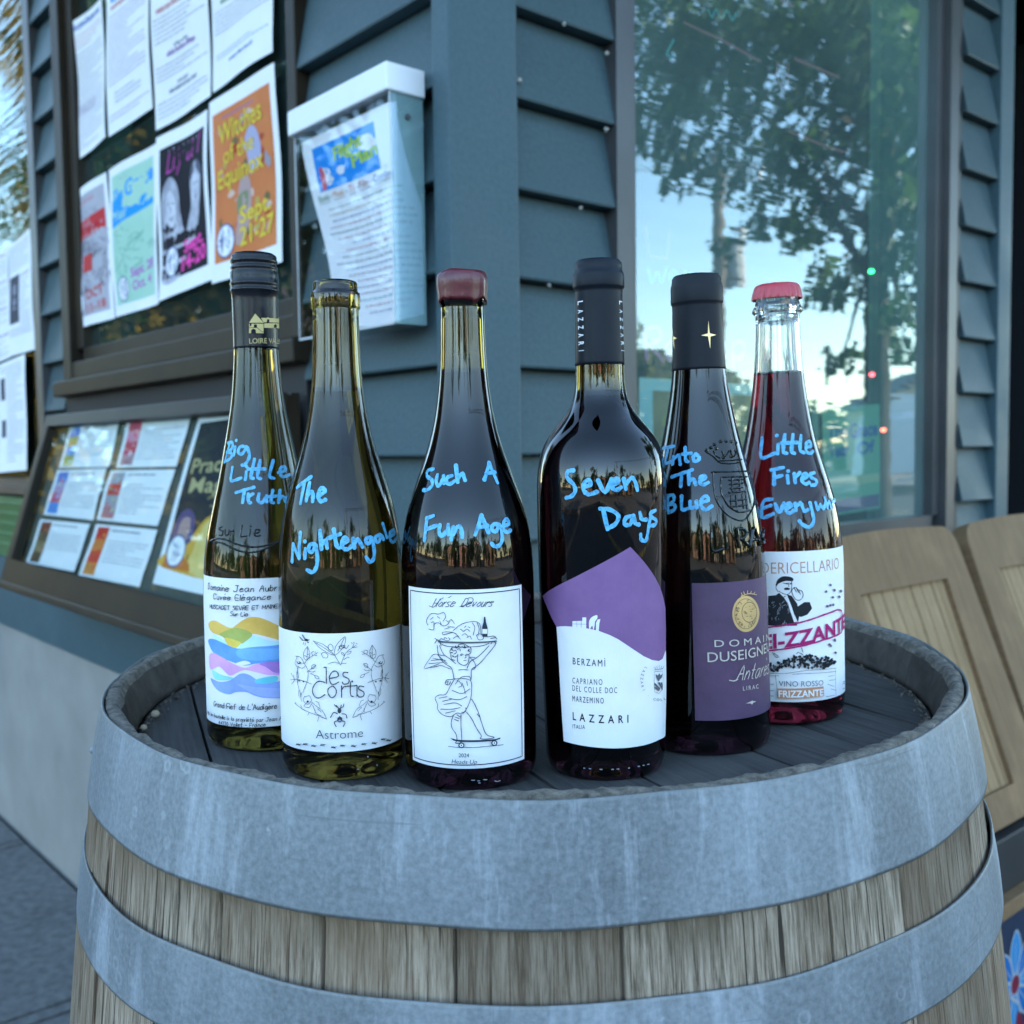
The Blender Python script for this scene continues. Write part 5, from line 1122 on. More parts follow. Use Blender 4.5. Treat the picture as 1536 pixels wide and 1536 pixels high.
A.fill([(138, 552), (160, 549), (190, 548), (240, 551), (290, 556), (340, 565), (390, 577), (450, 600), (500, 625), (550, 658), (600, 692), (650, 725), (700, 748), (740, 754), (762, 740), (776, 700), (781, 690), (783, 800), (785, 1000), (785, 1190), (740, 1218), (700, 1236), (650, 1251), (600, 1260), (540, 1267), (470, 1269), (400, 1266), (340, 1260), (260, 1247), (180, 1226), (170, 1080), (158, 880), (148, 700)], LABELP)
A.fill([(55, 370), (150, 306), (250, 256), (350, 204), (460, 145), (572, 80), (610, 120), (650, 165), (690, 218), (720, 265), (745, 315), (765, 375), (778, 440), (781, 560), (781, 690), (776, 700), (762, 740), (740, 754), (700, 748), (650, 725), (600, 692), (550, 658), (500, 625), (450, 600), (390, 577), (340, 565), (290, 556), (240, 551), (190, 548), (160, 549), (138, 552), (110, 500), (80, 430)], PURP)
lab = A.build('label', B.root)
A = Art(B.surf, (800, 800, 3.936), eps=.00024)
A.fill([(232, 552), (232, 518), (290, 516), (290, 496), (313, 496), (313, 560)], LABELP); A.fill([(332, 566), (330, 520), (345, 495), (375, 482), (378, 500), (365, 520), (362, 545), (355, 570), (348, 545)], LABELP, True); A.fill([(370, 574), (370, 530), (380, 508), (396, 506), (390, 530), (386, 576)], LABELP)
A.many('232,534 313,536|258,518 258,552|284,516 284,556', .0002, PURP, False)
A.text('BERZAMÌ', (235, 772), (425, 786), 40, BLK, bold=0, space=1.35); A.text('CAPRIANO', (233, 884), (408, 894), 34, BLK, space=1.35, bold=-.004); A.text('DEL COLLE DOC', (233, 928), (494, 942), 34, BLK, space=1.35, bold=-.004)
A.text('MARZEMINO', (233, 990), (416, 1004), 34, BLK, space=1.35, bold=0); A.text('LAZZARI', (235, 1100), (560, 1116), 46, BLK, bold=.012, space=1.9); A.text('ITALIA', (234, 1150), (306, 1154), 24, BLK, space=1.2)
cx_, cy_ = 738, 868
for k, ch in enumerate('·  LE D L U ·'.replace(' ', '')): pass
ring = 'LAZZARI · COLLE DEL ·'
for k, ch in enumerate(ring):
    if ch == ' ': continue
    th = math.radians(232 - k * 13.6 - 0); th = math.radians(140 + k * 11.5)
    x = cx_ + 108 * math.cos(th) ; y = cy_ - 122 * math.sin(th) 
    if x > 775: continue
    v_, f_, wd_ = text_mesh(ch, 0, .0, 1); ww = 15
    tx, ty = -math.sin(th), -math.cos(th); nx_, ny_ = math.cos(th), -math.sin(th)   # direction along the ring, and outwards
    pts = [A.uv((x + tx * (p[0] - wd_ / 2) / CAPH * ww - nx_ * p[1] / CAPH * ww, y + ty * (p[0] - wd_ / 2) / CAPH * ww - ny_ * p[1] / CAPH * ww)) for p in v_]
    A.tris([tuple(q) for q in pts], f_, GREY, 0)
A.many('713,815 758,812 762,870 760,915 738,945 712,935 711,870 713,815', .00022, GREY, False)
for k in range(4): A.fill([(712, 880 + k * 24), (745 - k * 2, 915 + k * 8), (738 - k * 2, 925 + k * 7), (712, 894 + k * 20)] if k < 2 else [(730 + (k - 2) * 16, 880), (742 + (k - 2) * 14, 878), (759, 905 + (3 - k) * 15), (757, 918 + (3 - k) * 10)], GREY)
A.fill([(735, 875), (722, 850), (718, 830), (730, 840), (738, 825), (746, 838), (758, 828), (754, 850), (742, 862)], GREY); A.many('712,805 760,798|716,802 712,788|726,800 724,782|738,798 738,778|748,798 752,782|757,797 764,786', .0003, GREY)
A.many('300,1384 308,1385|332,1387 341,1388|394,1391 406,1392|462,1391 472,1391|492,1389 504,1389|558,1384 566,1383|614,1374 624,1373|642,1368 650,1367|668,1362 678,1361', .0006, LGREY)
A.build('printing', lab)
A = Art(B.surf, (600, 560, 3.746))
A.many('978,545 945,550 940,585 975,622 986,660 965,690 934,700|1030,642 1070,625 1064,600 1040,610 1030,650 1060,680 1108,665|1112,600 1152,668 1188,592|1190,628 1226,610 1218,590 1196,602 1192,640 1214,656 1242,640|1256,590 1268,650|1266,625 1300,586 1320,610 1332,656|1142,768 1166,876|1124,760 1180,766 1226,800 1210,845 1166,872|1312,800 1270,810 1260,845 1290,850 1312,805 1320,842 1342,850|1346,782 1356,818 1384,822|1408,780 1392,880 1380,938 1354,934 1350,905|1432,770 1404,786 1410,806 1436,826 1430,850 1404,856', MW * 1.05, MARKER)
A.build('handwriting', B.root); finish(B)

# ---- 5: dark bottle with charcoal capsule, star, embossed shield, plum label
B = bottle('dark bottle with an embossed shield and a plum label with a gold seal', 1063, .682, 1042, 417,
  [(1120, 92.5), (1060, 93), (980, 92.5), (900, 92), (850, 91), (810, 89.2), (780, 86), (760, 83), (740, 79), (720, 73.5), (700, 68), (680, 63), (660, 58), (640, 53.6), (620, 49.6), (600, 45.8), (575, 41.6), (553, 39), (520, 37.6), (465, 36.6)],
  [(459, 36.6), (457.5, 38.3), (455, 38.6), (433, 38.2), (430, 37.4), (427, 36.4), (420, 35.8), (417, 34)], G_OLIVE, G_RED)
sleeve(B, 556, 417, CHARCAP)
A = Art(B.surf, (990, 400, 6.4), eps=.0006)
for cx_, cy_, s_ in ((466, 655, 1), (134, 684, .62)):
    A.fill([(cx_ - 6, cy_ - 135 * (1 if s_ == 1 else .75)), (cx_ + 7 * s_, cy_ - 14), (cx_ + 66 * s_, cy_ + 1), (cx_ + 14 * s_, cy_ + 16), (cx_ + 12, cy_ + 132 * (1 if s_ == 1 else .8)), (cx_ - 8 * s_, cy_ + 15), (cx_ - 74 * s_ * (1 if s_ == 1 else .4), cy_ + 6), (cx_ - 9 * s_, cy_ - 14)], GOLD)
A.build('printing', B.root)
PLUM = noisy('plum label paper', (.062, .030, .070), (.085, .042, .095), 60, .6, .35, bdist=.0004)
uL = (B.surf.hit(1036.5, 872)[0] + B.surf.hit(1044, 1081)[0]) / 2; z1, z0 = B.surf.hit(1094, 873)[1], B.surf.hit(1094, 1080)[1]
lab = label_rect(B, uL, math.radians(88), z0, z1, PLUM)
A = Art(B.surf, (1000, 800, 4.268)); GP = ink((.58, .52, .45), .45, .4)
A.blob((505, 515), 86, 116, GOLD, 40); A.stroke([(505 + 70 * math.cos(t), 515 + 96 * math.sin(t)) for t in np.linspace(0, 2 * PI, 40)[:-1]], .0004, ink((.30, .22, .10), .5), closed=True, n=2); A.stroke([(527 + 47 * math.cos(t), 505 + 64 * math.sin(t)) for t in np.linspace(0, 2 * PI, 30)[:-1]], .0005, ink((.22, .16, .08), .5), closed=True, n=2)
for k in range(46):
    t = random.uniform(0, 2 * PI); r_ = random.uniform(.62, .8); x, y = 505 + 84 * r_ * math.cos(t), 515 + 114 * r_ * math.sin(t)
    if (x - 527) ** 2 / 50 ** 2 + (y - 505) ** 2 / 68 ** 2 < 1: continue
    A.stroke([(x, y), (x + random.uniform(-9, 9), y + random.uniform(-12, 12)), (x + random.uniform(-9, 9), y + random.uniform(-12, 12))], .0003, ink((.20, .14, .07), .5))
for k in range(20):
    x, y = 527 + random.uniform(-30, 30), 505 + random.uniform(-45, 45); A.stroke([(x, y), (x + random.uniform(-14, 14), y + random.uniform(-10, 10))], .0003, ink((.20, .14, .07), .5))
A.many('470,402 520,385 568,392|478,395 472,380|492,388 486,372|510,384 512,366|530,384 534,370|548,388 556,376', .0005, GOLD)
A.text('DOMAINE', (305, 725), (690, 668), 44, GP, space=1.5); A.text('DUSEIGNEUR', (262, 822), (745, 735), 62, GP)
A.script('Antarès', (440, 940), (640, 893), 92, .00055, GP, .6); A.many('398,938 425,942 450,932', .0006, GP)
A.text('LIRAC', (482, 1004), (578, 990), 27, GP, space=1.4); A.fill([(500, 1086), (530, 1074), (540, 1068), (545, 1072), (565, 1074), (545, 1082), (538, 1094), (530, 1086)], GP)
A.build('printing', lab)
A = Art(B.surf, (960, 560, 4.8), eps=-.0001)
A.many('525,715 540,710 780,705 800,720|527,715 530,800 545,900 590,980 660,1040 740,1060 790,1010 822,930 818,850 800,720|585,750 640,745 770,745|585,750 580,820 600,900 650,970 720,1000 790,985|640,770 735,762|645,800 740,790|650,830 735,822|660,760 665,850|715,760 722,850|640,860 755,850|655,880 660,970 700,990|690,880 695,960|735,870 745,970|760,860 770,975|650,920 755,905|670,960 770,945', .0012, EMB, rise=.0009)
A.many('530,600 570,640 640,650 720,640|530,560 545,590 575,610|590,560 610,600 640,560|650,555 670,600 700,560|470,560 530,600|560,630 730,620', .001, EMB, rise=.0008)
for x, y in ((480, 553), (510, 535), (535, 512), (548, 540), (580, 490), (620, 488), (655, 490), (690, 498), (600, 605), (655, 598), (690, 560)): A.dot((x, y), .0022, EMB, .001)
A.many('515,1145 525,1275 600,1262|610,1138 625,1255|695,1120 710,1250|695,1125 740,1120 765,1150 740,1185 700,1190|725,1190 785,1245|790,1245 815,1115 860,1235|800,1200 850,1195|905,1120 880,1130 875,1180 900,1215', .0022, EMB, rise=.0012)
A.build('embossing', B.root)
A = Art(B.surf, (960, 560, 4.8))
A.many('165,540 248,524|207,532 184,640|180,652 238,632|242,598 236,655|242,620 280,590 292,657|327,532 330,618 346,636|305,582 370,575|402,580 385,600 390,630 415,630 427,604 402,580|230,746 378,694|302,722 295,815|352,705 354,800|354,778 384,758 402,802|430,772 470,756 460,735 434,752 434,790 455,802 492,785|202,890 206,1002|195,886 240,876 246,918 210,942|210,942 250,946 250,980 206,1003|302,880 305,978 348,972|362,920 366,968 396,962|406,918 412,968|440,932 490,912 480,885 450,896 440,950 470,982 517,955', MW * .98, MARKER)
A.build('handwriting', B.root); finish(B)

# ---- 6: clear bottle with red crown cap
B = bottle('clear bottle of red wine with a red crown cap', 1177, .752, 1162, 431,
  [(1080, 88), (1040, 89.5), (950, 90), (880, 90.5), (840, 91), (815, 90.3), (795, 88), (775, 85), (752, 81), (735, 76), (718, 71), (700, 65.5), (684, 60), (668, 55), (650, 51), (635, 48.3), (622, 45.6), (600, 42), (580, 39), (560, 36.8), (520, 34.6), (480, 33.2)],
  [(474, 33.2), (471.5, 36.5), (469, 38), (466.5, 37.8), (463, 35.6), (452, 31.4), (440, 31), (434, 31)], G_CLEAR, G_ROSSO, 563)
REDCAP = noisy('red crown cap paint', (.42, .035, .05), (.48, .045, .06), 30, .35, .05)
mb = MB(); pr_ = [(452, 35.6), (450, 35.8), (444, 35.0), (438, 33.8), (434, 32.6), (431, 30.5), (429.5, 27)]; n = len(pr_); sg = 252; vs = []
for i in range(sg):
    an = 2 * PI * i / sg
    for k, (y, h) in enumerate(pr_):
        fl = (max(0, 1 - k / 4)) * .075 * (abs(math.sin(an * 10.5)) - .5); r_ = h / FPX * .73 * (1 + fl); vs.append(B.M @ Vector((r_ * math.cos(an), r_ * math.sin(an), zpx(B, y) + .0004)))
vs.append(B.M @ Vector((0, 0, zpx(B, 429) + .0005)))
fs = [(i * n + k, ((i + 1) % sg) * n + k, ((i + 1) % sg) * n + k + 1, i * n + k + 1) for i in range(sg) for k in range(n - 1)] + [(i * n + n - 1, ((i + 1) % sg) * n + n - 1, sg * n) for i in range(sg)]
mb.add(vs, fs, REDCAP); mb.build('crown_cap', B.root, smooth=True, recalc=False)
z1, z0 = B.surf.hit(1195, 827)[1], B.surf.hit(1195, 1053)[1]
lab = label_rect(B, math.radians(-85), math.radians(84), z0, z1, LABELP)
A = Art(B.surf, (1000, 800, 4.268)); OR_ = ink((.50, .24, .13)); MAG = ink((.38, .02, .13)); BK = ink((.02, .022, .026))
A.text('PODERICELLARIO', (500, 250), (1100, 225), 72, OR_, bold=-.012)
A.fill([(650, 400), (700, 395), (720, 380), (750, 410), (790, 470), (830, 560), (835, 590), (650, 590)], BK); A.fill([(835, 470), (880, 440), (915, 440), (930, 480), (900, 520), (860, 535), (810, 520), (820, 480)], BK); A.fill([(770, 390), (800, 400), (835, 450), (850, 520), (840, 570), (800, 480)], BK)
A.fill([(698, 330), (712, 295), (745, 275), (790, 278), (810, 290), (805, 305), (760, 305), (720, 320), (705, 335)], BK, True); A.fill([(750, 352), (770, 345), (790, 352), (785, 362), (755, 362)], BK); A.many('705,330 700,350 715,375|800,305 800,340 795,370 775,390 745,385 720,370|760,320 785,318|790,320 800,318|745,318 780,325 800,322|780,325 782,340', .0004, BK)
A.many('800,375 805,355 825,345 840,360 865,370 872,400 855,425 830,425 812,405 800,375|815,350 830,375|828,348 845,378|845,365 855,390|770,410 790,450 810,520|760,400 745,430 800,560', .00045, BK)
A.fill([(765, 400), (775, 405), (800, 470), (830, 565), (815, 568), (785, 480)], LABELP)
for k in range(26): 
    x, y = random.uniform(660, 780), random.uniform(430, 580); A.stroke([(x, y), (x + random.uniform(-20, 20), y + random.uniform(5, 30))], .00025, LGREY)
for x, y in ((1043, 330), (1068, 362), (1015, 372), (1058, 408), (1098, 406), (1108, 370), (1022, 465), (1042, 460), (1060, 455), (1070, 683), (1035, 710), (1045, 718), (1073, 762)): A.blob((x, y), 8, 9, ink((.16, .10, .15)), 9, .5)
A.stroke([(560, 630), (650, 600), (850, 570), (1000, 520), (1085, 487), (1110, 492), (1118, 530), (1122, 600), (1110, 635), (1000, 680), (850, 722), (650, 750), (560, 757)], .0011, MAG, sm=False)
A.text('FEI-ZZANTE!', (560, 742), (1135, 590), 88, MAG, bold=.03)
A.many('680,760 700,790 720,790|690,765 715,785|830,770 840,760 870,775|860,730 870,760', .0004, BK)
for k in range(170):
    x = random.uniform(655, 1062); top = 800 - 28 * math.exp(-((x - 900) / 90) ** 2) + 8 * math.sin(x * .06); y = random.uniform(top, 858 - max(0, x - 1000) * .4)
    if x < 715: y = random.uniform(830, 880)
    A.blob((x, y), random.uniform(6, 11), random.uniform(6, 11), BK if random.random() < .8 else GREY, 7, .4)
A.many('640,890 760,890 900,870 1060,858|650,905 720,905|800,895 900,890 1060,878|1055,860 1058,960 1060,1040|700,900 715,1040|660,960 690,960|1015,910 1050,905|1020,935 1055,932|1010,960 1050,975|1030,990 1060,1000|660,1000 690,1000|650,1030 690,1035|1000,1040 1050,1030', .0003, GREY)
A.text('VINO ROSSO', (720, 970), (984, 966), 34, ink((.03, .06, .09)), bold=-.006); A.fill([(714, 985), (985, 972), (988, 1035), (716, 1050)], OR_); A.text('FRIZZANTE', (720, 1040), (984, 1030), 42, LABELP, bold=.02)
A.many('1098,950 1115,940|1098,960 1118,952|1100,990 1118,985', .0004, GREY); A.build('printing', lab)
A = Art(B.surf, (960, 560, 4.8))
A.many('880,465 874,606 972,574|995,510 990,580|986,448|1042,440 1030,560 1056,576|1100,440 1090,560 1112,576|1016,502 1132,498|1157,448 1150,550 1180,572|1190,532 1230,520 1218,490 1195,506 1194,560 1220,576 1244,560|966,700 966,802|944,696 1032,678|966,752 1022,735|1060,735 1066,790|1066,704|1110,720 1116,787|1115,750 1150,714|1165,762 1200,745 1194,720 1170,736 1164,776 1190,796 1217,785|1252,715 1224,726 1230,750 1266,770 1260,800 1230,806|952,905 890,924 880,1036 962,1010|885,972 945,950|974,940 1004,1002 1036,934|1050,977 1086,955 1076,934 1054,950 1054,990 1080,1006 1108,985|1116,935 1122,987|1120,960 1152,930|1160,940 1180,990 1208,980|1220,930 1240,1010 1246,1068 1215,1106 1165,1086 1144,1060|1260,930 1276,980 1295,945 1315,976 1330,930|1325,895 1346,970|1344,948 1358,922 1370,966|1375,905 1386,962|1384,925 1398,912', MW * 1.08, MARKER)
A.build('handwriting', B.root); finish(B)
# ================================================================== PAPERS, CASE, BROCHURE BOX
TAPE = glass_pane('clear tape', 1.25, (.93, .93, .91))
def sheet(base, quad, name, label, cat, group=None, wave=.002, seed=0, bg=PAPER, nx=24, ny=24, lift=0.0, tape=False):
    sf = SheetSurf(base, quad, wave, seed, lift); mb = MB(); vs = []; uv = []
    c = sf.pos(.5, .5)
    for i in range(nx + 1):
        for j in range(ny + 1): u, v = i / nx, j / ny; vs.append(sf.pos(u, v, 0)); uv.append((u * sf.wd, v * sf.ht))
    mb.add(vs, [(i * (ny + 1) + j, i * (ny + 1) + j + 1, (i + 1) * (ny + 1) + j + 1, (i + 1) * (ny + 1) + j) for i in range(nx) for j in range(ny)], bg, uv)
    root = mb.build(name, None, smooth=True, recalc=False); tag(root, label, cat, group)
    A = Art(sf, None, True, eps=.0003); return sf, root, A
def fin(sf, root, A, name='printing'):
    if A.mb.f: A.build(name, root)
    rebase_mesh(root, sf.pos(.5, 1.0))
def rebase_mesh(root, loc):
    T = Matrix.Translation(-Vector(loc)); root.data.transform(T)
    for c in root.children: c.data.transform(T)
    root.location = loc
def rect(A, u0, v0, u1, v1, m): A.fill([(u0, v0), (u1, v0), (u1, v1), (u0, v1)], m)
def words(A, u0, u1, v, h, m, seed=0, gap=.012, lo=.015, hi=.06):
    """a line of print too small to read: one short bar per word"""
    rr_ = random.Random(seed); u = u0; e = A.nexte(); lw_ = max(h * .62 * A.sf.ht / A.sf.wd, .0045)
    while u < u1 - lo:
        end = min(u + rr_.uniform(lo, hi), u1)
        while u < end:
            c_ = rr_.random(); t_ = .5 if c_ < .25 else .22; b_ = .62 if c_ > .88 else .45; q = [(u, v - h * t_), (u + lw_ * .74, v - h * t_), (u + lw_ * .74, v + h * b_), (u, v + h * b_)]
            A.mb.add([A.sf.pos(x, y, e) for x, y in q], [(0, 1, 2, 3)], m); u += lw_
        u += gap
def para(A, u0, u1, v0, v1, n, m, seed=0, h=None, centre=False):
    rr_ = random.Random(seed + 5); dv = (v1 - v0) / n
    for k in range(n):
        a_, b_ = u0, u1
        if centre: q = rr_.uniform(0, .3) * (u1 - u0) / 2; a_ += q; b_ -= q
        elif rr_.random() < .25: b_ = u0 + (u1 - u0) * rr_.uniform(.4, .9)
        words(A, a_, b_, v0 + dv * (k + .5), h or dv * .36, m, seed * 31 + k)
def roundel(A, cx, cy, rx, ry):
    A.blob((cx, cy), rx, ry, ink((.10, .12, .26)), 28); A.blob((cx, cy), rx * .88, ry * .88, WHITEI, 28)
    rr_ = random.Random(int(cx * 900 + cy * 77))
    for k in range(16):
        t = rr_.uniform(0, 2 * PI); q = rr_.uniform(.1, .7); x, y = cx + rx * q * math.cos(t), cy + ry * q * math.sin(t)
        A.stroke([(x, y), (x + rr_.uniform(-.3, .3) * rx, y + rr_.uniform(-.3, .3) * ry), (x + rr_.uniform(-.3, .3) * rx, y + rr_.uniform(-.3, .3) * ry)], .0016, ink((.22, .27, .42)))
GL_L = PlaneSurf(wp('L', 0, 0, -0.030), LD, UP, NL)
TXT = ink((.20, .20, .27)); TRED = ink((.50, .19, .20)); TBLU = ink((.10, .17, .42)); TGRN = ink((.14, .26, .15)); TPUR = ink((.27, .16, .36))
PG = 'paper sheets taped to the left window'
sf, r, A = sheet(GL_L, [(103, 45), (157, -3), (167, 207), (111, 248)], 'paper_sheet', 'white printed sheet with a blue title, farthest from the corner in the upper row', 'paper sheet', PG, .004, 1)
words(A, .06, .95, .055, .05, TBLU, 3, lo=.1, hi=.3); para(A, .06, .93, .11, .22, 4, TRED, 4); para(A, .06, .93, .24, .95, 24, TXT, 5); para(A, .06, .7, .62, .70, 3, TPUR, 6); fin(sf, r, A)
sf, r, A = sheet(GL_L, [(160, -42), (230, -97), (233, 163), (169, 207)], 'paper_sheet', 'white printed sheet with purple text and a blue picture at its top edge', 'paper sheet', PG, .004, 2)
rect(A, .1, .03, .75, .21, ink((.10, .30, .70))); A.fill([(.15, .05), (.4, .12), (.2, .2)], ink((.75, .3, .4))); words(A, .1, .95, .24, .03, TRED, 3, lo=.1, hi=.3); para(A, .06, .93, .28, .72, 17, TPUR, 8); para(A, .2, .8, .76, .84, 3, TXT, 9); para(A, .06, .95, .88, .93, 2, TPUR, 10); fin(sf, r, A)
sf, r, A = sheet(GL_L, [(233, -80), (312, -135), (320, 145), (239, 197)], 'paper_sheet', 'white printed sheet with red headings between paragraphs', 'paper sheet', PG, .004, 3)
para(A, .05, .95, .05, .30, 9, TXT, 1); words(A, .35, .7, .34, .022, TXT, 5, lo=.05, hi=.12); words(A, .1, .92, .375, .035, TRED, 5, lo=.08, hi=.2); para(A, .05, .95, .41, .56, 6, TXT, 2); words(A, .38, .62, .60, .02, TXT, 8); words(A, .25, .75, .63, .03, TPUR, 9, lo=.06, hi=.2); para(A, .05, .95, .67, .76, 4, TXT, 3); words(A, .4, .6, .80, .02, TXT, 4); words(A, .25, .75, .83, .025, TXT, 7, lo=.06, hi=.15); para(A, .05, .95, .86, .96, 4, TXT, 4); fin(sf, r, A)
sf, r, A = sheet(GL_L, [(314, -130), (411, -190), (418, 80), (322, 140)], 'paper_sheet', 'white printed sheet with a green heading and blue closing lines, above the orange poster', 'paper sheet', PG, .004, 4)
para(A, .05, .95, .05, .40, 12, TXT, 11); words(A, .36, .64, .47, .025, TXT, 4); words(A, .15, .85, .52, .035, TGRN, 6, lo=.07, hi=.2); para(A, .05, .95, .56, .70, 6, TXT, 12); para(A, .06, .95, .80, .84, 2, TBLU, 13); words(A, .3, .72, .875, .022, TBLU, 14); fin(sf, r, A)
PP = 'event posters taped to the left window'
sf, r, A = sheet(GL_L, [(112, 293), (166, 259), (174, 477), (118, 496)], 'poster', 'grey poster with red blocks reading OCT 11-18, leftmost of the lower row', 'poster', PP, .004, 5)
rect(A, .06, .06, .92, .93, noisy('grey poster ink', (.34, .33, .38), (.42, .40, .45), 8, .7, 0)); words(A, .2, .7, .11, .03, ink((.5, .25, .28)), 1, lo=.1, hi=.2)
for k in range(4): A.text('BOOK'[k], (.2 + .15 * k, .235 - .0 * k), (.32 + .15 * k, .235), .06, ink((.22, .22, .26)), bold=-.02)
A.fill([(.1, .25), (.9, .22), (.9, .36), (.1, .39)], ink((.50, .035, .04))); words(A, .16, .86, .305, .05, ink((.40, .02, .03)), 3, lo=.1, hi=.2)
rr_ = random.Random(4)
for k in range(60):
    x, y = rr_.uniform(.15, .9), rr_.uniform(.40, .76); A.stroke([(x, y), (x + rr_.uniform(-.1, .1), y + rr_.uniform(-.05, .05)), (x + rr_.uniform(-.1, .1), y + rr_.uniform(-.05, .05)), (x + rr_.uniform(-.12, .12), y + rr_.uniform(-.06, .06))], .0016, ink((.15, .14, .17)))
rect(A, .34, .50, .58, .62, ink((.48, .05, .05))); A.text('OCT', (.42, .82), (.80, .805), .065, ink((.52, .06, .06)), bold=.01); A.text('11-18', (.42, .915), (.84, .90), .06, ink((.52, .06, .06)), bold=.01); roundel(A, .23, .83, .13, .085); fin(sf, r, A)
sf, r, A = sheet(GL_L, [(169, 257), (235, 215), (241, 456), (176, 476)], 'poster', 'pale green poster with a bright blue title panel, between the grey and the black posters', 'poster', PP, .004, 6)
rect(A, .07, .06, .93, .93, noisy('pale green poster ink', (.30, .52, .40), (.38, .60, .48), 8, .7, 0)); words(A, .25, .85, .10, .016, ink((.4, .3, .35)), 2)
CB = ink((.015, .27, .70)); A.fill([(.07, .20), (.30, .19), (.30, .30), (.92, .255), (.92, .35), (.30, .385), (.07, .41)], CB); A.text('The', (.10, .255), (.32, .24), .09, CB, bold=.03); A.text('Grace', (.36, .235), (.92, .195), .10, CB, bold=.03)
A.text('Year', (.12, .375), (.40, .355), .07, ink((.33, .55, .44)), bold=.02); A.text('Of', (.60, .335), (.84, .32), .07, ink((.33, .55, .44)), bold=.02)
for k in range(26):
    x, y = rr_.uniform(.15, .85), rr_.uniform(.42, .72); A.stroke([(x, y), (x + rr_.uniform(-.14, .14), y + rr_.uniform(-.04, .04)), (x + rr_.uniform(-.14, .14), y + rr_.uniform(-.05, .05))], .0022, ink((.20, .40, .32)))
VI = ink((.44, .13, .46)); A.text('Sept. 28', (.42, .775), (.90, .75), .06, VI, bold=.02); A.text('Oct. 4', (.44, .86), (.84, .845), .06, VI, bold=.02); roundel(A, .24, .83, .12, .085); fin(sf, r, A)
sf, r, A = sheet(GL_L, [(238, 208), (317, 165), (326, 420), (242.5, 453)], 'poster', 'black poster with two pale laughing figures and pink lettering Sept. 14-20', 'poster', PP, .004, 7)
rect(A, .07, .085, .93, .90, noisy('black poster ink', (.008, .007, .012), (.012, .011, .017), 8, .7, 0, spec=.1)); words(A, .25, .78, .115, .02, ink((.4, .38, .45)), 3); MG = ink((.40, .05, .28)); PK = ink((.78, .06, .36))
A.text('Lily & I', (.20, .255), (.86, .215), .12, MG, shear=.3); 
F1 = noisy('portrait grey', (.22, .22, .28), (.50, .50, .58), 30, .6, 0); F2 = noisy('portrait light grey', (.42, .42, .50), (.60, .60, .66), 30, .6, 0); F3 = ink((.10, .10, .14))
A.fill([(.10, .62), (.09, .45), (.13, .34), (.24, .28), (.34, .30), (.42, .38), (.44, .50), (.50, .62), (.58, .72), (.40, .90), (.08, .90), (.08, .75)], F1, True); A.fill([(.20, .40), (.26, .36), (.34, .40), (.37, .48), (.33, .57), (.27, .585), (.21, .53)], F2, True)
A.fill([(.52, .72), (.60, .58), (.66, .50), (.65, .36), (.70, .27), (.80, .26), (.86, .33), (.85, .45), (.82, .52), (.78, .62), (.72, .70)], F1, True); A.fill([(.69, .34), (.78, .32), (.82, .40), (.78, .50), (.71, .50)], F2, True); A.fill([(.66, .36), (.68, .28), (.78, .25), (.87, .31), (.86, .36), (.78, .31), (.70, .34)], F3, True)
for q in ('.22,.44 .25,.435|.30,.44 .33,.445|.25,.52 .28,.54 .32,.52|.27,.46 .28,.49|.72,.39 .74,.385|.78,.385 .80,.39|.73,.46 .76,.475 .79,.455|.14,.40 .12,.60 .16,.75|.38,.40 .42,.60', ): A.many(q, .0032, F3)
A.text('Sept.', (.50, .77), (.86, .745), .07, PK, bold=.03); A.text('14-20', (.46, .875), (.90, .845), .085, PK, bold=.03); roundel(A, .27, .79, .125, .095); fin(sf, r, A)
sf, r, A = sheet(GL_L, [(320.5, 156), (421, 96), (429, 393), (328.5, 427)], 'poster', 'orange poster with yellow lettering Witches of the Equinox Sept. 21-27', 'poster', PP, .004, 8)
rect(A, .06, .085, .93, .90, noisy('orange poster ink', (.52, .12, .02), (.60, .18, .035), 8, .7, 0)); words(A, .22, .72, .125, .014, TPUR, 3)
for k in range(46):
    x, y = rr_.uniform(.12, .86), rr_.uniform(.14, .80); c_ = rr_.choice([(.55, .26, .18), (.62, .42, .33), (.16, .12, .05), (.45, .33, .08), (.30, .27, .30), (.40, .06, .02)])
    A.blob((x, y), rr_.uniform(.02, .05), rr_.uniform(.012, .03), ink(c_), 8, .7)
PUR = ink((.38, .36, .50)); A.fill([(.52, .32), (.62, .24), (.72, .28), (.76, .38), (.70, .46), (.58, .46), (.56, .38)], PUR, True); A.fill([(.42, .52), (.50, .48), (.58, .52), (.58, .68), (.48, .82), (.36, .82), (.40, .66)], ink((.42, .28, .26)), True); A.fill([(.40, .58), (.54, .56), (.52, .66), (.40, .67)], ink((.20, .22, .12)), True)
YL = ink((.70, .49, .05)); SH = ink((.22, .12, .02))
for dx, m_ in ((.010, SH), (0, YL)):
    A.text('Witches', (.16 + dx, .265), (.80 + dx, .235), .105, m_, bold=.012); A.text('of the', (.22 + dx, .375), (.66 + dx, .36), .085, m_, bold=.008); A.text('Equinox', (.12 + dx, .50), (.78 + dx, .475), .095, m_, bold=.012)
    A.text('Sept.', (.42 + dx, .725), (.86 + dx, .705), .085, m_, bold=.02); A.text('21-27', (.42 + dx, .845), (.90 + dx, .825), .095, m_, bold=.02)
roundel(A, .22, .79, .13, .095); fin(sf, r, A)
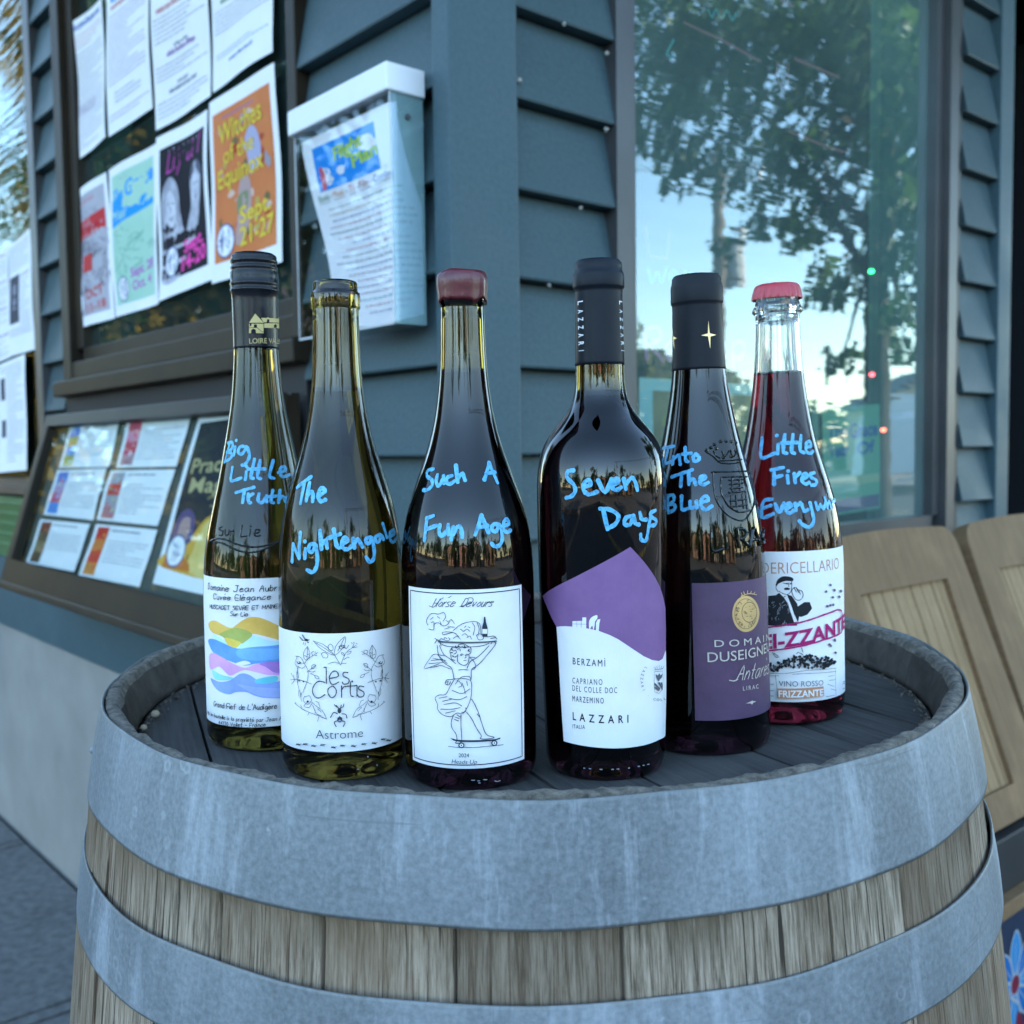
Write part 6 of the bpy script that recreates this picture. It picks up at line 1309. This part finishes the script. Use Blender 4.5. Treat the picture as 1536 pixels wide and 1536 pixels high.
# sheets in the far window
GL_B = PlaneSurf(wp('L', 0, 0, -0.030), LD, UP, NL); PF = 'newspaper sheets taped to the far left window'
sf, r, A = sheet(GL_B, [(14, 370), (50, 343), (56, 524), (19, 535)], 'newspaper_sheet', 'newspaper sheet with one dark photograph, upper right in the far left window', 'newspaper', PF, .003, 2)
para(A, .05, .92, .03, .26, 8, TXT, 1); rect(A, .05, .30, .45, .72, ink((.06, .06, .08))); rect(A, .18, .36, .32, .6, ink((.25, .24, .3))); words(A, .5, .92, .33, .02, TPUR, 4); para(A, .5, .92, .36, .76, 14, TXT, 2); para(A, .05, .92, .76, .84, 3, TXT, 6); fin(sf, r, A)
sf, r, A = sheet(GL_B, [(-28, 398), (13.5, 371), (18, 536), (-24, 552)], 'newspaper_sheet', 'newspaper sheet with pink headings cut off by the left edge', 'newspaper', PF, .003, 3)
for k in range(4): words(A, .1, .95, .05 + k * .24, .022, TPUR, k); para(A, .06, .95, .09 + k * .24, .25 + k * .24, 7, TXT, k)
fin(sf, r, A)
sf, r, A = sheet(GL_B, [(-30, 560), (40, 531), (45, 705), (-28, 712)], 'newspaper_sheet', 'newspaper sheet with two tiny dark photographs, lowest in the far left window', 'newspaper', PF, .003, 4)
for k in range(2): rect(A, .50 + .0 * k, .14 + k * .38, .60, .34 + k * .34, ink((.08, .08, .10)))
para(A, .06, .46, .06, .92, 26, TXT, 3); para(A, .64, .95, .10, .92, 24, TXT, 4); para(A, .5, .95, .04, .10, 2, TXT, 7); fin(sf, r, A)

# slanted display case under the window
case = empty('display_case', (0, 0, 0), 'bronze framed slanting display case of review cards under the left window', 'display case')
CB0 = Vector(wp('L', 0, 0.845, .175)); CT0 = Vector(wp('L', 0, 1.272, .045)); cdv = (CT0 - CB0); CHH = cdv.length; cdv.normalize(); cn = LD.cross(cdv).normalized()
if cn.dot(EYE - CB0) < 0: cn = -cn
cp = lambda s_, t_, d_: CB0 + LD * s_ + cdv * t_ + cn * d_
def cbox(mb, s0, s1, t0, t1, d0, d1, m): mb.hexa([cp(s0, t0, d0), cp(s1, t0, d0), cp(s1, t0, d1), cp(s0, t0, d1), cp(s0, t1, d0), cp(s1, t1, d0), cp(s1, t1, d1), cp(s0, t1, d1)], m)
S0, S1 = .42, 1.665
mb = MB(); cbox(mb, S0, S1, 0, .068, -.03, 0.0, BRONZE); cbox(mb, S0, S1, CHH - .03, CHH, -.03, 0.0, BRONZE); cbox(mb, S0, S0 + .035, .068, CHH - .03, -.03, 0, BRONZE); cbox(mb, S1 - .035, S1, .068, CHH - .03, -.03, 0, BRONZE); cbox(mb, S0 - .004, S1 + .004, -.006, .012, -.03, .004, BRONZE)
mb.build('frame', case, bevel=.003)
mb = MB(); CBK = noisy('case backboard', (.035, .045, .04), (.06, .07, .06), 6, .8, .1); cbox(mb, S0 + .03, S1 - .03, .06, CHH - .02, -.045, -.031, CBK); mb.build('backboard', case)
mb = MB()
for s_ in (S0, S1 - .012):
    q = [wp('L', s_, .847, .0065), wp('L', s_, .847, .15), wp('L', s_, 1.268, .022), wp('L', s_, 1.268, .0065)]; q2 = [p + LD * .012 for p in q]
    mb.add(q + q2, [(0, 1, 2, 3), (7, 6, 5, 4), (0, 4, 5, 1), (1, 5, 6, 2), (2, 6, 7, 3), (3, 7, 4, 0)], BRONZE)
mb.build('side_panel', case) if False else None
for s_ in (S0, S1 - .012):
    mb = MB(); q = [wp('L', s_, .847, .0065), wp('L', s_, .847, .15), wp('L', s_, 1.268, .022), wp('L', s_, 1.268, .0065)]; q2 = [p + LD * .012 for p in q]
    mb.add(q + q2, [(0, 1, 2, 3), (7, 6, 5, 4), (0, 4, 5, 1), (1, 5, 6, 2), (2, 6, 7, 3), (3, 7, 4, 0)], BRONZE); mb.build('side_panel', case)
mb = MB(); mb.add([cp(S0 + .034, .066, -.012), cp(S1 - .034, .066, -.012), cp(S1 - .034, CHH - .028, -.012), cp(S0 + .034, CHH - .028, -.012)], [(0, 1, 2, 3)], PANEC); mb.build('pane', case, recalc=False)
rebase(case, wp('L', 1.04, .845, .09))
CS = PlaneSurf(CB0 + cn * -.030, LD, cdv, cn); PC = 'review cards in the display case'
Q = lambda *p: [(x / 2.648, y / 2.648 + 340) for x, y in p]
cards = [(Q((285, 795), (480, 770), (435, 955), (240, 960)), [(.08, .22, .60), (.45, .36, .12), (.10, .30, .62), (.40, .36, .10)], 'white card with a blue and yellow strip, top left in the display case'),
 (Q((515, 765), (770, 728), (710, 955), (465, 958)), [(.48, .05, .12), (.62, .25, .32), (.50, .06, .10), (.36, .20, .26)], 'white card with a crimson strip, top right of the cards in the display case'),
 (Q((230, 968), (430, 962), (375, 1167), (178, 1145)), [(.08, .18, .50), (.35, .30, .45), (.45, .10, .16), (.08, .25, .60)], 'white card with a blue and red strip, middle left in the display case'),
 (Q((445, 970), (700, 965), (630, 1190), (388, 1165)), [(.32, .31, .36), (.50, .05, .04), (.33, .30, .34), (.42, .16, .18)], 'white card with a grey strip banded red, middle right of the cards'),
 (Q((165, 1163), (362, 1182), (302, 1372), (105, 1335)), [(.20, .05, .03), (.12, .09, .05), (.26, .19, .10), (.10, .07, .04)], 'white card with a dark brown strip, bottom left in the display case'),
 (Q((385, 1182), (632, 1206), (556, 1432), (318, 1386)), [(.52, .035, .025), (.60, .18, .04), (.55, .06, .03), (.60, .22, .05)], 'white card with a bright orange red strip, bottom right of the cards')]
for k, (qd, cs_, lab_) in enumerate(cards):
    sf, r, A = sheet(CS, qd, 'review_card', lab_, 'card', PC, .0012, k)
    for j, c_ in enumerate(cs_): A.fill([(.06, .05 + j * .225), (.27, .04 + j * .225), (.27, .275 + j * .225), (.06, .28 + j * .225)], ink(c_))
    for j in range(14): A.blob((rr_.uniform(.08, .25), rr_.uniform(.08, .92)), .02, .03, ink(tuple(min(.8, x * rr_.uniform(.5, 2.2)) for x in rr_.choice(cs_))), 7, .6)
    words(A, .32, .8, .09, .035, TXT, k, lo=.05, hi=.15); para(A, .32, .94, .25, .25 + [.5, .62, .55, .6, .38, .45][k], [7, 9, 8, 9, 6, 7][k], TXT, k + 20, h=.022); fin(sf, r, A)
sf, r, A = sheet(CS, Q((800, 745), (1075, 700), (935, 1490), (612, 1418)), 'poster', 'dark poster of a hooded figure with gold lettering, behind the tallest bottle', 'poster', None, .0012, 3)
rect(A, .06, .06, .95, .90, ink((.022, .024, .030))); GD = ink((.45, .37, .18)); A.text('Practical', (.12, .36), (.92, .34), .085, GD, bold=.01); A.text('Magic', (.16, .47), (.80, .46), .085, GD, bold=.01)
A.fill([(.06, .90), (.06, .82), (.30, .74), (.46, .62), (.62, .58), (.95, .60), (.95, .90)], ink((.62, .34, .05)), True); A.fill([(.40, .9), (.44, .7), (.52, .62), (.75, .6), (.9, .66), (.92, .9)], noisy('poster gold', (.62, .42, .10), (.72, .55, .2), 20, .7, 0), True); A.fill([(.06, .90), (.07, .83), (.28, .82), (.40, .86), (.42, .90)], ink((.55, .16, .03)))
A.fill([(.08, .70), (.12, .60), (.22, .56), (.33, .60), (.36, .70), (.30, .76), (.12, .76)], ink((.10, .07, .16)), True); A.fill([(.15, .66), (.20, .61), (.29, .62), (.31, .70), (.26, .76), (.17, .75)], ink((.42, .26, .24)), True); A.many('.19,.67 .215,.668|.25,.668 .275,.672|.21,.72 .24,.725 .26,.718', .002, ink((.1, .05, .05)))
A.many('.45,.50 .85,.40|.5,.54 .9,.545', .004, ink((.25, .2, .08))); roundel(A, .19, .80, .12, .095); fin(sf, r, A)

# brochure box on the siding
bx = empty('brochure_box', (0, 0, 0), 'clear brochure box with a white lid screwed to the siding beside the left window', 'brochure holder')
b0, b1, bz0, bz1, bo = .059, .322, 1.345, 1.672, .058
mb = MB(); mb.wbox('L', b0 - .004, b1 + .009, 1.660, 1.698, .0005, bo + .008, PLASTIC); mb.build('lid', bx, bevel=.0025)
LITSIDE = glass_pane('lit acrylic side', 1.5, (.80, .83, .90), 0, .22);  # clear acrylic too; its pale tone stands in for light falling on it
mb = MB(); mb.wbox('L', b0, b1, bz0, bz1, .0005, .003, ACRYL); mb.build('back_panel', bx)
for s_, m_ in ((b0, LITSIDE), (b1 - .003, ACRYL)):
    mb = MB(); mb.wbox('L', s_, s_ + .003, bz0, bz1, .0031, bo - .003, m_); mb.build('side_panel', bx)
mb = MB(); mb.wbox('L', b0, b1, bz0, bz1, bo - .0029, bo, ACRYL); mb.build('front_panel', bx)
mb = MB(); mb.wbox('L', b0 + .003, b1 - .003, bz0, bz0 + .003, .0031, bo - .003, ACRYL); mb.build('base', bx)
mb = MB(); EDGE = mat('polished acrylic edge', (.55, .58, .60), .25)
for s_ in (b0 - .0006, b1 - .0012): mb.wbox('L', s_, s_ + .0018, bz0, bz1 - .01, bo + .0002, bo + .0012, EDGE)
mb.wbox('L', b0, b1, bz0 - .0012, bz0 + .0018, bo + .0002, bo + .0012, EDGE); mb.build('edge_trim', bx)
mb = MB(); tube(mb, [wp('L', b0 - .003, 1.63, .030), wp('L', b0 + .001, 1.63, .030)], .004, mat('screw', (.12, .12, .12), .4, .8), 10); mb.build('screw', bx, recalc=False)
rebase(bx, wp('L', .19, bz0, .001))
class FlyerSurf:
    curved = True
    def __init__(s): s.wd = .252; s.ht = .30
    def pos(s, u, v, e=0):
        k = v * v * (3 - 2 * v); left = .315 - .085 * k; d = u * s.wd; z = 1.650 - .292 * v - .010 * math.sin(u * PI) * v
        if v > .82: z += (v - .82) * .10 * max(0, u - .62) * 2.6
        front = .0505 - .008 * math.sin(PI * min(1, v * 1.1)) * (1 - u); R_ = .016; lim = left - (b0 + .0045)
        if d < lim - R_: return wp('L', left - d, z, front + e)
        d2 = d - (lim - R_); a_ = d2 / R_
        if a_ < PI / 2: return wp('L', b0 + .0045 + R_ - (R_ + e) * math.sin(a_), z, front - R_ + (R_ + e) * math.cos(a_))
        return wp('L', b0 + .0045 - e, z, max(front - R_ - (d2 - R_ * PI / 2), .0045))
    def nor(s, u, v): return NL
F_ = FlyerSurf(); mb = MB(); nx, ny = 60, 40
mb.add([F_.pos(i / nx, j / ny) for i in range(nx + 1) for j in range(ny + 1)], [(i * (ny + 1) + j, i * (ny + 1) + j + 1, (i + 1) * (ny + 1) + j + 1, (i + 1) * (ny + 1) + j) for i in range(nx) for j in range(ny)], PAPER, [(i / nx * .25, j / ny * .3) for i in range(nx + 1) for j in range(ny + 1)])
fl = mb.build('flyer', None, smooth=True, recalc=False); tag(fl, 'white flyer with a sky blue picture, slumped inside the brochure box', 'flyer')
A = Art(F_, None, True, eps=.0003); SKYB = ink((.01, .25, .72)); LIME = ink((.40, .56, .04)); 
rect(A, .11, .055, .80, .285, SKYB)
for c_ in ((.30, .10, .05, .02), (.69, .13, .09, .035), (.74, .155, .07, .03), (.39, .21, .05, .022), (.20, .20, .07, .03), (.24, .24, .05, .025)): A.blob(c_[:2], c_[2], c_[3], WHITEI, 12, .3)
A.fill([(.15, .17), (.19, .165), (.21, .22), (.19, .275), (.145, .28), (.15, .23)], ink((.62, .10, .14)), True); A.many('.20,.235 .28,.215|.20,.25 .28,.23|.20,.262 .27,.245', .0015, ink((.35, .3, .45)))
for dx, m_ in ((.006, ink((.05, .2, .1))), (0, LIME)): A.text('Flight', (.34 + dx, .155), (.66 + dx, .135), .060, m_, bold=.03); A.text('Plan', (.52 + dx, .225), (.80 + dx, .21), .060, m_, bold=.03)
for t_, a_, b_, m_ in (('Books', .07, .20, TGRN), ('Music', .245, .375, ink((.62, .26, .10))), ('TV', .43, .50, ink((.62, .14, .16))), ('Film', .545, .66, ink((.40, .12, .14))), ('Combo', .70, .885, TBLU)): A.text(t_, (a_, .335), (b_, .335), .034, m_)
for x_ in (.222, .40, .522, .68): A.blob((x_, .323), .006, .005, TXT, 8)
for a_, b_ in ((.07, .20), (.245, .375), (.43, .50), (.545, .66), (.70, .885)): A.stroke(None, .0008, TXT, sm=False, uvin=[np.array((a_, .345)), np.array((b_, .345))])
cc = [TGRN, ink((.60, .33, .10)), TBLU, ink((.50, .10, .14)), ink((.12, .25, .18)), ink((.52, .15, .22)), ink((.10, .25, .50)), ink((.58, .13, .16)), ink((.08, .20, .12)), ink((.10, .16, .18)), ink((.14, .22, .50)), ink((.34, .12, .24)), ink((.42, .14, .30)), ink((.36, .20, .42)), ink((.30, .08, .22)), ink((.08, .35, .38)), ink((.60, .12, .14)), ink((.15, .22, .50))]
for k, c_ in enumerate(cc):
    c_ = ink(tuple(.55 * q_ + .22 for q_ in c_.node_tree.nodes['Principled BSDF'].inputs['Base Color'].default_value[:3])); v_ = .385 + k * .0325; a_ = [.15, .15, .17, .12, .10, .18, .33, .24, .18, .10, .20, .22, .30, .22, .20, .28, .36, .40][k]; words(A, a_, 1 - a_ * .75 + .02, v_, .0095, c_, k, gap=.012, lo=.014, hi=.045)
A.build('printing', fl); rebase_mesh(fl, wp('L', .19, 1.352, .03))

# ================================================================== CHAIRS
TILT = .36; CP0 = wp('R', 0, .95, .22); kdv = UP * math.cos(TILT) - NR * math.sin(TILT); kn = RD.cross(kdv).normalized()
if kn.dot(EYE - CP0) < 0: kn = -kn
IRON = noisy('black iron', (.012, .013, .015), (.022, .022, .024), 10, .5, .1)
def outline_plate(mb, pts, d0, d1, m, base, hole=None):
    """plate with a rounded edge in the plane of the back"""
    P_ = lambda q, d: base + RD * q[0] + kdv * q[1] + kn * d
    loops = [pts] + ([hole] if hole else [])
    t = tessellate_polygon([[Vector((q[0], q[1], 0)) for q in lp] for lp in loops]); allp = [q for lp in loops for q in lp]; n = len(allp)
    mb.add([P_(q, d1) for q in allp] + [P_(q, d0) for q in allp], [tuple(x) for x in t] + [tuple(n + i for i in x)[::-1] for x in t], m, [(q[0], q[1]) for q in allp] * 2)
    o_ = 0
    for lp in loops:
        k = len(lp); mb.add([P_(q, d1) for q in lp] + [P_(q, d0) for q in lp], [(i, (i + 1) % k, k + (i + 1) % k, k + i) for i in range(k)], m, [(q[1], q[0]) for q in lp] + [(q[1], q[0] + .03) for q in lp])
def rrect(x0, x1, y0, y1, r, crown=0.0, n=8):
    pts = []
    for cx, cy, a0 in ((x1 - r, y1 - r, 0), (x0 + r, y1 - r, 90)):
        for i in range(n + 1): a = math.radians(a0 + 90 * i / n); pts.append((cx + r * math.cos(a), cy + r * math.sin(a)))
    pts = pts[:n + 1] + [(x1 - r - (x1 - x0 - 2 * r) * i / 10, y1 + crown * math.sin(PI * i / 10)) for i in range(1, 10)] + pts[n + 1:]
    pts += [(x0 - .012, y0 + .32 * (y1 - y0)), (x0 - .030, y0), (x1 + .030, y0), (x1 + .012, y0 + .32 * (y1 - y0))]
    return pts
CHW = .468
def chair(x0, label, base=CP0):
    root = empty('slatted_chair', (0, 0, 0), label, 'chair', 'slatted wooden chairs by the right window'); x1 = x0 + CHW
    mb = MB(); outline_plate(mb, rrect(x0, x1, -.462, .067, .045, .006), -.034, 0, SEATW, base, [(x0 + .085, -.032), (x1 - .085, -.032), (x1 - .098, -.405), (x0 + .098, -.405)][::-1]); mb.build('back_frame', root, bevel=.004)
    mb = MB(); q = x0 + .080; rr2 = random.Random(int(x0 * 100))
    while q < x1 - .085:
        wd_ = min(rr2.choice([.022, .034, .040, .030]), x1 - .080 - q); dd = rr2.uniform(-.0015, .001)
        if wd_ < .008: break
        c = [base + RD * a_ + kdv * b_ + kn * d_ for d_ in (-.024, -.009 + dd) for a_, b_ in ((q + .0012, -.41), (q + wd_ - .0012, -.41), (q + wd_ - .0012, -.028), (q + .0012, -.028))]; mb.hexa(c, SLATW); q += wd_
    mb.build('slats', root, bevel=.0022)
    sb = base + kdv * -.462; sz = sb.z - .03; so_ = (sb - CORNER).dot(NR)
    mb = MB(); mb.wbox('R', x0 - .02, x1 + .02, sz - .075, sz + .02, so_ - .03, so_ + .012, IRON); mb.build('hinge_rail', root, bevel=.003)
    mb = MB(); mb.wbox('R', x0 - .03, x1 + .03, sz - .105, sz - .078, so_ - .03, so_ + .03, SEATW); mb.wbox('R', x0 - .03, x1 + .03, .12, sz - .106, so_ - .02, so_ + .02, mat('navy seat paint', (.012, .022, .05), .4)); se = mb.build('seat', root, bevel=.003)
    pl = PlaneSurf(wp('R', 0, 0, so_ + .0205), RD, UP, NR); A = Art(pl, None, True, eps=.0004); FB = ink((.012, .11, .32)); FW_ = ink((.30, .33, .36)); FR = ink((.16, .012, .03)); FB2 = ink((.03, .20, .42))
    for cx, cz, s_ in ((x0 + .10, .27, .085), (x0 + .29, .25, .09), (x0 + .40, .31, .055), (x0 + .19, .33, .04)):
        for k in range(8):
            t = k * PI / 4; p = [(cx + s_ * a_ * math.cos(t + b_), cz + s_ * a_ * math.sin(t + b_)) for a_, b_ in ((.15, 0), (.7, -.33), (1.05, 0), (.7, .33))]; A.fill(p, FB if k % 2 else FB2, True); A.stroke(p, .004, FW_, closed=True); A.stroke([(cx + s_ * .2 * math.cos(t), cz + s_ * .2 * math.sin(t)), (cx + s_ * .8 * math.cos(t), cz + s_ * .8 * math.sin(t))], .0018, FW_)
        A.blob((cx, cz), s_ * .18, s_ * .18, FR, 12)
    for k in range(7): a_ = x0 + .02 + k * .065; A.stroke([(a_, .14), (a_ + .03, .20), (a_ - .01, .235)], .006, FW_); A.fill([(a_ + .01, .15), (a_ + .04, .17), (a_ + .02, .20)], FR, True)
    A.build('painted_flowers', se)
    for q in (x0 + .01, x1 - .04):
        mb = MB(); mb.hexa([wp('R', q + a_, z_, o_) for z_, e_ in ((0, 0), (sz + .10, 1)) for a_, o_ in ((0, so_ - .09), (.03, so_ - .09), (.03, so_ - .06), (0, so_ - .06))], IRON); mb.build('leg', root, bevel=.003)
        mb = MB(); mb.hexa([wp('R', q + a_, z_, o_) for z_, dd in ((0, .06), (sz - .11, -.035)) for a_, o_ in ((0, so_ + dd), (.03, so_ + dd), (.03, so_ + dd + .03), (0, so_ + dd + .03))], IRON); mb.build('leg', root, bevel=.003)
    rebase(root, wp('R', (x0 + x1) / 2, 0, so_)); return root
chair(1.046 - CHW, 'slatted wooden chair right behind the barrel, with its lower slats hidden by the barrel rim'); chair(1.088, 'slatted wooden chair cut off by the right edge of the photo')

# ------------------------------------------------------------------ window drawings, signs and tiny lights behind the right glass
GR_ = PlaneSurf(wp('R', 0, 0, -0.0385), RD, UP, NR)
def drawing(name, label, build):
    A = Art(GR_, None, False, eps=.0004); build(A); o = A.mb.build(name, None, recalc=False); return tag(o, label, 'window lettering')
PINK = ink((.62, .20, .42)); TEALI = ink((.10, .38, .40)); CORAL = ink((.45, .14, .16))
drawing('window_lettering', 'pink hand painted lettering low on the right window, between the bottle necks', lambda A: A.many('966,492 970,538|966,494 986,492 990,508 970,516|972,516 994,540|1002,530 1012,522 1006,514 998,522 1002,538 1014,538|1030,516 1020,520 1028,530 1020,540|1040,516 1042,538|1052,508 1054,540 1060,538|1046,520 1060,518|1078,512 1070,524 1076,540 1088,534 1086,516 1078,512|1098,514 1100,556|1098,520 1110,512 1116,524 1110,538 1100,536', .008, PINK))
drawing('window_lettering', 'teal hand painted lettering at the lower left of the right window, above the pink lettering', lambda A: A.many('972,402 978,424 986,408 992,424 1000,402|1006,416 1016,412 1010,406 1004,414 1008,424 1018,422|1028,406 1028,424|1028,414 1038,410', .006, TEALI))
def coral(A):
    A.many('1026,34 1078,58 1140,92|1192,88 1258,116|1166,94 1166,122 1180,132 1182,96|1180,196 1240,220 1266,228|968,340 974,384 1000,388 1004,346|1170,0 1190,10', .005, CORAL, False); A.many('1062,14 1068,26 1074,14 1082,28 1090,16 1098,30 1104,20|1010,60 1000,82 1012,84', .004, TEALI)
drawing('window_lettering', 'thin coral outlines of houses hand drawn across the top of the right window', coral)
SG = PlaneSurf(wp('R', 0, 0, -0.045), RD, UP, NR)
sf, r, A = sheet(SG, [(958, 566), (1140, 578), (1146, 772), (958, 800)], 'poster', 'pale blue bordered poster with a brown picture, low in the right window', 'poster', None, .0005, 2, ink((.50, .68, .74)))
rect(A, .10, .08, .92, .88, noisy('brown poster picture', (.22, .11, .04), (.42, .25, .10), 9, .7, 0))
for k in range(16): A.blob((rr_.uniform(.2, .8), rr_.uniform(.2, .8)), .05, .05, ink(rr_.choice([(.45, .32, .08), (.15, .18, .08), (.5, .2, .08)])), 8, .6)
fin(sf, r, A)
SG2 = PlaneSurf(wp('R', 0, 0, -0.05), RD, UP, NR)
sf, r, A = sheet(SG2, [(1232, 612), (1318, 606), (1319, 762), (1236, 776)], 'poster', 'green poster with a dark blue title behind the glass beside the crown capped bottle', 'poster', None, .0005, 2, ink((.20, .42, .30)))
for t_, a_, b_ in (('The', (.08, .30), (.42, .29)), ('Grace', (.46, .30), (.96, .29))): A.text(t_, a_, b_, .13, ink((.02, .10, .36)), bold=.03)
A.text('Year', (.08, .46), (.44, .45), .11, ink((.02, .10, .36)), bold=.03); A.text('Of', (.58, .46), (.9, .45), .11, ink((.02, .10, .36)), bold=.03); rect(A, .02, .66, .98, .74, ink((.50, .52, .34))); rect(A, .02, .86, .98, .98, ink((.16, .10, .22))); fin(sf, r, A)
def bulb(x, y, col, lab):
    s_, z_ = hitw('R', x, y, -.10); m = bpy.data.materials.new('lit bulb'); m.use_nodes = True; b = m.node_tree.nodes['Principled BSDF']; b.inputs['Base Color'].default_value = (*col, 1); b.inputs['Emission Color'].default_value = (*col, 1); b.inputs['Emission Strength'].default_value = 2.2
    bm = bmesh.new(); bmesh.ops.create_uvsphere(bm, u_segments=12, v_segments=8, radius=.0045)
    for v in bm.verts: v.co.x *= 1.4
    me = bpy.data.meshes.new('fairy_light'); bm.to_mesh(me); bm.free(); me.materials.append(m); o = bpy.data.objects.new('fairy_light', me); o.location = wp('R', s_, z_, -.10); link(o); tag(o, lab, 'fairy light', 'fairy lights inside the right window')
bulb(1307, 407, (.03, .9, .2), 'tiny green light on the mirrored tree trunk in the right window'); bulb(1308, 562, (1, .06, .08), 'tiny red light above the pale green shelf edge in the right window'); bulb(1325, 645, (1, .1, .06), 'tiny red light right of the green poster in the right window'); bulb(1392, 792, (.03, .8, .2), 'tiny green light just above the slatted chair back')
